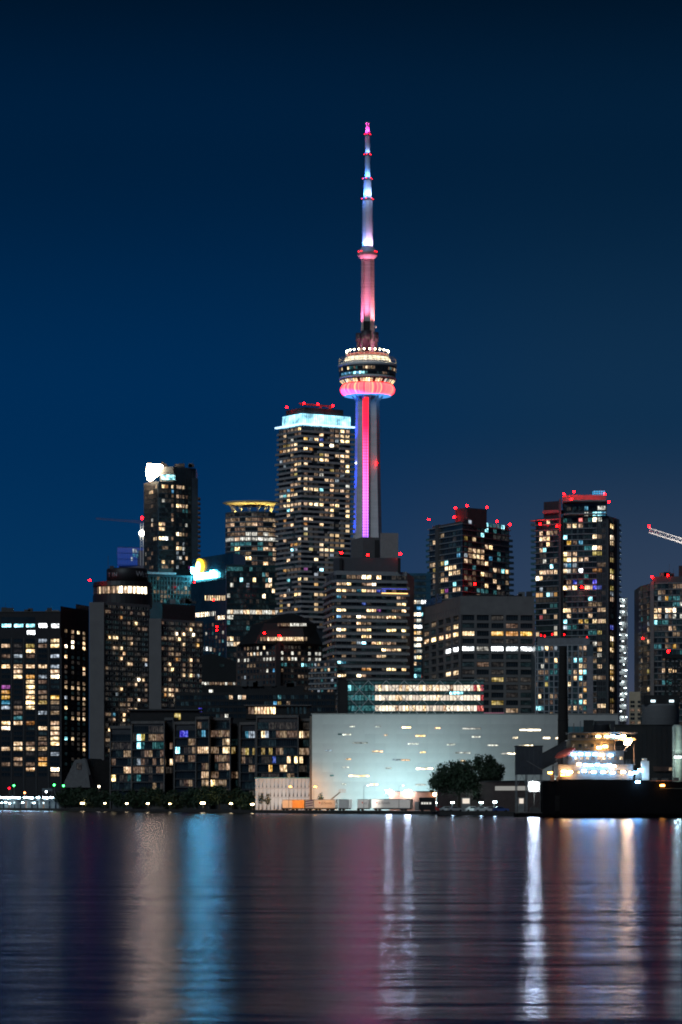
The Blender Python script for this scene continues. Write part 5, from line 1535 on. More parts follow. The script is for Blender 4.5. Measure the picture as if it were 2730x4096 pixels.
# ---- dark-roofed brown office, gabled dark hall, terraces
def hip_roof():
    D = 1370
    t = Thing('brown_office', 'brown brick office with a big dark domed roof and thin lit bands', 'building', (X(1130, D), D, GROUND))
    A, B, C = XY(946, D + 20), XY(1118, D), XY(1302, D + 12)
    F1, F2 = Face(A, B), Face(B, C)
    m = mat('brown_brick', (.07, .05, .045), rough=.9, var=.2)
    block(t, 'wall', [A, B, C, C + Vector((0, 40)), A + Vector((0, 40))], GROUND, Z(2572, D), m)
    rf = MB()
    zl, zm, zh = Z(2574, D), Z(2490, D), Z(2443, D)
    def ring(pl, pr, d0, d1, z):
        return [Vector((X(pl, D), D + d0 + 12, z)), Vector((X(pl + (pr - pl) * .2, D), D + d0, z)), Vector((X(pl + (pr - pl) * .8, D), D + d0, z)), Vector((X(pr, D), D + d0 + 10, z)), Vector((X(pr, D), D + d1, z)), Vector((X(pl, D), D + d1, z))]
    rg = [ring(948, 1292, 1, 45, zl), ring(990, 1268, 3, 44, Z(2520, D)), ring(1004, 1264, 5, 42, zm), ring(1100, 1205, 14, 32, Z(2452, D)), ring(1140, 1175, 18, 28, zh)]
    n = 6
    rf.add([p for r in rg for p in r], [[j * n + k, j * n + (k + 1) % n, (j + 1) * n + (k + 1) % n, (j + 1) * n + k] for j in range(4) for k in range(n)] + [list(range(4 * n, 5 * n))])
    t.part('roof', rf, mat('dark_slate_roof', (.010, .011, .013), rough=.7, var=.3))
    FB = face(1040, D - .5, 1235, D - .5)
    for k in range(26):
        put_window(t, FB, FB.u(1046 + 7.2 * k), Z(2556, D), .74, 1.7, lit('c' if 3 < k < 24 else 'd'), 1, out=.3)
    FB2 = face(1108, D + 3, 1235, D + 3)
    for k in range(16):
        put_window(t, FB2, FB2.u(1114 + 7.3 * k), Z(2499, D + 3), .74, 1.3, lit('q' if k > 6 else 'd'), 1, out=.6)
    known = L('4', '790 870 c,670 935 c,690 935 c,715 935 q,735 935 c,760 930 q,785 925 q,840 915 q,930 915 q,560 1000 q,585 1000 q,620 1000 q,645 995 q,790 985 q,820 985 q,855 985 q,880 980 q,930 985 q,1040 915 q,1040 980 q,1070 980 q,1020 980 c,1220 915 q,1260 920 q,1300 915 q,1220 985 q,1260 980 q,1300 975 q,1140 1030 B,1180 1035 g,970 1035 g,650 1050 d,820 1105 q,930 1090 d,1130 1110 d,640 1120 p,880 1105 b')
    D_ = [('t', .2), ('e', .18), ('d', .05), ('q', .015)]
    zs = [Z(2588 + 23.2 * k, D) for k in range(11)]
    fill(t, F1, cols_u(F1, 950, 1116, 13), zs, 1.25, 1.5, known, D_, 1, out=.02)
    fill(t, F2, cols_u(F2, 1122, 1300, 13), zs, 1.25, 1.5, known, D_, 1, out=.02)
    t.part('dark_bay', F1.box(MB(), F1.u(1112) - 1, F1.L + 1, GROUND, Z(2565, D), -.3, .2), BLACK)
    finish(t)
    for px, py, lb in ((1058, 2532, 'left one on the dark domed roof'), (1119, 2543, 'lower one on the dark domed roof, above the lit band')):
        beacon(px, py, D - 4, 'short red roof light, ' + lb, size=.8, z0=Z(py + 12, D - 4))
    D2 = 1420
    g = Thing('gabled_hall', 'black gabled hall beside the brown office with a pale lit eaves strip', 'building', (X(880, D2), D2, GROUND))
    A, B = XY(808, D2), XY(956, D2 + 4)
    Fg = Face(A, B)
    rb = MB()
    za, zp, zq = Z(2725, D2), Z(2614, D2), Z(2645, D2)
    pr = [Fg.p(0, GROUND), Fg.p(Fg.L, GROUND), Fg.p(Fg.L, zq - 4), Fg.p(Fg.L * .92, zq), Fg.p(Fg.L * .3, zp), Fg.p(0, zp - 1)]
    n = len(pr)
    bk_ = [p + Vector((0, 26, 0)) for p in pr]
    rb.add(pr + bk_, [list(range(n)), list(range(2 * n - 1, n - 1, -1))] + [[i, n + i, n + (i + 1) % n, (i + 1) % n] for i in range(n)])
    g.part('gable_wall', rb, mat('black_hall', (.010, .012, .014), rough=.7))
    for k in range(14):
        put_window(g, Fg, Fg.u(812 + 10.4 * k), Z(2733 + (k % 2), D2), 1.0, 1.3, lit('q' if k in (0, 1, 2, 9, 12) else 'd'), 1, out=.1)
    put_window(g, Fg, Fg.u(888), Z(2662, D2), 2.4, 1.6, lit('t'), 1, out=.1)
    put_window(g, Fg, Fg.u(845), Z(2766, D2), 2.0, 1.8, lit('q'), 1, out=.1)
    finish(g)
    D3 = 1290
    w = Thing('terrace_building', 'low dark terraced building with sparse lit rooms behind the condominiums', 'building', (X(1060, D3), D3, GROUND))
    Fw = face(700, D3, 1345, D3 - 8)
    block(w, 'wall', [XY(700, D3), XY(1345, D3 - 8), XY(1345, D3 + 24), XY(700, D3 + 24)], GROUND, Z(2770, D3), mat('terrace_dark', (.014, .014, .016), rough=.8))
    block(w, 'set_back', [XY(940, D3 + 4), XY(1215, D3 + 2), XY(1215, D3 + 20), XY(940, D3 + 20)], Z(2772, D3), Z(2742, D3), BLACK)
    block(w, 'stair_tower', [XY(1352, D3 - 20), XY(1393, D3 - 20), XY(1393, D3 - 6), XY(1352, D3 - 6)], GROUND, Z(2726, D3), BLACK)
    known = L('4', '510 1320 c,570 1305 q,635 1310 c,920 1330 g,905 1350 b,940 1385 y,1020 1350 d,460 1465 q,230 1460 u,320 1270 q,550 1255 q')
    fill(w, Fw, cols_u(Fw, 705, 1340, 36), [Z(2790 + 25 * k, D3) for k in range(4)], 1.5, 1.7, known, [('t', .18), ('e', .04)], 2, out=.02)
    finish(w)
    D4 = 1330
    s = Thing('balcony_block', 'pale blurred balcony block squeezed between brown office and apartment tower', 'building', (X(1290, D4), D4, GROUND))
    Fs = face(1240, D4 + 10, 1352, D4)
    block(s, 'wall', [XY(1240, D4 + 10), XY(1352, D4), XY(1352, D4 + 20), XY(1240, D4 + 28)], GROUND, Z(2640, D4), mat('balcony_block_grey', (.07, .075, .085), rough=.7))
    zs = [Z(2656 + 21.5 * k, D4) for k in range(9)]
    bands(s, Fs, 0, Fs.L, [z - 1.3 for z in zs], .7, mat('apartment_band', (.17, .175, .185)), .9, 'balcony')
    fill(s, Fs, cols_u(Fs, 1243, 1350, 8), zs, 1.2, 1.3, (), [('d', .2), ('e', .2), ('c', .05), ('g', .08), ('p', .04)], 1, out=.02)
    finish(s)
hip_roof()

# ---- waterfront condominiums
def pier_condos():
    def one(p0, p1, d, ytop, label, known, steps):
        t = Thing('waterfront_condominium', label, 'building', (X((p0 + p1) / 2, d), d, GROUND), 'waterfront condominiums')
        wall = mat('condo_black', (.026, .028, .032), rough=.4, var=.3)
        fas = mat('fascia_grey', (.10, .096, .095), rough=.8)
        # stepped wings: (left, right, roof line, how far it stands forward)
        for (a, b, yt, fwd) in steps:
            dd = d - fwd
            A, B = XY(a, dd + 3), XY(b, dd)
            F = Face(A, B)
            block(t, 'wing_wall', [A, B, B + Vector((0, 24)), A + Vector((0, 24))], GROUND, Z(yt, dd), wall)
            t.part('roof_fascia', F.box(MB(), -.2, F.L + .2, Z(yt + 9, dd), Z(yt - 2, dd), -2, .9), fas)
            z0 = Z(ytop + 30, d)
            zs = [z0 - 3.12 * k for k in range(-2, 9)]
            zs = [z for z in zs if GROUND + 1.2 < z < Z(yt + 22, dd)]
            bands(t, F, 0, F.L, [z - 1.55 for z in zs], .34, CHAR, 1.0, 'floor_slab')
            n = max(2, int((b - a) / 15))
            for k in (0, n):
                t.part('pier', F.box(MB(), F.L * k / n - .2, F.L * k / n + .2, GROUND, Z(yt, dd), -.1, 1.05), fas)
            kn = [(x_, y_, {'W': 'w', 'w': 'c', 'c': 'd' if t.seed.random() < .65 else 'c', 'd': 'e' if t.seed.random() < .4 else 'd'}.get(c_, c_)) for x_, y_, c_ in known if a < x_ < b]
            fill(t, F, cols_u(F, a + 2, b - 2, n), zs, F.L / n * .97, 2.5, kn, [('d', .03), ('e', .12), ('t', .14), ('g', .004)], 2, out=.02, run=.72)
        finish(t)
        return t
    k1 = L('K', '270 270 y,310 270 y,350 275 d,390 280 d,430 285 d,270 285 B,260 330 B,300 335 g,370 330 g,505 335 c,150 375 d,170 420 d,110 480 d,180 500 c,265 480 p,320 480 d,370 480 d,430 485 d,480 500 d,255 535 d,300 540 d,340 540 d,400 540 d,440 540 d,100 590 W,170 595 d,215 600 g,280 600 g,545 150 y,490 440 c,330 430 d,450 435 d')
    one(446, 690, 1195, 2888, 'dark waterfront condominium nearest the hotel with a yellow-lit corner flat', k1, [(446, 530, 2905, 0), (531, 660, 2886, 5), (661, 700, 2872, -3)])
    k2 = L('K', '610 205 c,650 205 c,700 205 d,570 265 u,590 270 u,555 380 B,550 425 d,580 420 c,600 360 d,720 265 b,780 260 d,820 265 d,720 365 c,760 365 w,800 370 c,700 360 w,890 330 w,900 385 w,870 310 d,660 360 d,820 430 d,830 480 d,910 480 w,730 575 w,790 580 c,720 600 c,740 630 w,780 630 W,560 630 d,590 635 d,640 450 c,920 410 y,880 370 c')
    one(702, 962, 1175, 2872, 'dark waterfront condominium in the middle with a violet-lit room', k2, [(702, 789, 2888, 0), (790, 842, 2868, 5), (843, 925, 2872, 3), (926, 962, 2896, -2)])
    k3 = L('K', '1060 110 d,1140 105 w,1190 110 w,970 235 c,1030 240 b,1060 295 p,1080 295 p,1140 295 c,1170 300 p,1240 295 c,1360 300 c,1410 295 w,960 410 c,990 410 d,1040 410 y,1070 415 y,1130 410 y,1190 410 y,1220 430 u,1000 460 d,1030 460 d,1370 470 W,1330 470 W,1400 470 w,960 525 c,1060 540 d,1180 520 o,1270 525 c,1330 565 c,1440 300 d,1230 420 d')
    one(966, 1246, 1140, 2874, 'dark waterfront condominium beside the white hall with a lit top-floor terrace', k3, [(966, 1028, 2890, 0), (1030, 1195, 2862, 5), (1197, 1246, 2876, 1)])
    # penthouse of the last one
    d = 1150
    t = Thing('rooftop_penthouse', 'warmly lit glazed penthouse on the waterfront condominium roof', 'building', (X(1050, d), d, Z(2864, d)))
    F = face(985, d, 1240, d)
    block(t, 'wall', [XY(985, d), XY(1240, d), XY(1240, d + 14), XY(985, d + 14)], Z(2876, d), Z(2824, d), BLACK)
    t.part('roof', MB().box(X(978, d), X(1246, d), d - 1.5, d + 15, Z(2824, d), Z(2819, d)), mat('fascia_grey', (.075, .070, .068)))
    for k in range(14):
        c = 'd' if k < 2 else ('c' if k < 5 else ('w' if k < 9 else 't'))
        put_window(t, F, F.u(1000 + 12.2 * k if k < 9 else 1000 + 17 * k), Z(2842, d), 1.0, 2.6, lit(c), 1, out=.02)
    finish(t)
    d = 1200
    t = Thing('rooftop_penthouse', 'dark penthouse with one yellow window on the condominium nearest the hotel', 'building', (X(650, d), d, Z(2886, d)))
    block(t, 'wall', [XY(520, d), XY(800, d), XY(800, d + 14), XY(520, d + 14)], Z(2890, d), Z(2842, d), BLACK)
    t.part('roof', MB().box(X(512, d), X(806, d), d - 1.5, d + 15, Z(2842, d), Z(2836, d)), CHAR)
    put_window(t, face(520, d, 800, d), 18.5, Z(2866, d), 2.6, 2.6, lit('y'), 2, out=.02)
    finish(t)
pier_condos()

# ---- small plant and masts on the flat roofs
def roof_clutter(p0, p1, d, py, n, seed, label):
    rnd = random.Random(seed)
    z = Z(py, d)
    t = Thing('rooftop_plant', label, 'roof plant', (X((p0 + p1) / 2, d), d, z - .3))
    for k in range(n):
        px = rnd.uniform(p0, p1)
        w, h = rnd.uniform(1.0, 4.0), rnd.uniform(.8, 2.4)
        x = X(px, d)
        t.part('plant_unit', MB().box(x - w / 2, x + w / 2, d, d + 3, z - .3, z + h), [CHAR, CONC_D, STEEL][k % 3])
        if k % 3 == 0:
            t.part('aerial', MB().bar((x + w / 3, d + 1, z), (x + w / 3, d + 1, z + h + rnd.uniform(1.5, 4)), .07), CHAR)
roof_clutter(10, 235, 1608, 2447, 7, 1, 'scattered plant boxes on the long dark slab roof')
roof_clutter(655, 775, 1569, 2411, 5, 2, 'plant boxes on the lower hotel slab roof')
roof_clutter(1880, 2120, 1320, 2386, 6, 3, 'plant boxes on the broad grey office roof')
roof_clutter(960, 1210, 1292, 2743, 8, 4, 'vents and boxes on the low terrace building roof')
roof_clutter(2620, 2700, 1458, 2306, 4, 5, 'plant boxes on the grey tower roof')
roof_clutter(708, 780, 1908, 1866, 4, 6, 'small units on the lantern tower roof')

# ------------------------------------------------------------------ the white hall and its glass box
def white_hall():
    D = 1003
    t = Thing('waterfront_hall', 'long white windowless hall with short lit slots, floodlit from the quay', 'building', (X(1700, D), D, GROUND))
    A, B = XY(1249, D), XY(2474, D)
    F = Face(A, B)
    zt = Z(2858, D)
    block(t, 'core_wall', [A + Vector((0, .25)), B + Vector((0, .25)), B + Vector((0, 55)), A + Vector((0, 55))], GROUND, zt - .3, CONC_L)
    wp = mat('white_wall_panel', (.38, .37, .36), rough=.75, var=.10, scale=.12)
    nc, nr = 29, 10
    zz0 = GROUND
    me = None
    dw, dh = F.L / nc, (zt - zz0) / nr
    for j in range(nr):
        for i in range(nc):
            if me is None:
                mb = MB(); mb.box(-dw / 2 + .015, dw / 2 - .015, -.10, .25, -dh / 2 + .015, dh / 2 - .015)
                me = mb.mesh('wall_panel'); me.materials.append(wp)
            o = bpy.data.objects.new('wall_panel', me); COL.objects.link(o); o.parent = t.o
            p = F.p(dw * (i + .5), zz0 + dh * (j + .5), .012 * t.seed.uniform(-1, 1))
            o.location = p - t.loc
    t.part('roof_edge', F.box(MB(), -.3, F.L + .3, zt, zt + .35, -1, .35), CONC)
    t.part('corner_trim', F.box(MB(), -.7, 0, GROUND, zt - .5, -1, .2), BRICK_B)
    slots = '345 385 445 c,523 565 447 w,712 775 452 w,940 980 457 w,1133 1262 461 c,265 295 500 g,297 360 502 w,585 612 506 d,806 875 511 w,1198 1260 518 c,365 475 561 c,752 830 567 c,1023 1085 572 w,1308 1385 577 c,1480 1512 522 c,1525 1568 580 w,175 228 614 e,502 580 620 w,838 880 626 w,1083 1190 630 c,1405 1490 635 c,320 360 674 w,645 703 679 e,706 770 680 w,1118 1155 686 w,293 345 731 w,597 640 736 w,811 930 740 W,340 485 790 w,210 238 788 g,291 325 847 w,490 545 850 w,805 880 852 w,1235 1265 745 c'
    for q in slots.split(','):
        a, b, y, c = q.split()
        x0, x1, yy = 1200 + float(a) * .574, 1200 + float(b) * .574, 2650 + float(y) * .574
        put_window(t, F, F.u((x0 + x1) / 2), Z(yy, D), (x1 - x0) / FPX * D, .58, lit({'c': 'q', 'w': 'q' if float(a) % 2 else 'w', 'd': 'c', 'e': 'p'}.get(c, c)), max(1, int((x1 - x0) / 14)), FRAME_L, out=.12, name='slot_window', proud=.1)
    for x0, x1, y, c in ((2079, 2164, 2920, 'c'), (2050, 2072, 2951, 'c'), (2173, 2202, 2952, 'c'), (2090, 2133, 2983, 'w'), (2030, 2064, 3014, 'c'), (2222, 2232, 2953, 'd')):
        put_window(t, F, F.u((x0 + x1) / 2), Z(y, D), (x1 - x0) / FPX * D, .58, lit('W'), 3, FRAME_L, out=.12, name='slot_window', proud=.1)
    finish(t)
    # glass box above
    D2 = 1018
    g = Thing('glass_hall', 'glazed upper storey with three bright lit rows and steel cross bracing', 'building', (X(1660, D2), D2, zt - 4))
    F = face(1392, D2, 1936, D2)
    z0, z1 = Z(2872, D2), Z(2722, D2)
    block(g, 'curtain_wall', [XY(1392, D2), XY(1936, D2), XY(1936, D2 + 30), XY(1392, D2 + 30)], z0 - 2, z1, mat('teal_hall_glass', (.03, .09, .10), rough=.3, var=.2))
    block(g, 'dark_stair', [XY(1362, D2 - 2), XY(1391.5, D2 - 2), XY(1391.5, D2 + 14), XY(1362, D2 + 14)], z0 - 2, Z(2728, D2), BLACK)
    n = 40
    for j, (y, h, on) in enumerate(((2731, 12, 0), (2752, 25, 1), (2772, 12, 0), (2791, 23, 1), (2812, 15, 0), (2833, 24, 1), (2857, 20, 0))):
        for i in range(n):
            px = 1392 + 544 * (i + .5) / n
            c = 's'
            if on:
                c = None
                if px > 1495:
                    c = 'f' if t.seed.random() < .8 else 'c'
                    if px > 1900 and t.seed.random() < .3:
                        c = 'r'
                else:
                    c = 'B' if (px < 1435 and j == 1 and t.seed.random() < .6) else 'g'
            elif 1795 < px < 1860 and j == 2:
                c = 'B'
            put_window(g, F, F.u(px), Z(y, D2), F.L / n * .985, h / FPX * D2 * .98, lit(c), 1, FRAME, out=.02, proud=.1)
    finish(g)
    bz = mat('brace_steel', (.5, .52, .52), rough=.5)
    for k in range(-1, 8):
        xa = 1403 + 71.5 * k
        for s in (1, -1):
            xb = xa + 143 * s
            # clip to the facade
            f0, f1 = 0.0, 1.0
            for lim in (1392, 1936):
                fr = (lim - xa) / (xb - xa)
                if lim == 1392:
                    if s > 0: f0 = max(f0, fr)
                    else: f1 = min(f1, fr)
                else:
                    if s > 0: f1 = min(f1, fr)
                    else: f0 = max(f0, fr)
            if f1 - f0 > .08:
                P = lambda f: F.p(F.u(xa + (xb - xa) * f), z0 + (z1 - z0) * (1 - f), .55 if s > 0 else .38)
                g.part('brace', MB().bar(P(f0), P(f1), .13), bz)
    g.part('roof_edge', F.box(MB(), -.4, F.L + .4, z1, z1 + .4, -8, .6), mat('hall_roof_edge', (.12, .15, .15), rough=.5))
    for x0, x1, hh in ((1600, 1625, 6), (1628, 1690, 8), (1695, 1720, 5)):
        g.part('roof_plant', MB().box(X(x0, D2), X(x1, D2), D2 + 6, D2 + 9, z1, z1 + hh / FPX * D2 * 1.3), STEEL)
white_hall()

def fluted_house():
    D = 1030
    t = Thing('fluted_pavilion', 'low pavilion faced with rows of folded white fins left of the hall', 'building', (X(1137, D), D, GROUND))
    A, B = XY(1022, D), XY(1253, D)
    F = Face(A, B)
    zt = Z(3113, D)
    block(t, 'wall', [A + Vector((0, 1)), B + Vector((0, 1)), B + Vector((0, 16)), A + Vector((0, 16))], GROUND, zt - .2, mat('pavilion_grey', (.14, .14, .15), rough=.8))
    fm = mat('white_fin', (.78, .79, .79), rough=.7, var=.08)
    rows = [(zt, Z(3152, D)), (Z(3154, D), Z(3188, D)), (Z(3190, D), GROUND)]
    n = 15
    for j, (za, zb) in enumerate(rows):
        for i in range(n):
            u0, u1 = F.L * i / n, F.L * (i + 1) / n
            w = u1 - u0
            mb = MB()
            # folded fin: wide at the top, pinched below
            zm = zb + (za - zb) * (.35 if j == 0 else .6)
            pt = lambda u, z, o: F.p(u, z, o)
            k = .18 if j == 0 else .26
            vs = [pt(u0 + .03, za, .5), pt(u1 - .03, za, .5), pt(u1 - .03, zm, .45), pt(u0 + w * (1 - k), zb, .7), pt(u0 + w * k * .4, zb, .35), pt(u0 + .03, zm, .3)]
            bk_ = [v - Vector((F.n.x, F.n.y, 0)) * .25 for v in vs]
            mb.add(vs + bk_, [[0, 5, 4, 3, 2, 1], [6, 7, 8, 9, 10, 11]] + [[q, (q + 1) % 6, 6 + (q + 1) % 6, 6 + q] for q in range(6)])
            t.part('fin', mb, fm)
        t.part('rail', F.box(MB(), 0, F.L, zb - .12, zb + .12, 0, .75), fm)
    for px in (1050, 1110, 1170, 1230):  # uplights added to brighten the fins; no such lamps are seen
        q = F.p(F.u(px), GROUND + .3, 9.0)
        t.part('added_uplight', MB().box(q.x - .25, q.x + .25, q.y - .2, q.y + .2, GROUND, GROUND + .3), CHAR)
        t.lamp('SPOT', (q.x, q.y, q.z + .1), 420, (.78, .95, 1.0), .15, tuple(F.p(F.u(px), Z(3150, D), 0)), 110, .7)
    t.part('coping', F.box(MB(), -.2, F.L + .2, zt, zt + .25, -1, .8), mat('teal_coping', (.12, .38, .42), rough=.5))
fluted_house()

# ------------------------------------------------------------------ quay: trailers, lift, lamps
def text_mesh(body, size, m):
    cu = bpy.data.curves.new('lettering', 'FONT'); cu.body = body; cu.size = size; cu.extrude = .01
    tmp = bpy.data.objects.new('tmp', cu); COL.objects.link(tmp)
    me = bpy.data.meshes.new_from_object(tmp); bpy.data.objects.remove(tmp)
    me.materials.clear(); me.materials.append(m)
    return me
TRAILER_W = mat('trailer_white', (.62, .60, .58), rough=.5, var=.08, scale=.4)
TRAILER_G = mat('trailer_grey', (.36, .38, .39), rough=.5, var=.1, scale=.4)
TRAILER_B = mat('trailer_brown', (.30, .17, .08), rough=.6, var=.2, scale=.4)
TYRE = mat('tyre_black', (.012, .012, .012), rough=.9)
def trailer(p0, p1, label, m, letters=None, stripes=False, y0=3198, y1=3233, lp=None):
    d0 = shore(p0) + 17
    d1 = d0 - .40 * (p1 - p0) * d0 / FPX
    A, B = XY(p0, d0), XY(p1, d1)
    F = Face(A, B)
    t = Thing('trailer', label, 'trailer', (A.x, A.y, GROUND), 'trailers parked along the quay')
    za, zb = Z(y1, d0), Z(y0, d0)
    zb = za + 2.75
    za = max(za, GROUND + .62)
    t.part('body', F.box(MB(), 0, F.L, za, zb, -2.5, 0), m)
    t.part('chassis', F.box(MB(), .3, F.L - .3, za - .3, za - .01, -2.2, -.3), BLACK)
    t.part('top_rail', F.box(MB(), -.02, F.L + .02, zb - .12, zb + .03, -2.52, .04), STEEL)
    t.part('bottom_rail', F.box(MB(), -.02, F.L + .02, za - .02, za + .12, -2.52, .04), STEEL)
    for u in (F.L * .10, F.L * .10 + 1.2, F.L - 1.4, F.L - 2.6)[:4 if F.L > 7 else 2]:
        w = MB(); a = F.p(u, GROUND + .5, -.05); b = F.p(u, GROUND + .5, -.35)
        w.bar(a, b, .5, n=14)
        t.part('wheel', w, TYRE)
    if letters:
        o = bpy.data.objects.new('lettering', text_mesh(letters, 1.0, mat('trailer_lettering', (.10, .09, .09), rough=.5)))
        COL.objects.link(o); o.parent = t.o
        o.rotation_euler = (math.pi / 2, 0, F.ang)
        q = F.p(F.u(lp), za + 1.25, .03)
        o.location = q - t.loc
        sc = 3.7 / max(v.co.x for v in o.data.vertices) if letters == 'JDSmith' else .75
        o.scale = (sc, sc, 1)
        emb = MB()
        u = F.u(lp) - .75
        emb.add([F.p(u, za + 1.95, .03), F.p(u + .55, za + 1.95, .03), F.p(u + .45, za + 1.35, .03), F.p(u + .2, za + 1.55, .03)], [[0, 3, 2, 1]])
        t.part('emblem', emb, mat('red_emblem', (.45, .09, .05), rough=.5))
    if stripes:
        for k in range(3):
            sb_ = MB(); z = za + .5 + k * .75
            sb_.add([F.p(0, z, .02), F.p(F.L, z + .35, .02), F.p(F.L, z + .65, .02), F.p(0, z + .3, .02)], [[0, 1, 2, 3]])
            t.part('stripe', sb_, mat('purple_stripe', (.10, .03, .16), rough=.5))
    return t
trailer(1131, 1168, 'small white box trailer glowing orange, first at the left of the quay', TRAILER_W)
trailer(1169, 1217, 'brown-sided trailer lit orange by the sodium lamp', TRAILER_B)
trailer(1223, 1253, 'short trailer with purple diagonal stripes under the sodium lamp', TRAILER_W, stripes=True)
trailer(1257, 1342, 'white lettered trailer next to the purple-striped one', TRAILER_W, 'JDSmith', lp=1285)
trailer(1356, 1397, 'plain grey trailer between two lettered trailers', TRAILER_G)
trailer(1430, 1474, 'short pale lettered trailer beside the left grey lamp post', TRAILER_G, 'JDS', lp=1456)
trailer(1489, 1641, 'longest white lettered trailer crossed by a grey lamp post', TRAILER_W, 'JDSmith', lp=1514)

def lamp_post(px, py, d, label, hot=None, energy=0, color=(1, 1, 1), arm=1.2, group='lamp posts on the quay', size=.35, aim=None):
    x = X(px, d); z = Z(py, d)
    t = Thing('lamp_post', label, 'lamp post', (x, d, GROUND), group)
    t.part('post', MB().bar((x, d, GROUND), (x, d, z), .085, n=8, r2=.055), STEEL)
    if arm:
        t.part('arm', MB().bar((x, d, z - .05), (x + arm, d, z + .15), .05), STEEL)
    hd = MB().box(x + arm - size * .9, x + arm + size * .9, d - size * .5, d + size * .5, z + .02, z + .02 + size * .7)
    head = t.part('lamp_head', hd, hot or glow('dim_lamp_head', (1, .95, .9), 3.0))
    if energy:
        if aim:
            t.lamp('SPOT', (x + arm, d, z - .3), energy, color, .2, aim, 100, .8)
        else:
            t.lamp('POINT', (x + arm, d - .5, z - .3), energy, color, .2)
    return t
SODIUM = glow('sodium_lamp', (1.0, .40, .03), 40)
lamp_post(1156, 3149, 985, 'sodium lamp post standing in front of the fluted pavilion', SODIUM, 21000, (1, .36, .03), .5, aim=(X(1180, 1000), 1004, 2.0))
lamp_post(1256, 3149, 969, 'sodium lamp post at the corner of pavilion and white hall', SODIUM, 5000, (1, .38, .04), .5, aim=(X(1250, 990), 992, 2.0))
lamp_post(1456, 3144, shore(1456) + 3, 'slim grey lamp post, left of two, before the white hall', None, 9500, (1, .90, .80), aim=(X(1400, 950), 952, 1.5))
lamp_post(1597, 3144, shore(1597) + 3, 'slim grey lamp post in front of the longest trailer', None, 9500, (1, .92, .82), aim=(X(1570, 930), 934, 1.5))

def boom_lift():
    d = 985
    t = Thing('boom_lift', 'boom lift with raised basket in front of the white hall', 'boom lift', (X(1325, d), d, GROUND))
    om = mat('lift_orange', (.40, .14, .05), rough=.5)
    t.part('chassis', MB().box(X(1308, d), X(1338, d), d - 1, d + 1, GROUND + .4, GROUND + 1.5), om)
    for x in (1311, 1335):
        t.part('wheel', MB().bar((X(x, d), d - 1.1, GROUND + .45), (X(x, d), d - .8, GROUND + .45), .45, n=12), TYRE)
    t.part('boom', MB().bar((X(1316, d), d, Z(3206, d)), (X(1362, d), d, Z(3168, d)), .28), mat('lift_grey', (.12, .11, .10), rough=.6))
    bx = MB()
    x0, x1, z0, z1 = X(1357, d), X(1384, d), Z(3169, d), Z(3157, d)
    for z in (z0, (z0 + z1) / 2, z1):
        bx.bar((x0, d - .5, z), (x1, d - .5, z), .05); bx.bar((x0, d + .5, z), (x1, d + .5, z), .05)
    for k in range(5):
        x = x0 + (x1 - x0) * k / 4
        bx.bar((x, d - .5, z0), (x, d - .5, z1), .05)
    t.part('basket', bx, om)
boom_lift()

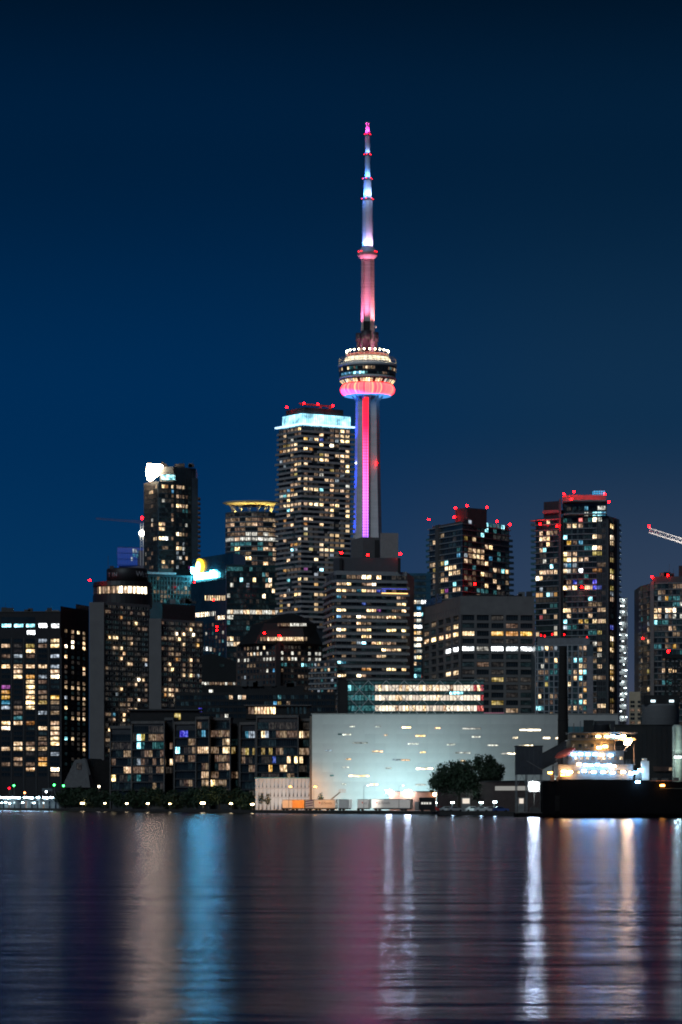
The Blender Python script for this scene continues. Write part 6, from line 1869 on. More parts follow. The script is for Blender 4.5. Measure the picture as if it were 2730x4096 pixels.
# ---- brown quay sheds with the floodlights that wash the wall
def sheds():
    t = Thing('brown_shed', 'low brown shed with two blinding floodlights on its roof corners', 'shed', (X(1640, 972), 972, GROUND))
    D = 972
    br = mat('shed_brown', (.16, .075, .055), rough=.8, var=.2)
    block(t, 'wall', [XY(1558, D), XY(1745, D), XY(1745, D + 12), XY(1558, D + 12)], GROUND, Z(3168, D), br)
    t.part('roof', MB().box(X(1556, D), X(1747, D), D - .4, D + 12.4, Z(3168, D), Z(3164, D)), CHAR)
    hot = glow('wall_floodlight', (.88, .98, 1.0), 260)
    for px in (1556, 1632):
        x = X(px, D)
        t.part('flood_pole', MB().bar((x, D + 13, GROUND), (x, D + 13, Z(3168, D)), .08), STEEL)
        t.part('floodlight', MB().box(x - .85, x + .85, D - 1.8, D - 1.4, Z(3172, D), Z(3160, D)), hot, label='blinding floodlight on the shed roof edge')
    for px, e in ((1400, 6200), (1556, 8600), (1632, 8600), (1790, 6000)):  # the two outer spots are added without fixtures to widen the wash
        t.lamp('SPOT', (X(px, D + 17), D + 17, Z(3176, D)), e, (.56, .94, 1.0), .5, (X(px, 1003), 1003, Z(3120, D)), 165, .5)
    ft = mat('dark_door', (.02, .02, .022), rough=.7)
    for x in (1600, 1660):
        t.part('door', MB().box(X(x, D), X(x + 18, D), D - .06, D + .05, GROUND, GROUND + 2.8), ft)
    t.part('wall_lamp', MB().ball((X(1740, D - 1), D - 1, Z(3177, D)), .55), glow('warm_wall_lamp', (1, .72, .38), 30))
    D2 = 868
    s = Thing('long_shed', 'long low brown quay building behind the two big trees', 'shed', (X(1960, D2), D2, GROUND))
    block(s, 'wall', [XY(1748, D2 + 12), XY(2230, D2 - 18), XY(2230, D2 + 6), XY(1748, D2 + 30)], GROUND, Z(3128, D2), mat('long_shed_brown', (.055, .035, .034), rough=.85, var=.2))
    F = face(1748, D2 + 12, 2230, D2 - 18)
    s.part('roof', F.box(MB(), -.3, F.L + .3, Z(3128, D2), Z(3123, D2), -12, .5), BLACK)
    for k in range(30):
        x = 1982 + 4.3 * k
        s.part('clerestory_pane', F.box(MB(), F.u(x), F.u(x + 3.6), Z(3162, D2), Z(3145, D2), 0, .08), glow('clerestory', (.80, .78, .72), .34, False))
    D3 = 852
    for k, (x0, x1, lb) in enumerate(((1848, 1882, 'left small lit kiosk window box under the trees'), (2075, 2098, 'small lit kiosk between the tank legs'))):
        q = Thing('kiosk', lb, 'kiosk', (X(x0, D3 - 14 * k), D3 - 14 * k, GROUND))
        dd = D3 - 14 * k - (20 if k else 0)
        q.part('booth', MB().box(X(x0, dd), X(x1, dd), dd, dd + 2, GROUND, Z(3190, dd)), mat('kiosk_grey', (.16, .16, .16), rough=.7))
        q.part('lit_front', MB().box(X(x0 + 3, dd), X(x1 - 3, dd), dd - .05, dd, Z(3214, dd), Z(3194, dd)), glow('kiosk_window', (1.0, .86, .72), .9))
    D4 = 864
    v = Thing('parked_lorry', 'dark box lorry with lit windows beside the brown shed', 'lorry', (X(1702, D4), D4, GROUND))
    v.part('body', MB().box(X(1678, D4), X(1742, D4), D4, D4 + 3, GROUND + .5, Z(3190, D4)), BLACK)
    for x in (1690, 1700, 1710, 1722):
        v.part('window', MB().box(X(x - 4, D4), X(x + 4, D4), D4 - .04, D4, Z(3217, D4), Z(3209, D4)), glow('lorry_window', (.9, .88, .8), .8))
    for x in (1690, 1728):
        v.part('wheel', MB().bar((X(x, D4), D4 - .1, GROUND + .5), (X(x, D4), D4 + .2, GROUND + .5), .5, n=12), TYRE)
sheds()

LOT = glow('lot_lamp', (.70, .97, 1.0), 34)
for i, (px, py) in enumerate(((1749, 3214), (1809, 3213), (1923, 3213), (1977, 3211))):
    lamp_post(px, py, shore(px) + 12, 'low white car-park lamp, %s from the left under the trees' % ('first', 'second', 'third', 'fourth')[i], LOT, 150, (.7, .97, 1), .2, 'car-park lamps under the trees', .5)
lamp_post(1868, 3148, shore(1868) + 26, 'single white lamp shining through the tree crowns', LOT, 120, (.7, .97, 1), .2, size=.5)

def car(px, d, colour, label, ang=0.0):
    x = X(px, d)
    t = Thing('parked_car', label, 'car', (x, d, GROUND), 'cars parked under the trees')
    R = Matrix.Rotation(ang, 3, 'Z')
    def pl(mb, name, m):
        for i, p in enumerate(mb.v):
            mb.v[i] = R @ p + Vector((x, d, GROUND))
        return t.part(name, mb, m)
    pm = mat('car_paint_' + colour, {'white': (.65, .65, .66), 'silver': (.35, .36, .38), 'red': (.35, .03, .03), 'black': (.02, .02, .022), 'blue': (.04, .08, .25)}[colour], rough=.25, var=.05)
    side = [(-2.15, .35), (2.15, .35), (2.2, .75), (1.9, .92), (1.05, .98), (.45, 1.42), (-.95, 1.45), (-1.75, 1.0), (-2.15, .95)]
    b = MB(); n = len(side)
    b.add([(p[0], -.85, p[1]) for p in side] + [(p[0], .85, p[1]) for p in side], [list(range(n)), list(range(2 * n - 1, n - 1, -1))] + [[i, i + n, (i + 1) % n + n, (i + 1) % n] for i in range(n)])
    pl(b, 'body', pm)
    for s in (-1, 1):
        g = MB().add([(-.9, s * .87, 1.0), (.9, s * .87, 1.0), (.42, s * .87, 1.36), (-.85, s * .87, 1.38)], [[0, 1, 2, 3] if s < 0 else [3, 2, 1, 0]])
        pl(g, 'side_window', GLASS)
        for u in (-1.35, 1.35):
            pl(MB().bar((u, s * .9, .33), (u, s * .66, .33), .33, n=14), 'wheel', TYRE)
        pl(MB().box(2.12, 2.22, s * .62 - .15, s * .62 + .15, .62, .76), 'headlight', WHITE_P)
for px, c, lb in ((1758, 'red', 'red car parked at the left end under the trees'), (1790, 'white', 'white car next to the red one under the trees'), (1822, 'silver', 'silver car beside the dark tree trunk'),
                  (1893, 'white', 'white car right of the tree trunk'), (1930, 'silver', 'silver car below the third car-park lamp'), (1965, 'white', 'white car below the fourth car-park lamp'), (2003, 'blue', 'dark blue car at the right end of the parking row')):
    car(px, shore(px) + 8, c, lb, .1)

# ------------------------------------------------------------------ trees
LEAF = mat('leaf_green', (.022, .044, .020), rough=.7, var=.5, scale=.8)
BARK = mat('bark', (.05, .04, .03), rough=.9)
def tree(px, d, ytop, halfw, label, clumps, n_leaves, seed, group=None, trunk_r=.45, leaf=.32, name='broadleaf_tree', zbase=GROUND):
    """clumps: (px, py, radius px) blobs of foliage."""
    rnd = random.Random(seed)
    x = X(px, d)
    t = Thing(name, label, 'tree', (x, d, zbase), group)
    low = min(Z(q[1], d) for q in clumps) - 1.0
    tr = MB()
    tr.bar((x, d, zbase), (x + .1, d, max(low, zbase + 1)), trunk_r, n=8, r2=trunk_r * .7)
    tp = Vector((x + .1, d, max(low, zbase + 1)))
    cr = MB()
    tot = sum(q[2] ** 2 for q in clumps)
    for cx_, cy_, rp in clumps:
        r = rp / FPX * d * (1.22 if name == 'broadleaf_tree' else 1.1)
        c = Vector((X(cx_, d), d + rnd.uniform(-.4, .4) * r, Z(cy_, d)))
        tr.bar(tp, c, trunk_r * .42, n=5, r2=.06)
        for k in range(int(n_leaves * rp ** 2 / tot)):
            v = Vector((rnd.gauss(0, 1), rnd.gauss(0, 1), rnd.gauss(0, 1))).normalized()
            q = c + v * r * (rnd.random() ** .4) * rnd.uniform(.75, 1.12)
            a = Vector((rnd.gauss(0, 1), rnd.gauss(0, 1), rnd.gauss(0, 1))).normalized()
            b = a.cross(v).normalized() if abs(a.dot(v)) < .98 else Vector((1, 0, 0))
            s = leaf * rnd.uniform(.6, 1.4)
            cr.add([q - a * s, q + b * s * .6, q + a * s, q - b * s * .6], [[0, 1, 2, 3]])
    t.part('trunk', tr, BARK)
    t.part('crown', cr, LEAF)
    return t
dT = shore(1860) + 20
tree(1835, dT, 3055, 90, 'big round-headed dark tree before the white hall', [(1760, 3115, 36), (1800, 3090, 40), (1845, 3085, 42), (1885, 3100, 38), (1745, 3145, 28), (1790, 3140, 38), (1840, 3140, 40), (1890, 3145, 36), (1770, 3080, 25), (1825, 3064, 24), (1868, 3062, 22), (1735, 3125, 22), (1820, 3115, 40), (1865, 3120, 40)], 7500, 3, 'big quay trees')
tree(1950, dT + 6, 3022, 70, 'taller uneven dark tree right of the round-headed one', [(1925, 3050, 30), (1958, 3038, 18), (1965, 3065, 28), (1940, 3085, 34), (1985, 3085, 30), (2003, 3075, 16), (1960, 3115, 34), (1930, 3125, 30), (1990, 3115, 22), (1950, 3150, 34), (1905, 3062, 18), (1978, 3145, 22), (1955, 3180, 34), (1915, 3180, 30), (1908, 3040, 12), (1975, 3048, 12), (2000, 3092, 14)], 6600, 5, 'big quay trees')
rt = random.Random(11)
names = ['first', 'second', 'third', 'fourth', 'fifth', 'sixth', 'seventh', 'eighth', 'ninth', 'tenth', 'eleventh', 'twelfth', 'thirteenth', 'fourteenth']
for i in range(14):
    px = 262 + i * 56
    d = shore(px) + 22 + 10 * (i % 2)
    top = [3150, 3144, 3150, 3158, 3152, 3150, 3146, 3150, 3158, 3150, 3142, 3138, 3148, 3165][i]
    cl = [(px + rt.uniform(-14, 14), top + 20 + rt.uniform(0, 6), 22), (px - 24, top + 38, 24), (px + 24, top + 40, 24), (px, top + 48, 26), (px + rt.uniform(-30, 30), top + 12, 12), (px - 12, top + 62, 20), (px + 14, top + 62, 20)]
    tree(px, d, top, 30, 'black shoreline tree, %s from the left in the dark row' % names[i], cl, 1500, 100 + i, 'dark shoreline trees', .25, .42, 'shoreline_tree')
for i, (px, yb, w) in enumerate(((1046, 3190, 14), (1072, 3195, 12), (1282, 3192, 12))):
    d = 995
    tree(px, d, 3160, 12, ['spindly sapling left of the fluted pavilion', 'second spindly sapling before the fluted pavilion', 'wispy bush at the foot of the white hall'][i], [(px, yb - 6, 10), (px + 6, yb + 4, 10), (px - 6, yb + 6, 10), (px + 3, yb - 16, 6), (px, yb + 16, 11)], 260, 40 + i, None, .06, .22, 'sapling')

# ------------------------------------------------------------------ left waterfront: quay lights, marquee
WARM_L = glow('promenade_lamp', (1.0, .70, .32), 30)
for i, (px, py) in enumerate(((331, 3216), (420, 3215), (508, 3216), (592, 3216), (680, 3217), (812, 3216), (925, 3217), (1010, 3220))):
    lamp_post(px, py, shore(px) + 6, 'warm promenade lamp, %s from the left along the dark trees' % names[i], WARM_L, 8, (1, .74, .36), 0, 'promenade lamps', (.8, .45, .5, .55, .4, .85, .5, .6)[i])
COOL_L = glow('marina_lamp', (.62, .90, 1.0), 42)
for i, px in enumerate((2, 18, 34, 47, 62, 76, 101, 116, 128, 153, 178, 188, 208)):
    lamp_post(px, 3192 + (i % 3), shore(px) + 8, 'cool white marina lamp, %s from the left' % names[i], COOL_L, 25, (.62, .9, 1), 0, 'marina lamps', .68)
for i, (px, py) in enumerate(((8, 3213), (24, 3211), (40, 3215), (92, 3212), (138, 3213))):
    lamp_post(px, py, shore(px) + 3, 'low lamp at the water edge below the marina row, %s from the left' % names[i], COOL_L, 10, (.62, .9, 1), 0, 'low marina lamps', .42)
def marina():
    d = shore(110) + 14
    t = Thing('marina_pavilion', 'long low white pavilion behind the cool marina lamps', 'pavilion', (X(110, d), d, GROUND))
    d0, d1 = shore(-40) + 12, shore(235) + 12
    A, B = XY(-40, d0), XY(235, d1)
    F = Face(A, B)
    t.part('wall', F.box(MB(), 0, F.L, GROUND, Z(3200, d), -6, -.2), mat('pavilion_pale', (.30, .32, .34), rough=.8))
    t.part('roof', F.box(MB(), -.5, F.L + .5, Z(3200, d), Z(3195, d), -6.5, .6), mat('pavilion_roof', (.20, .22, .24), rough=.7))
    for k in range(12):
        u = F.L * (k + .5) / 12
        t.part('bay', F.box(MB(), u - 1.0, u + 1.0, GROUND, Z(3204, d), -.2, -.1), GLASS if k % 3 else lit('d'))
    t2 = Thing('traffic_sign', 'pale blank road sign panel behind the marina', 'sign', (X(189, d + 30), d + 30, GROUND))
    t2.part('panel', MB().box(X(169, d + 30), X(211, d + 30), d + 30, d + 30.2, Z(3164, d + 30), Z(3154, d + 30)), mat('sign_panel_grey', (.12, .14, .16), rough=.6))
    t2.part('post', MB().bar((X(172, d + 30), d + 30.3, GROUND), (X(172, d + 30), d + 30.3, Z(3156, d + 30)), .1), STEEL)
    t2.part('post', MB().bar((X(208, d + 30), d + 30.3, GROUND), (X(208, d + 30), d + 30.3, Z(3156, d + 30)), .1), STEEL)
    for px, py, c, lb in ((57, 3142, (.05, 1, .15), 'green traffic light, left one, behind the marina'), (218, 3140, (.05, 1, .15), 'green traffic light, brightest, above the marina end'), (255, 3143, (.05, 1, .15), 'green traffic light at the start of the dark trees'),
                          (38, 3153, (1, .003, .012), 'red traffic light next to the left green one'), (100, 3171, (1, .25, .08), 'orange-red signal lamp above the marina pavilion'), (186, 3167, (.85, .95, 1), 'white street lamp on the road sign'), (397, 3146, (1, .85, .6), 'warm street lamp glinting above the dark trees')):
        dd = shore(px) + 40
        s = Thing('signal_lamp', lb, 'street light', (X(px, dd), dd, GROUND))
        s.part('post', MB().bar((X(px, dd), dd, GROUND), (X(px, dd), dd, Z(py, dd)), .09), STEEL)
        s.part('lens', MB().ball((X(px, dd), dd - .3, Z(py, dd)), .42), glow('signal_%d_%d' % (px, py), c, 14))
marina()

# ------------------------------------------------------------------ sugar works at the right
def works():
    NAVY = mat('navy_steel', (.022, .026, .036), rough=.7, var=.2)
    D = 800
    t = Thing('elevated_bin', 'dark square bin standing on lattice legs left of the ship', 'bin', (X(2118, D), D, GROUND))
    x0, x1 = X(2066, D), X(2171, D)
    zb, zt = Z(3098, D), Z(2987, D)
    t.part('bin_wall', MB().box(x0, x1, D, D + 6, zb, zt), NAVY)
    for k in range(1, 6):
        xx = x0 + (x1 - x0) * k / 6
        t.part('stiffener', MB().box(xx - .05, xx + .05, D - .1, D, zb, zt), CHAR)
    t.part('cap', MB().box(x0 - .15, x1 + .15, D - .15, D + 6.15, zt, zt + .3), BLACK)
    for xx in (x0 + .15, x0 + 2.8, x1 - .15):
        for yy in (D + .2, D + 5.8):
            t.part('leg', MB().bar((xx, yy, GROUND), (xx, yy, zb), .16), STEEL)
    for a, b in ((x0 + .15, x0 + 2.8), (x0 + 2.8, x1 - .15)):
        t.part('brace', MB().bar((a, D + .2, Z(3150, D)), ((a + b) / 2, D + .2, zb), .08), STEEL)
        t.part('brace', MB().bar((b, D + .2, Z(3150, D)), ((a + b) / 2, D + .2, zb), .08), STEEL)
    D2 = 815
    g = Thing('conveyor_gallery', 'dark enclosed conveyor gallery rising to the right from the bin', 'conveyor', (X(2260, D2), D2, GROUND))
    P = [(2168, 3016), (2345, 2922), (2345, 2990), (2168, 3080)]
    mb = MB(); fr = [Vector((X(a, D2), D2, Z(b, D2))) for a, b in P]
    bk_ = [v + Vector((0, 3, 0)) for v in fr]
    mb.add(fr + bk_, [[3, 2, 1, 0], [4, 5, 6, 7]] + [[i, i + 4, (i + 1) % 4 + 4, (i + 1) % 4][::-1] for i in range(4)])
    g.part('gallery', mb, NAVY)
    g.part('roof_lip', MB().bar(fr[0] + Vector((0, -.2, .1)), fr[1] + Vector((0, -.2, .1)), .12), CHAR)
    for x, yb in ((2215, 3045), (2300, 3000)):
        g.part('trestle', MB().bar((X(x, D2), D2 + 1, GROUND), (X(x, D2), D2 + 1, Z(yb, D2)), .3), CHAR)
    D3 = 812
    s = Thing('process_building', 'big black works building behind the lit ship', 'building', (X(2520, D3), D3, GROUND))
    block(s, 'wall', [XY(2458, D3), XY(2697, D3), XY(2697, D3 + 30), XY(2458, D3 + 30)], GROUND, Z(2899, D3), mat('works_black', (.010, .012, .015), rough=.8))
    block(s, 'roof_house', [XY(2335, D3 - 2), XY(2376, D3 - 2), XY(2376, D3 + 20), XY(2335, D3 + 20)], GROUND, Z(2881, D3), mat('works_black', (.010, .012, .015)))
    block(s, 'roof_house', [XY(2377, D3 + 2), XY(2462, D3 + 2), XY(2462, D3 + 22), XY(2377, D3 + 22)], GROUND, Z(2882, D3), NAVY)
    s.part('parapet', MB().box(X(2456, D3), X(2699, D3), D3 - .3, D3 + .2, Z(2901, D3), Z(2898, D3)), BLACK)
    FS = face(2458, D3 - .05, 2697, D3 - .05)
    for k in range(12):
        u = FS.L * (k + .5) / 12
        s.part('cladding_rib', FS.box(MB(), u - .06, u + .06, GROUND, Z(2903, D3), 0, .1), BLACK)
    s.part('loading_bay', FS.box(MB(), FS.u(2615), FS.u(2690), Z(3085, D3), Z(3066, D3), .05, .6), mat('bay_brown', (.06, .035, .03), rough=.8))
    s.part('bay_lamp', FS.box(MB(), FS.u(2676), FS.u(2690), Z(3082, D3), Z(3070, D3), .6, .7), lit('d'))
    D4 = 930
    p = Thing('teal_annex', 'pale teal metal annex showing above the conveyor gallery', 'building', (X(2300, D4), D4, GROUND))
    block(p, 'wall', [XY(2257, D4), XY(2345, D4), XY(2345, D4 + 20), XY(2257, D4 + 20)], GROUND, Z(2906, D4), mat('teal_metal', (.07, .20, .24), rough=.5))
    for k in range(1, 8):
        xx = X(2257 + 11 * k, D4)
        p.part('seam', MB().box(xx - .03, xx + .03, D4 - .05, D4, GROUND, Z(2906, D4)), CHAR)
    D5 = 860
    q = Thing('storage_silo', 'broad grey concrete silo with a dark lit housing on top', 'silo', (X(2650, D5), D5 + 6, GROUND))
    R = 75 / FPX * D5
    q.part('drum', MB().lathe((X(2652, D5), D5 + 6), [(R, GROUND), (R, Z(2824, D5)), (R * 1.01, Z(2823, D5)), (R * 1.01, Z(2816, D5)), (R * .9, Z(2815, D5))], 48), mat('silo_concrete', (.17, .17, .175), rough=.9, var=.15, stretch=(.3, .3, 3)))
    q.part('top_house', MB().box(X(2580, D5), X(2722, D5), D5 + 2, D5 + 10, Z(2817, D5), Z(2780, D5)), BLACK)
    for x in (2616, 2690):
        q.part('house_lamp', MB().box(X(x - 9, D5), X(x + 9, D5), D5 + 1.7, D5 + 2, Z(2808, D5), Z(2799, D5)), glow('silo_lamp', (.72, .93, 1), 2.2))
    D6 = 786
    r = Thing('process_column', 'pale green-lit round steel column at the frame edge', 'silo', (X(2712, D6), D6 + 2, GROUND))
    rr = 21 / FPX * D6
    r.part('shell', MB().lathe((X(2714, D6), D6 + 2), [(rr, GROUND), (rr, Z(3006, D6)), (rr * 1.05, Z(3005, D6)), (rr * 1.05, Z(3001, D6)), (rr, Z(3000, D6)), (rr, Z(2905, D6)), (rr * .6, Z(2898, D6))], 32), mat('column_paint', (.60, .68, .62), rough=.6))
    r.part('ladder', MB().box(X(2700, D6), X(2703, D6), D6 - .05 - rr * .2, D6 + .2, Z(3118, D6), Z(2910, D6)), STEEL)
    r.lamp('POINT', (X(2700, D6), D6 - 7, Z(3035, D6)), 2300, (.75, 1.0, .88), .4)
    r.part('column_lamp', MB().box(X(2692, D6), X(2720, D6), D6 - 4, D6 - 3.6, Z(3032, D6), Z(3026, D6)), glow('column_lamp', (.9, 1, 1), 8))
    # dark lattice gantry before the grey tower
    D7 = 1180
    k_ = Thing('lattice_gantry', 'black lattice gantry silhouetted against the grey tower', 'gantry', (X(2690, D7), D7, GROUND))
    lat = MB()
    for i in range(9):
        z0, z1 = Z(2795 - 20 * i, D7), Z(2815 - 20 * i, D7)
        for xa, xb in ((2664, 2700), (2700, 2736)):
            lat.bar((X(xa, D7), D7, z1), (X(xb, D7), D7, z0), .22); lat.bar((X(xb, D7), D7, z1), (X(xa, D7), D7, z0), .22)
            lat.bar((X(xa, D7), D7, z0), (X(xb, D7), D7, z0), .18)
    k_.part('lattice', lat, BLACK, kind='stuff')
    for xx in (2664, 2700, 2736):
        k_.part('leg', MB().bar((X(xx, D7), D7, GROUND), (X(xx, D7), D7, Z(2625, D7)), .4), BLACK)
    k_.part('top_beam', MB().box(X(2650, D7), X(2745, D7), D7 - 1, D7 + 1, Z(2634, D7), Z(2618, D7)), BLACK)
works()

# ------------------------------------------------------------------ the ship
def ship():
    D = 738
    t = Thing('cargo_ship', 'black-hulled cargo ship with a brightly lit stepped deckhouse at its stern', 'ship', (X(2400, D), D, 0))
    k = lambda px: X(px, D)
    zz = lambda py: Z(py, D)
    hull = mat('ship_hull_black', (.004, .004, .005), rough=.9, var=.2, spec=.1)
    white = mat('ship_white', (.13, .12, .125), rough=.55, var=.12, scale=.5)
    tan = mat('ship_tan', (.17, .11, .05), rough=.6, var=.12, scale=.5)
    yc = D + 10
    # hull lofted from sections along x: (px, half beam, deck py)
    secs = [(2178, 4.0, 3128), (2195, 7.0, 3124), (2240, 9.5, 3118), (2350, 10.5, 3117), (2590, 10.5, 3122), (2620, 10.5, 3126), (3600, 10.5, 3128), (4200, 10.0, 3120), (4480, 5.0, 3105), (4560, .4, 3098)]
    mb = MB()
    rings = []
    for px, hb, py in secs:
        x = k(px)
        inx = 1.5 if px < 2200 else 0
        rings.append([(x + inx, yc - hb * .8, -1.5), (x, yc - hb, .8), (x, yc - hb, zz(py)), (x, yc + hb, zz(py)), (x, yc + hb, .8), (x + inx, yc + hb * .8, -1.5)])
    n = 6
    vs = [p for r in rings for p in r]
    fs = [[j * n + i, j * n + (i + 1) % n, (j + 1) * n + (i + 1) % n, (j + 1) * n + i] for j in range(len(rings) - 1) for i in range(n)]
    fs += [list(range(n)), list(range((len(rings) - 1) * n, len(rings) * n))[::-1]]
    mb.add(vs, fs)
    h = t.part('hull', mb, hull)
    t.part('bulwark_rail', MB().bar((k(2600), yc - 10.5, zz(3123)), (k(3500), yc - 10.5, zz(3125)), .09), mat('rail_rust', (.25, .12, .08), rough=.6), parent=h)
    t.part('rubbing_strake', MB().bar((k(2640), yc - 10.6, zz(3154)), (k(3500), yc - 10.6, zz(3155)), .07), mat('strake', (.14, .13, .09), rough=.6), parent=h)
    t.part('transom_plate', MB().box(k(2222), k(2240), yc - 9.7, yc - 9.4, zz(3245), zz(3182)), mat('plate_grey', (.012, .011, .011), rough=.9, spec=.1), parent=h)
    def deck(name, p0, p1, y0, y1, hb, m, dy=0):
        return t.part(name, MB().box(k(p0), k(p1), yc - hb + dy, yc + hb, zz(y1), zz(y0)), m)
    a = deck('main_deckhouse', 2236, 2535, 3058, 3118, 8.6, white)
    b = deck('second_deckhouse', 2275, 2500, 3004, 3060, 7.8, white)
    c = deck('third_deckhouse', 2288, 2460, 2958, 3005, 7.0, tan)
    w = deck('wheelhouse', 2292, 2452, 2932, 2959, 6.6, tan)
    t.part('bridge_wing', MB().box(k(2452), k(2548), yc - 6.4, yc - 4.6, zz(2960), zz(2950)), tan)
    t.part('bridge_wing_stay', MB().bar((k(2540), yc - 5.5, zz(2960)), (k(2500), yc - 5.5, zz(3004)), .12), white)
    t.part('lamp_gantry', MB().box(k(2520), k(2575), yc - 9.3, yc - 8.9, zz(3092), zz(3086)), white)
    t.part('wheelhouse_roof', MB().box(k(2284), k(2556), yc - 7.0, yc + 7, zz(2932), zz(2928)), white)
    f = t.part('funnel', MB().lathe((k(2425), yc + 2), [(2.2, zz(2930)), (2.0, zz(2896)), (2.1, zz(2894)), (1.8, zz(2892))], 20), CHAR)
    t.part('mast', MB().bar((k(2335), yc, zz(2930)), (k(2335), yc, zz(2880)), .14), STEEL)
    for nm, p0, p1, y, hb in (('deck_edge', 2228, 2545, 3058, 9.3), ('deck_edge', 2262, 2512, 3004, 8.5), ('deck_edge', 2282, 2476, 2958, 7.8)):
        t.part(nm, MB().box(k(p0), k(p1), yc - hb, yc + hb, zz(y) - .05, zz(y) + .12), white)
        rb = MB()
        for q in range(0, int((p1 - p0) / 14)):
            rb.bar((k(p0 + 14 * q), yc - hb + .1, zz(y) + .1), (k(p0 + 14 * q), yc - hb + .1, zz(y) + 1.1), .035)
        for hh in (.6, 1.1):
            rb.bar((k(p0), yc - hb + .1, zz(y) + hh), (k(p1), yc - hb + .1, zz(y) + hh), .03)
        t.part('railing', rb, white, kind='stuff')
    F = Face((k(2236), yc - 8.6), (k(2535), yc - 8.6))
    for i in range(13):
        put_window(t, F, F.L * (i + .5) / 13, zz(3088), .75, .75, lit('c' if i % 3 else 'w'), 1, name='porthole')
    F = Face((k(2275), yc - 7.8), (k(2500), yc - 7.8))
    for i in range(10):
        put_window(t, F, F.L * (i + .5) / 10, zz(3032), .8, .8, lit('c' if i % 4 else 'k' if False else 'd'), 1, name='porthole')
    F = Face((k(2288), yc - 7.0), (k(2460), yc - 7.0))
    for i in range(7):
        put_window(t, F, F.L * (i + .5) / 7, zz(2982), .8, .8, GLASS if i % 2 else lit('d'), 1, name='porthole')
    F = Face((k(2292), yc - 6.6), (k(2452), yc - 6.6))
    for i in range(9):
        put_window(t, F, F.L * (i + .5) / 9, zz(2945), .85, .7, GLASS if i % 3 else lit('d'), 1, name='bridge_window')
    finish(t)
    bx = t.part('deck_locker', MB().box(k(2570), k(2598), yc - 9.5, yc - 6.5, zz(3120), zz(3044)), WHITE_P)
    t.part('locker_vent', MB().box(k(2573), k(2590), yc - 9.2, yc - 7, zz(3044), zz(3033)), WHITE_P, parent=bx)
    # lifeboat and davit, gangway
    lb = MB(); lb.lathe((0, 0), [(.05, -2.6), (.8, -1.8), (1.05, 0), (.8, 1.8), (.05, 2.6)], 14)
    lb.v = [Vector((k(2262) + p.z * .95 , yc - 8.6 + p.y * .8, zz(3012) + p.x * .9 + p.z * .38)) for p in lb.v]
    t.part('lifeboat', lb, mat('lifeboat_red', (.35, .06, .05), rough=.5))
    t.part('davit', MB().bar((k(2225), yc - 8.8, zz(3040)), (k(2290), yc - 8.8, zz(2996)), .14), white)
    t.part('boom', MB().bar((k(2112), yc - 6, zz(3042)), (k(2185), yc - 6, zz(3085)), .06), STEEL)
    rg = random.Random(4)
    gear = mat('deck_gear', (.12, .10, .09), rough=.7, var=.3)
    for px, w, h in ((2205, 14, 22), (2228, 10, 14), (2248, 12, 26), (2545, 16, 30), (2560, 8, 44), (2612, 20, 10), (2650, 26, 8), (2700, 18, 12)):
        t.part('deck_gear', MB().box(k(px), k(px + w), yc - 9.2, yc - 7.4, zz(3124), zz(3122 - h)), gear)
    for px, top in ((2548, 2975), (2305, 2890), (2470, 2905)):
        t.part('derrick_post', MB().bar((k(px), yc - 3, zz(3115)), (k(px), yc - 3, zz(top)), .13), gear)
    for a_, b_ in (((2195, 3126), (2150, 3238)), ((2200, 3126), (2168, 3238)), ((2230, 3120), (2120, 3236))):
        t.part('mooring_line', MB().bar((k(a_[0]), yc - 6, zz(a_[1])), (X(b_[0], D + 16), D + 16, Z(b_[1], D + 16)), .045), gear)
    # deck lamps
    hotw, hotc, hoto = glow('deck_lamp_warm', (1.0, .62, .28), 70), glow('deck_lamp_cool', (.26, .62, 1.0), 60), glow('deck_lamp_orange', (1.0, .36, .05), 30)
    wtb = glow('deck_lamp_white', (1.0, .60, .32), 260)
    lamps = '825 885 w 6.9,900 885 w 6.9,955 882 c 6.9,1000 888 c 6.9,1050 880 w 6.9,1095 918 W 6.9,1085 945 W 6.9,830 985 w 7.4,885 975 w 7.4,600 1048 c 8.3,660 1045 c 8.3,725 1046 c 8.3,790 1046 c 8.3,850 1052 w 8.3,930 1055 c 8.3,705 1140 c 8.8,755 1142 c 8.8,810 1138 c 8.8,865 1146 c 8.8,915 1140 c 8.8,955 1152 w 8.8,645 1136 w 8.8,510 1200 w 9.2,565 1205 w 9.2,385 1212 o 9.2,500 1232 o 9.2,545 1228 o 9.2,690 1196 c 9.2,775 1206 c 9.2,860 1206 c 9.2,945 1212 c 9.2,1040 1206 w 9.2,1110 1222 c 9.4,1150 1210 c 9.4,1190 1190 c 9.4,1165 1295 c 11,1385 1326 o 11'
    for q in lamps.split(','):
        x, y, c, hb = q.split()
        px, py = 2030 + float(x) * .4464, 2550 + float(y) * .4464
        s = .7 if c == 'W' else .5
        yy = yc - float(hb) - .25
        bb = MB(); bb.box(k(px) - s, k(px) + s, yy - .25, yy, zz(py) - s * .42, zz(py) + s * .42)
        t.part('deck_lamp', bb, {'w': hotw, 'c': hotc, 'o': hoto, 'W': wtb}[c])
    for px, py, e, col in ((2310, 3030, 500, (.7, .9, 1)), (2420, 3030, 500, (.8, .9, 1)), (2360, 3075, 900, (1, .95, .9)), (2450, 3080, 700, (.85, .95, 1)), (2280, 3085, 500, (1, .6, .3)), (2520, 3090, 400, (.7, .9, 1)), (2400, 2955, 350, (1, .8, .5)), (2480, 2970, 300, (1, .85, .6)), (2580, 3100, 250, (.75, .95, 1))):
        t.lamp('POINT', (k(px), yc - 11.5, zz(py)), e * .22, col, .3)
    # the great quay floodlight beside the stern
    dF = 789
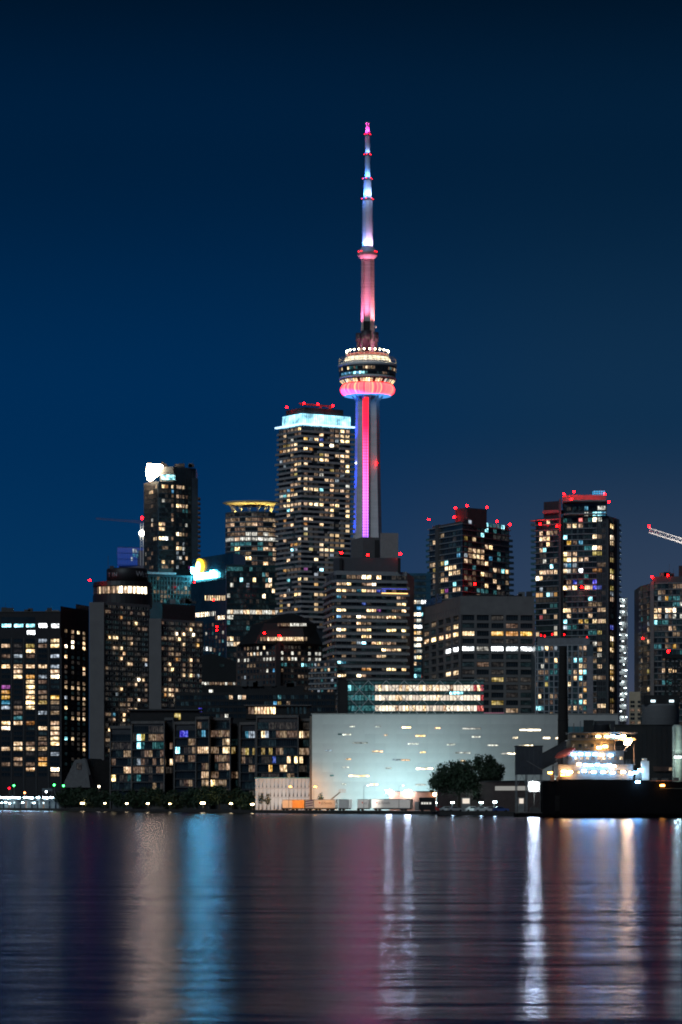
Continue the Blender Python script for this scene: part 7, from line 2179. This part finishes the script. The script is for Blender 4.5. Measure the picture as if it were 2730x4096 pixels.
    q = Thing('quay_floodlight', 'blinding white floodlight mast on the quay beside the ship stern', 'floodlight', (X(2138, dF), dF, 0))
    q.part('post', MB().bar((X(2138, dF), dF + .5, -1), (X(2138, dF), dF + .5, Z(3140, dF)), .1), BLACK)
    q.part('crossbar', MB().box(X(2137, dF) - 1.3, X(2137, dF) + 1.3, dF - .05, dF + .1, Z(3147, dF), Z(3145, dF)), STEEL)
    q.part('housing', MB().box(X(2137, dF) - 1.5, X(2137, dF) + 1.5, dF + .1, dF + .25, Z(3146, dF) - 1.35, Z(3146, dF) + 1.35), BLACK)  # black plate added behind the heads to keep light off the bin
    gf = glow('great_floodlight', (.92, 1.0, 1.0), 420)
    rr = random.Random(2)
    for i, (dx, dz, w) in enumerate(((-.85, .42, .42), (-.02, .55, .46), (.82, .40, .40), (-.75, -.36, .40), (.08, -.42, .44), (.80, -.40, .38), (-.30, .95, .25), (.45, -.9, .25))):
        x, z = X(2137, dF) + dx, Z(3146, dF) + dz
        q.part('floodlight_head', MB().lathe((0, 0), [(.05, 0), (w, .05), (w, .25), (.05, .3)], 12), gf)
        me = [o for o in q.o.children if o.name.startswith('floodlight_head')][-1].data
        for v in me.vertices:
            p = v.co + q.loc
            v.co = Vector((x + p.x, dF - .1 - p.z, z + p.y)) - q.loc
    w2 = Thing('work_boat', 'small dark work boat moored under the great floodlight', 'boat', (X(2130, 748), 748, 0))
    hb = MB()
    P = [(-4.5, 0), (-4.2, -1.1), (3.4, -1.2), (5.0, 0), (3.4, 1.2), (-4.2, 1.1)]
    hb.prism([(X(2130, 748) + a, 748 + b) for a, b in P], -.3, 1.0)
    w2.part('hull', hb, hull)
    w2.part('deck', MB().prism([(X(2130, 748) + a * .93, 748 + b * .9) for a, b in P], 1.0, 1.06), mat('boat_deck', (.20, .20, .19), rough=.7))
    w2.part('cabin', MB().prism([(X(2138, 748) + a, 748 + b) for a, b in ((-1.2, -.7), (1.4, -.7), (1.0, .7), (-1.2, .7))], 1.06, 2.3, scale_top=.8), mat('boat_cabin', (.05, .05, .05), rough=.6))
ship()
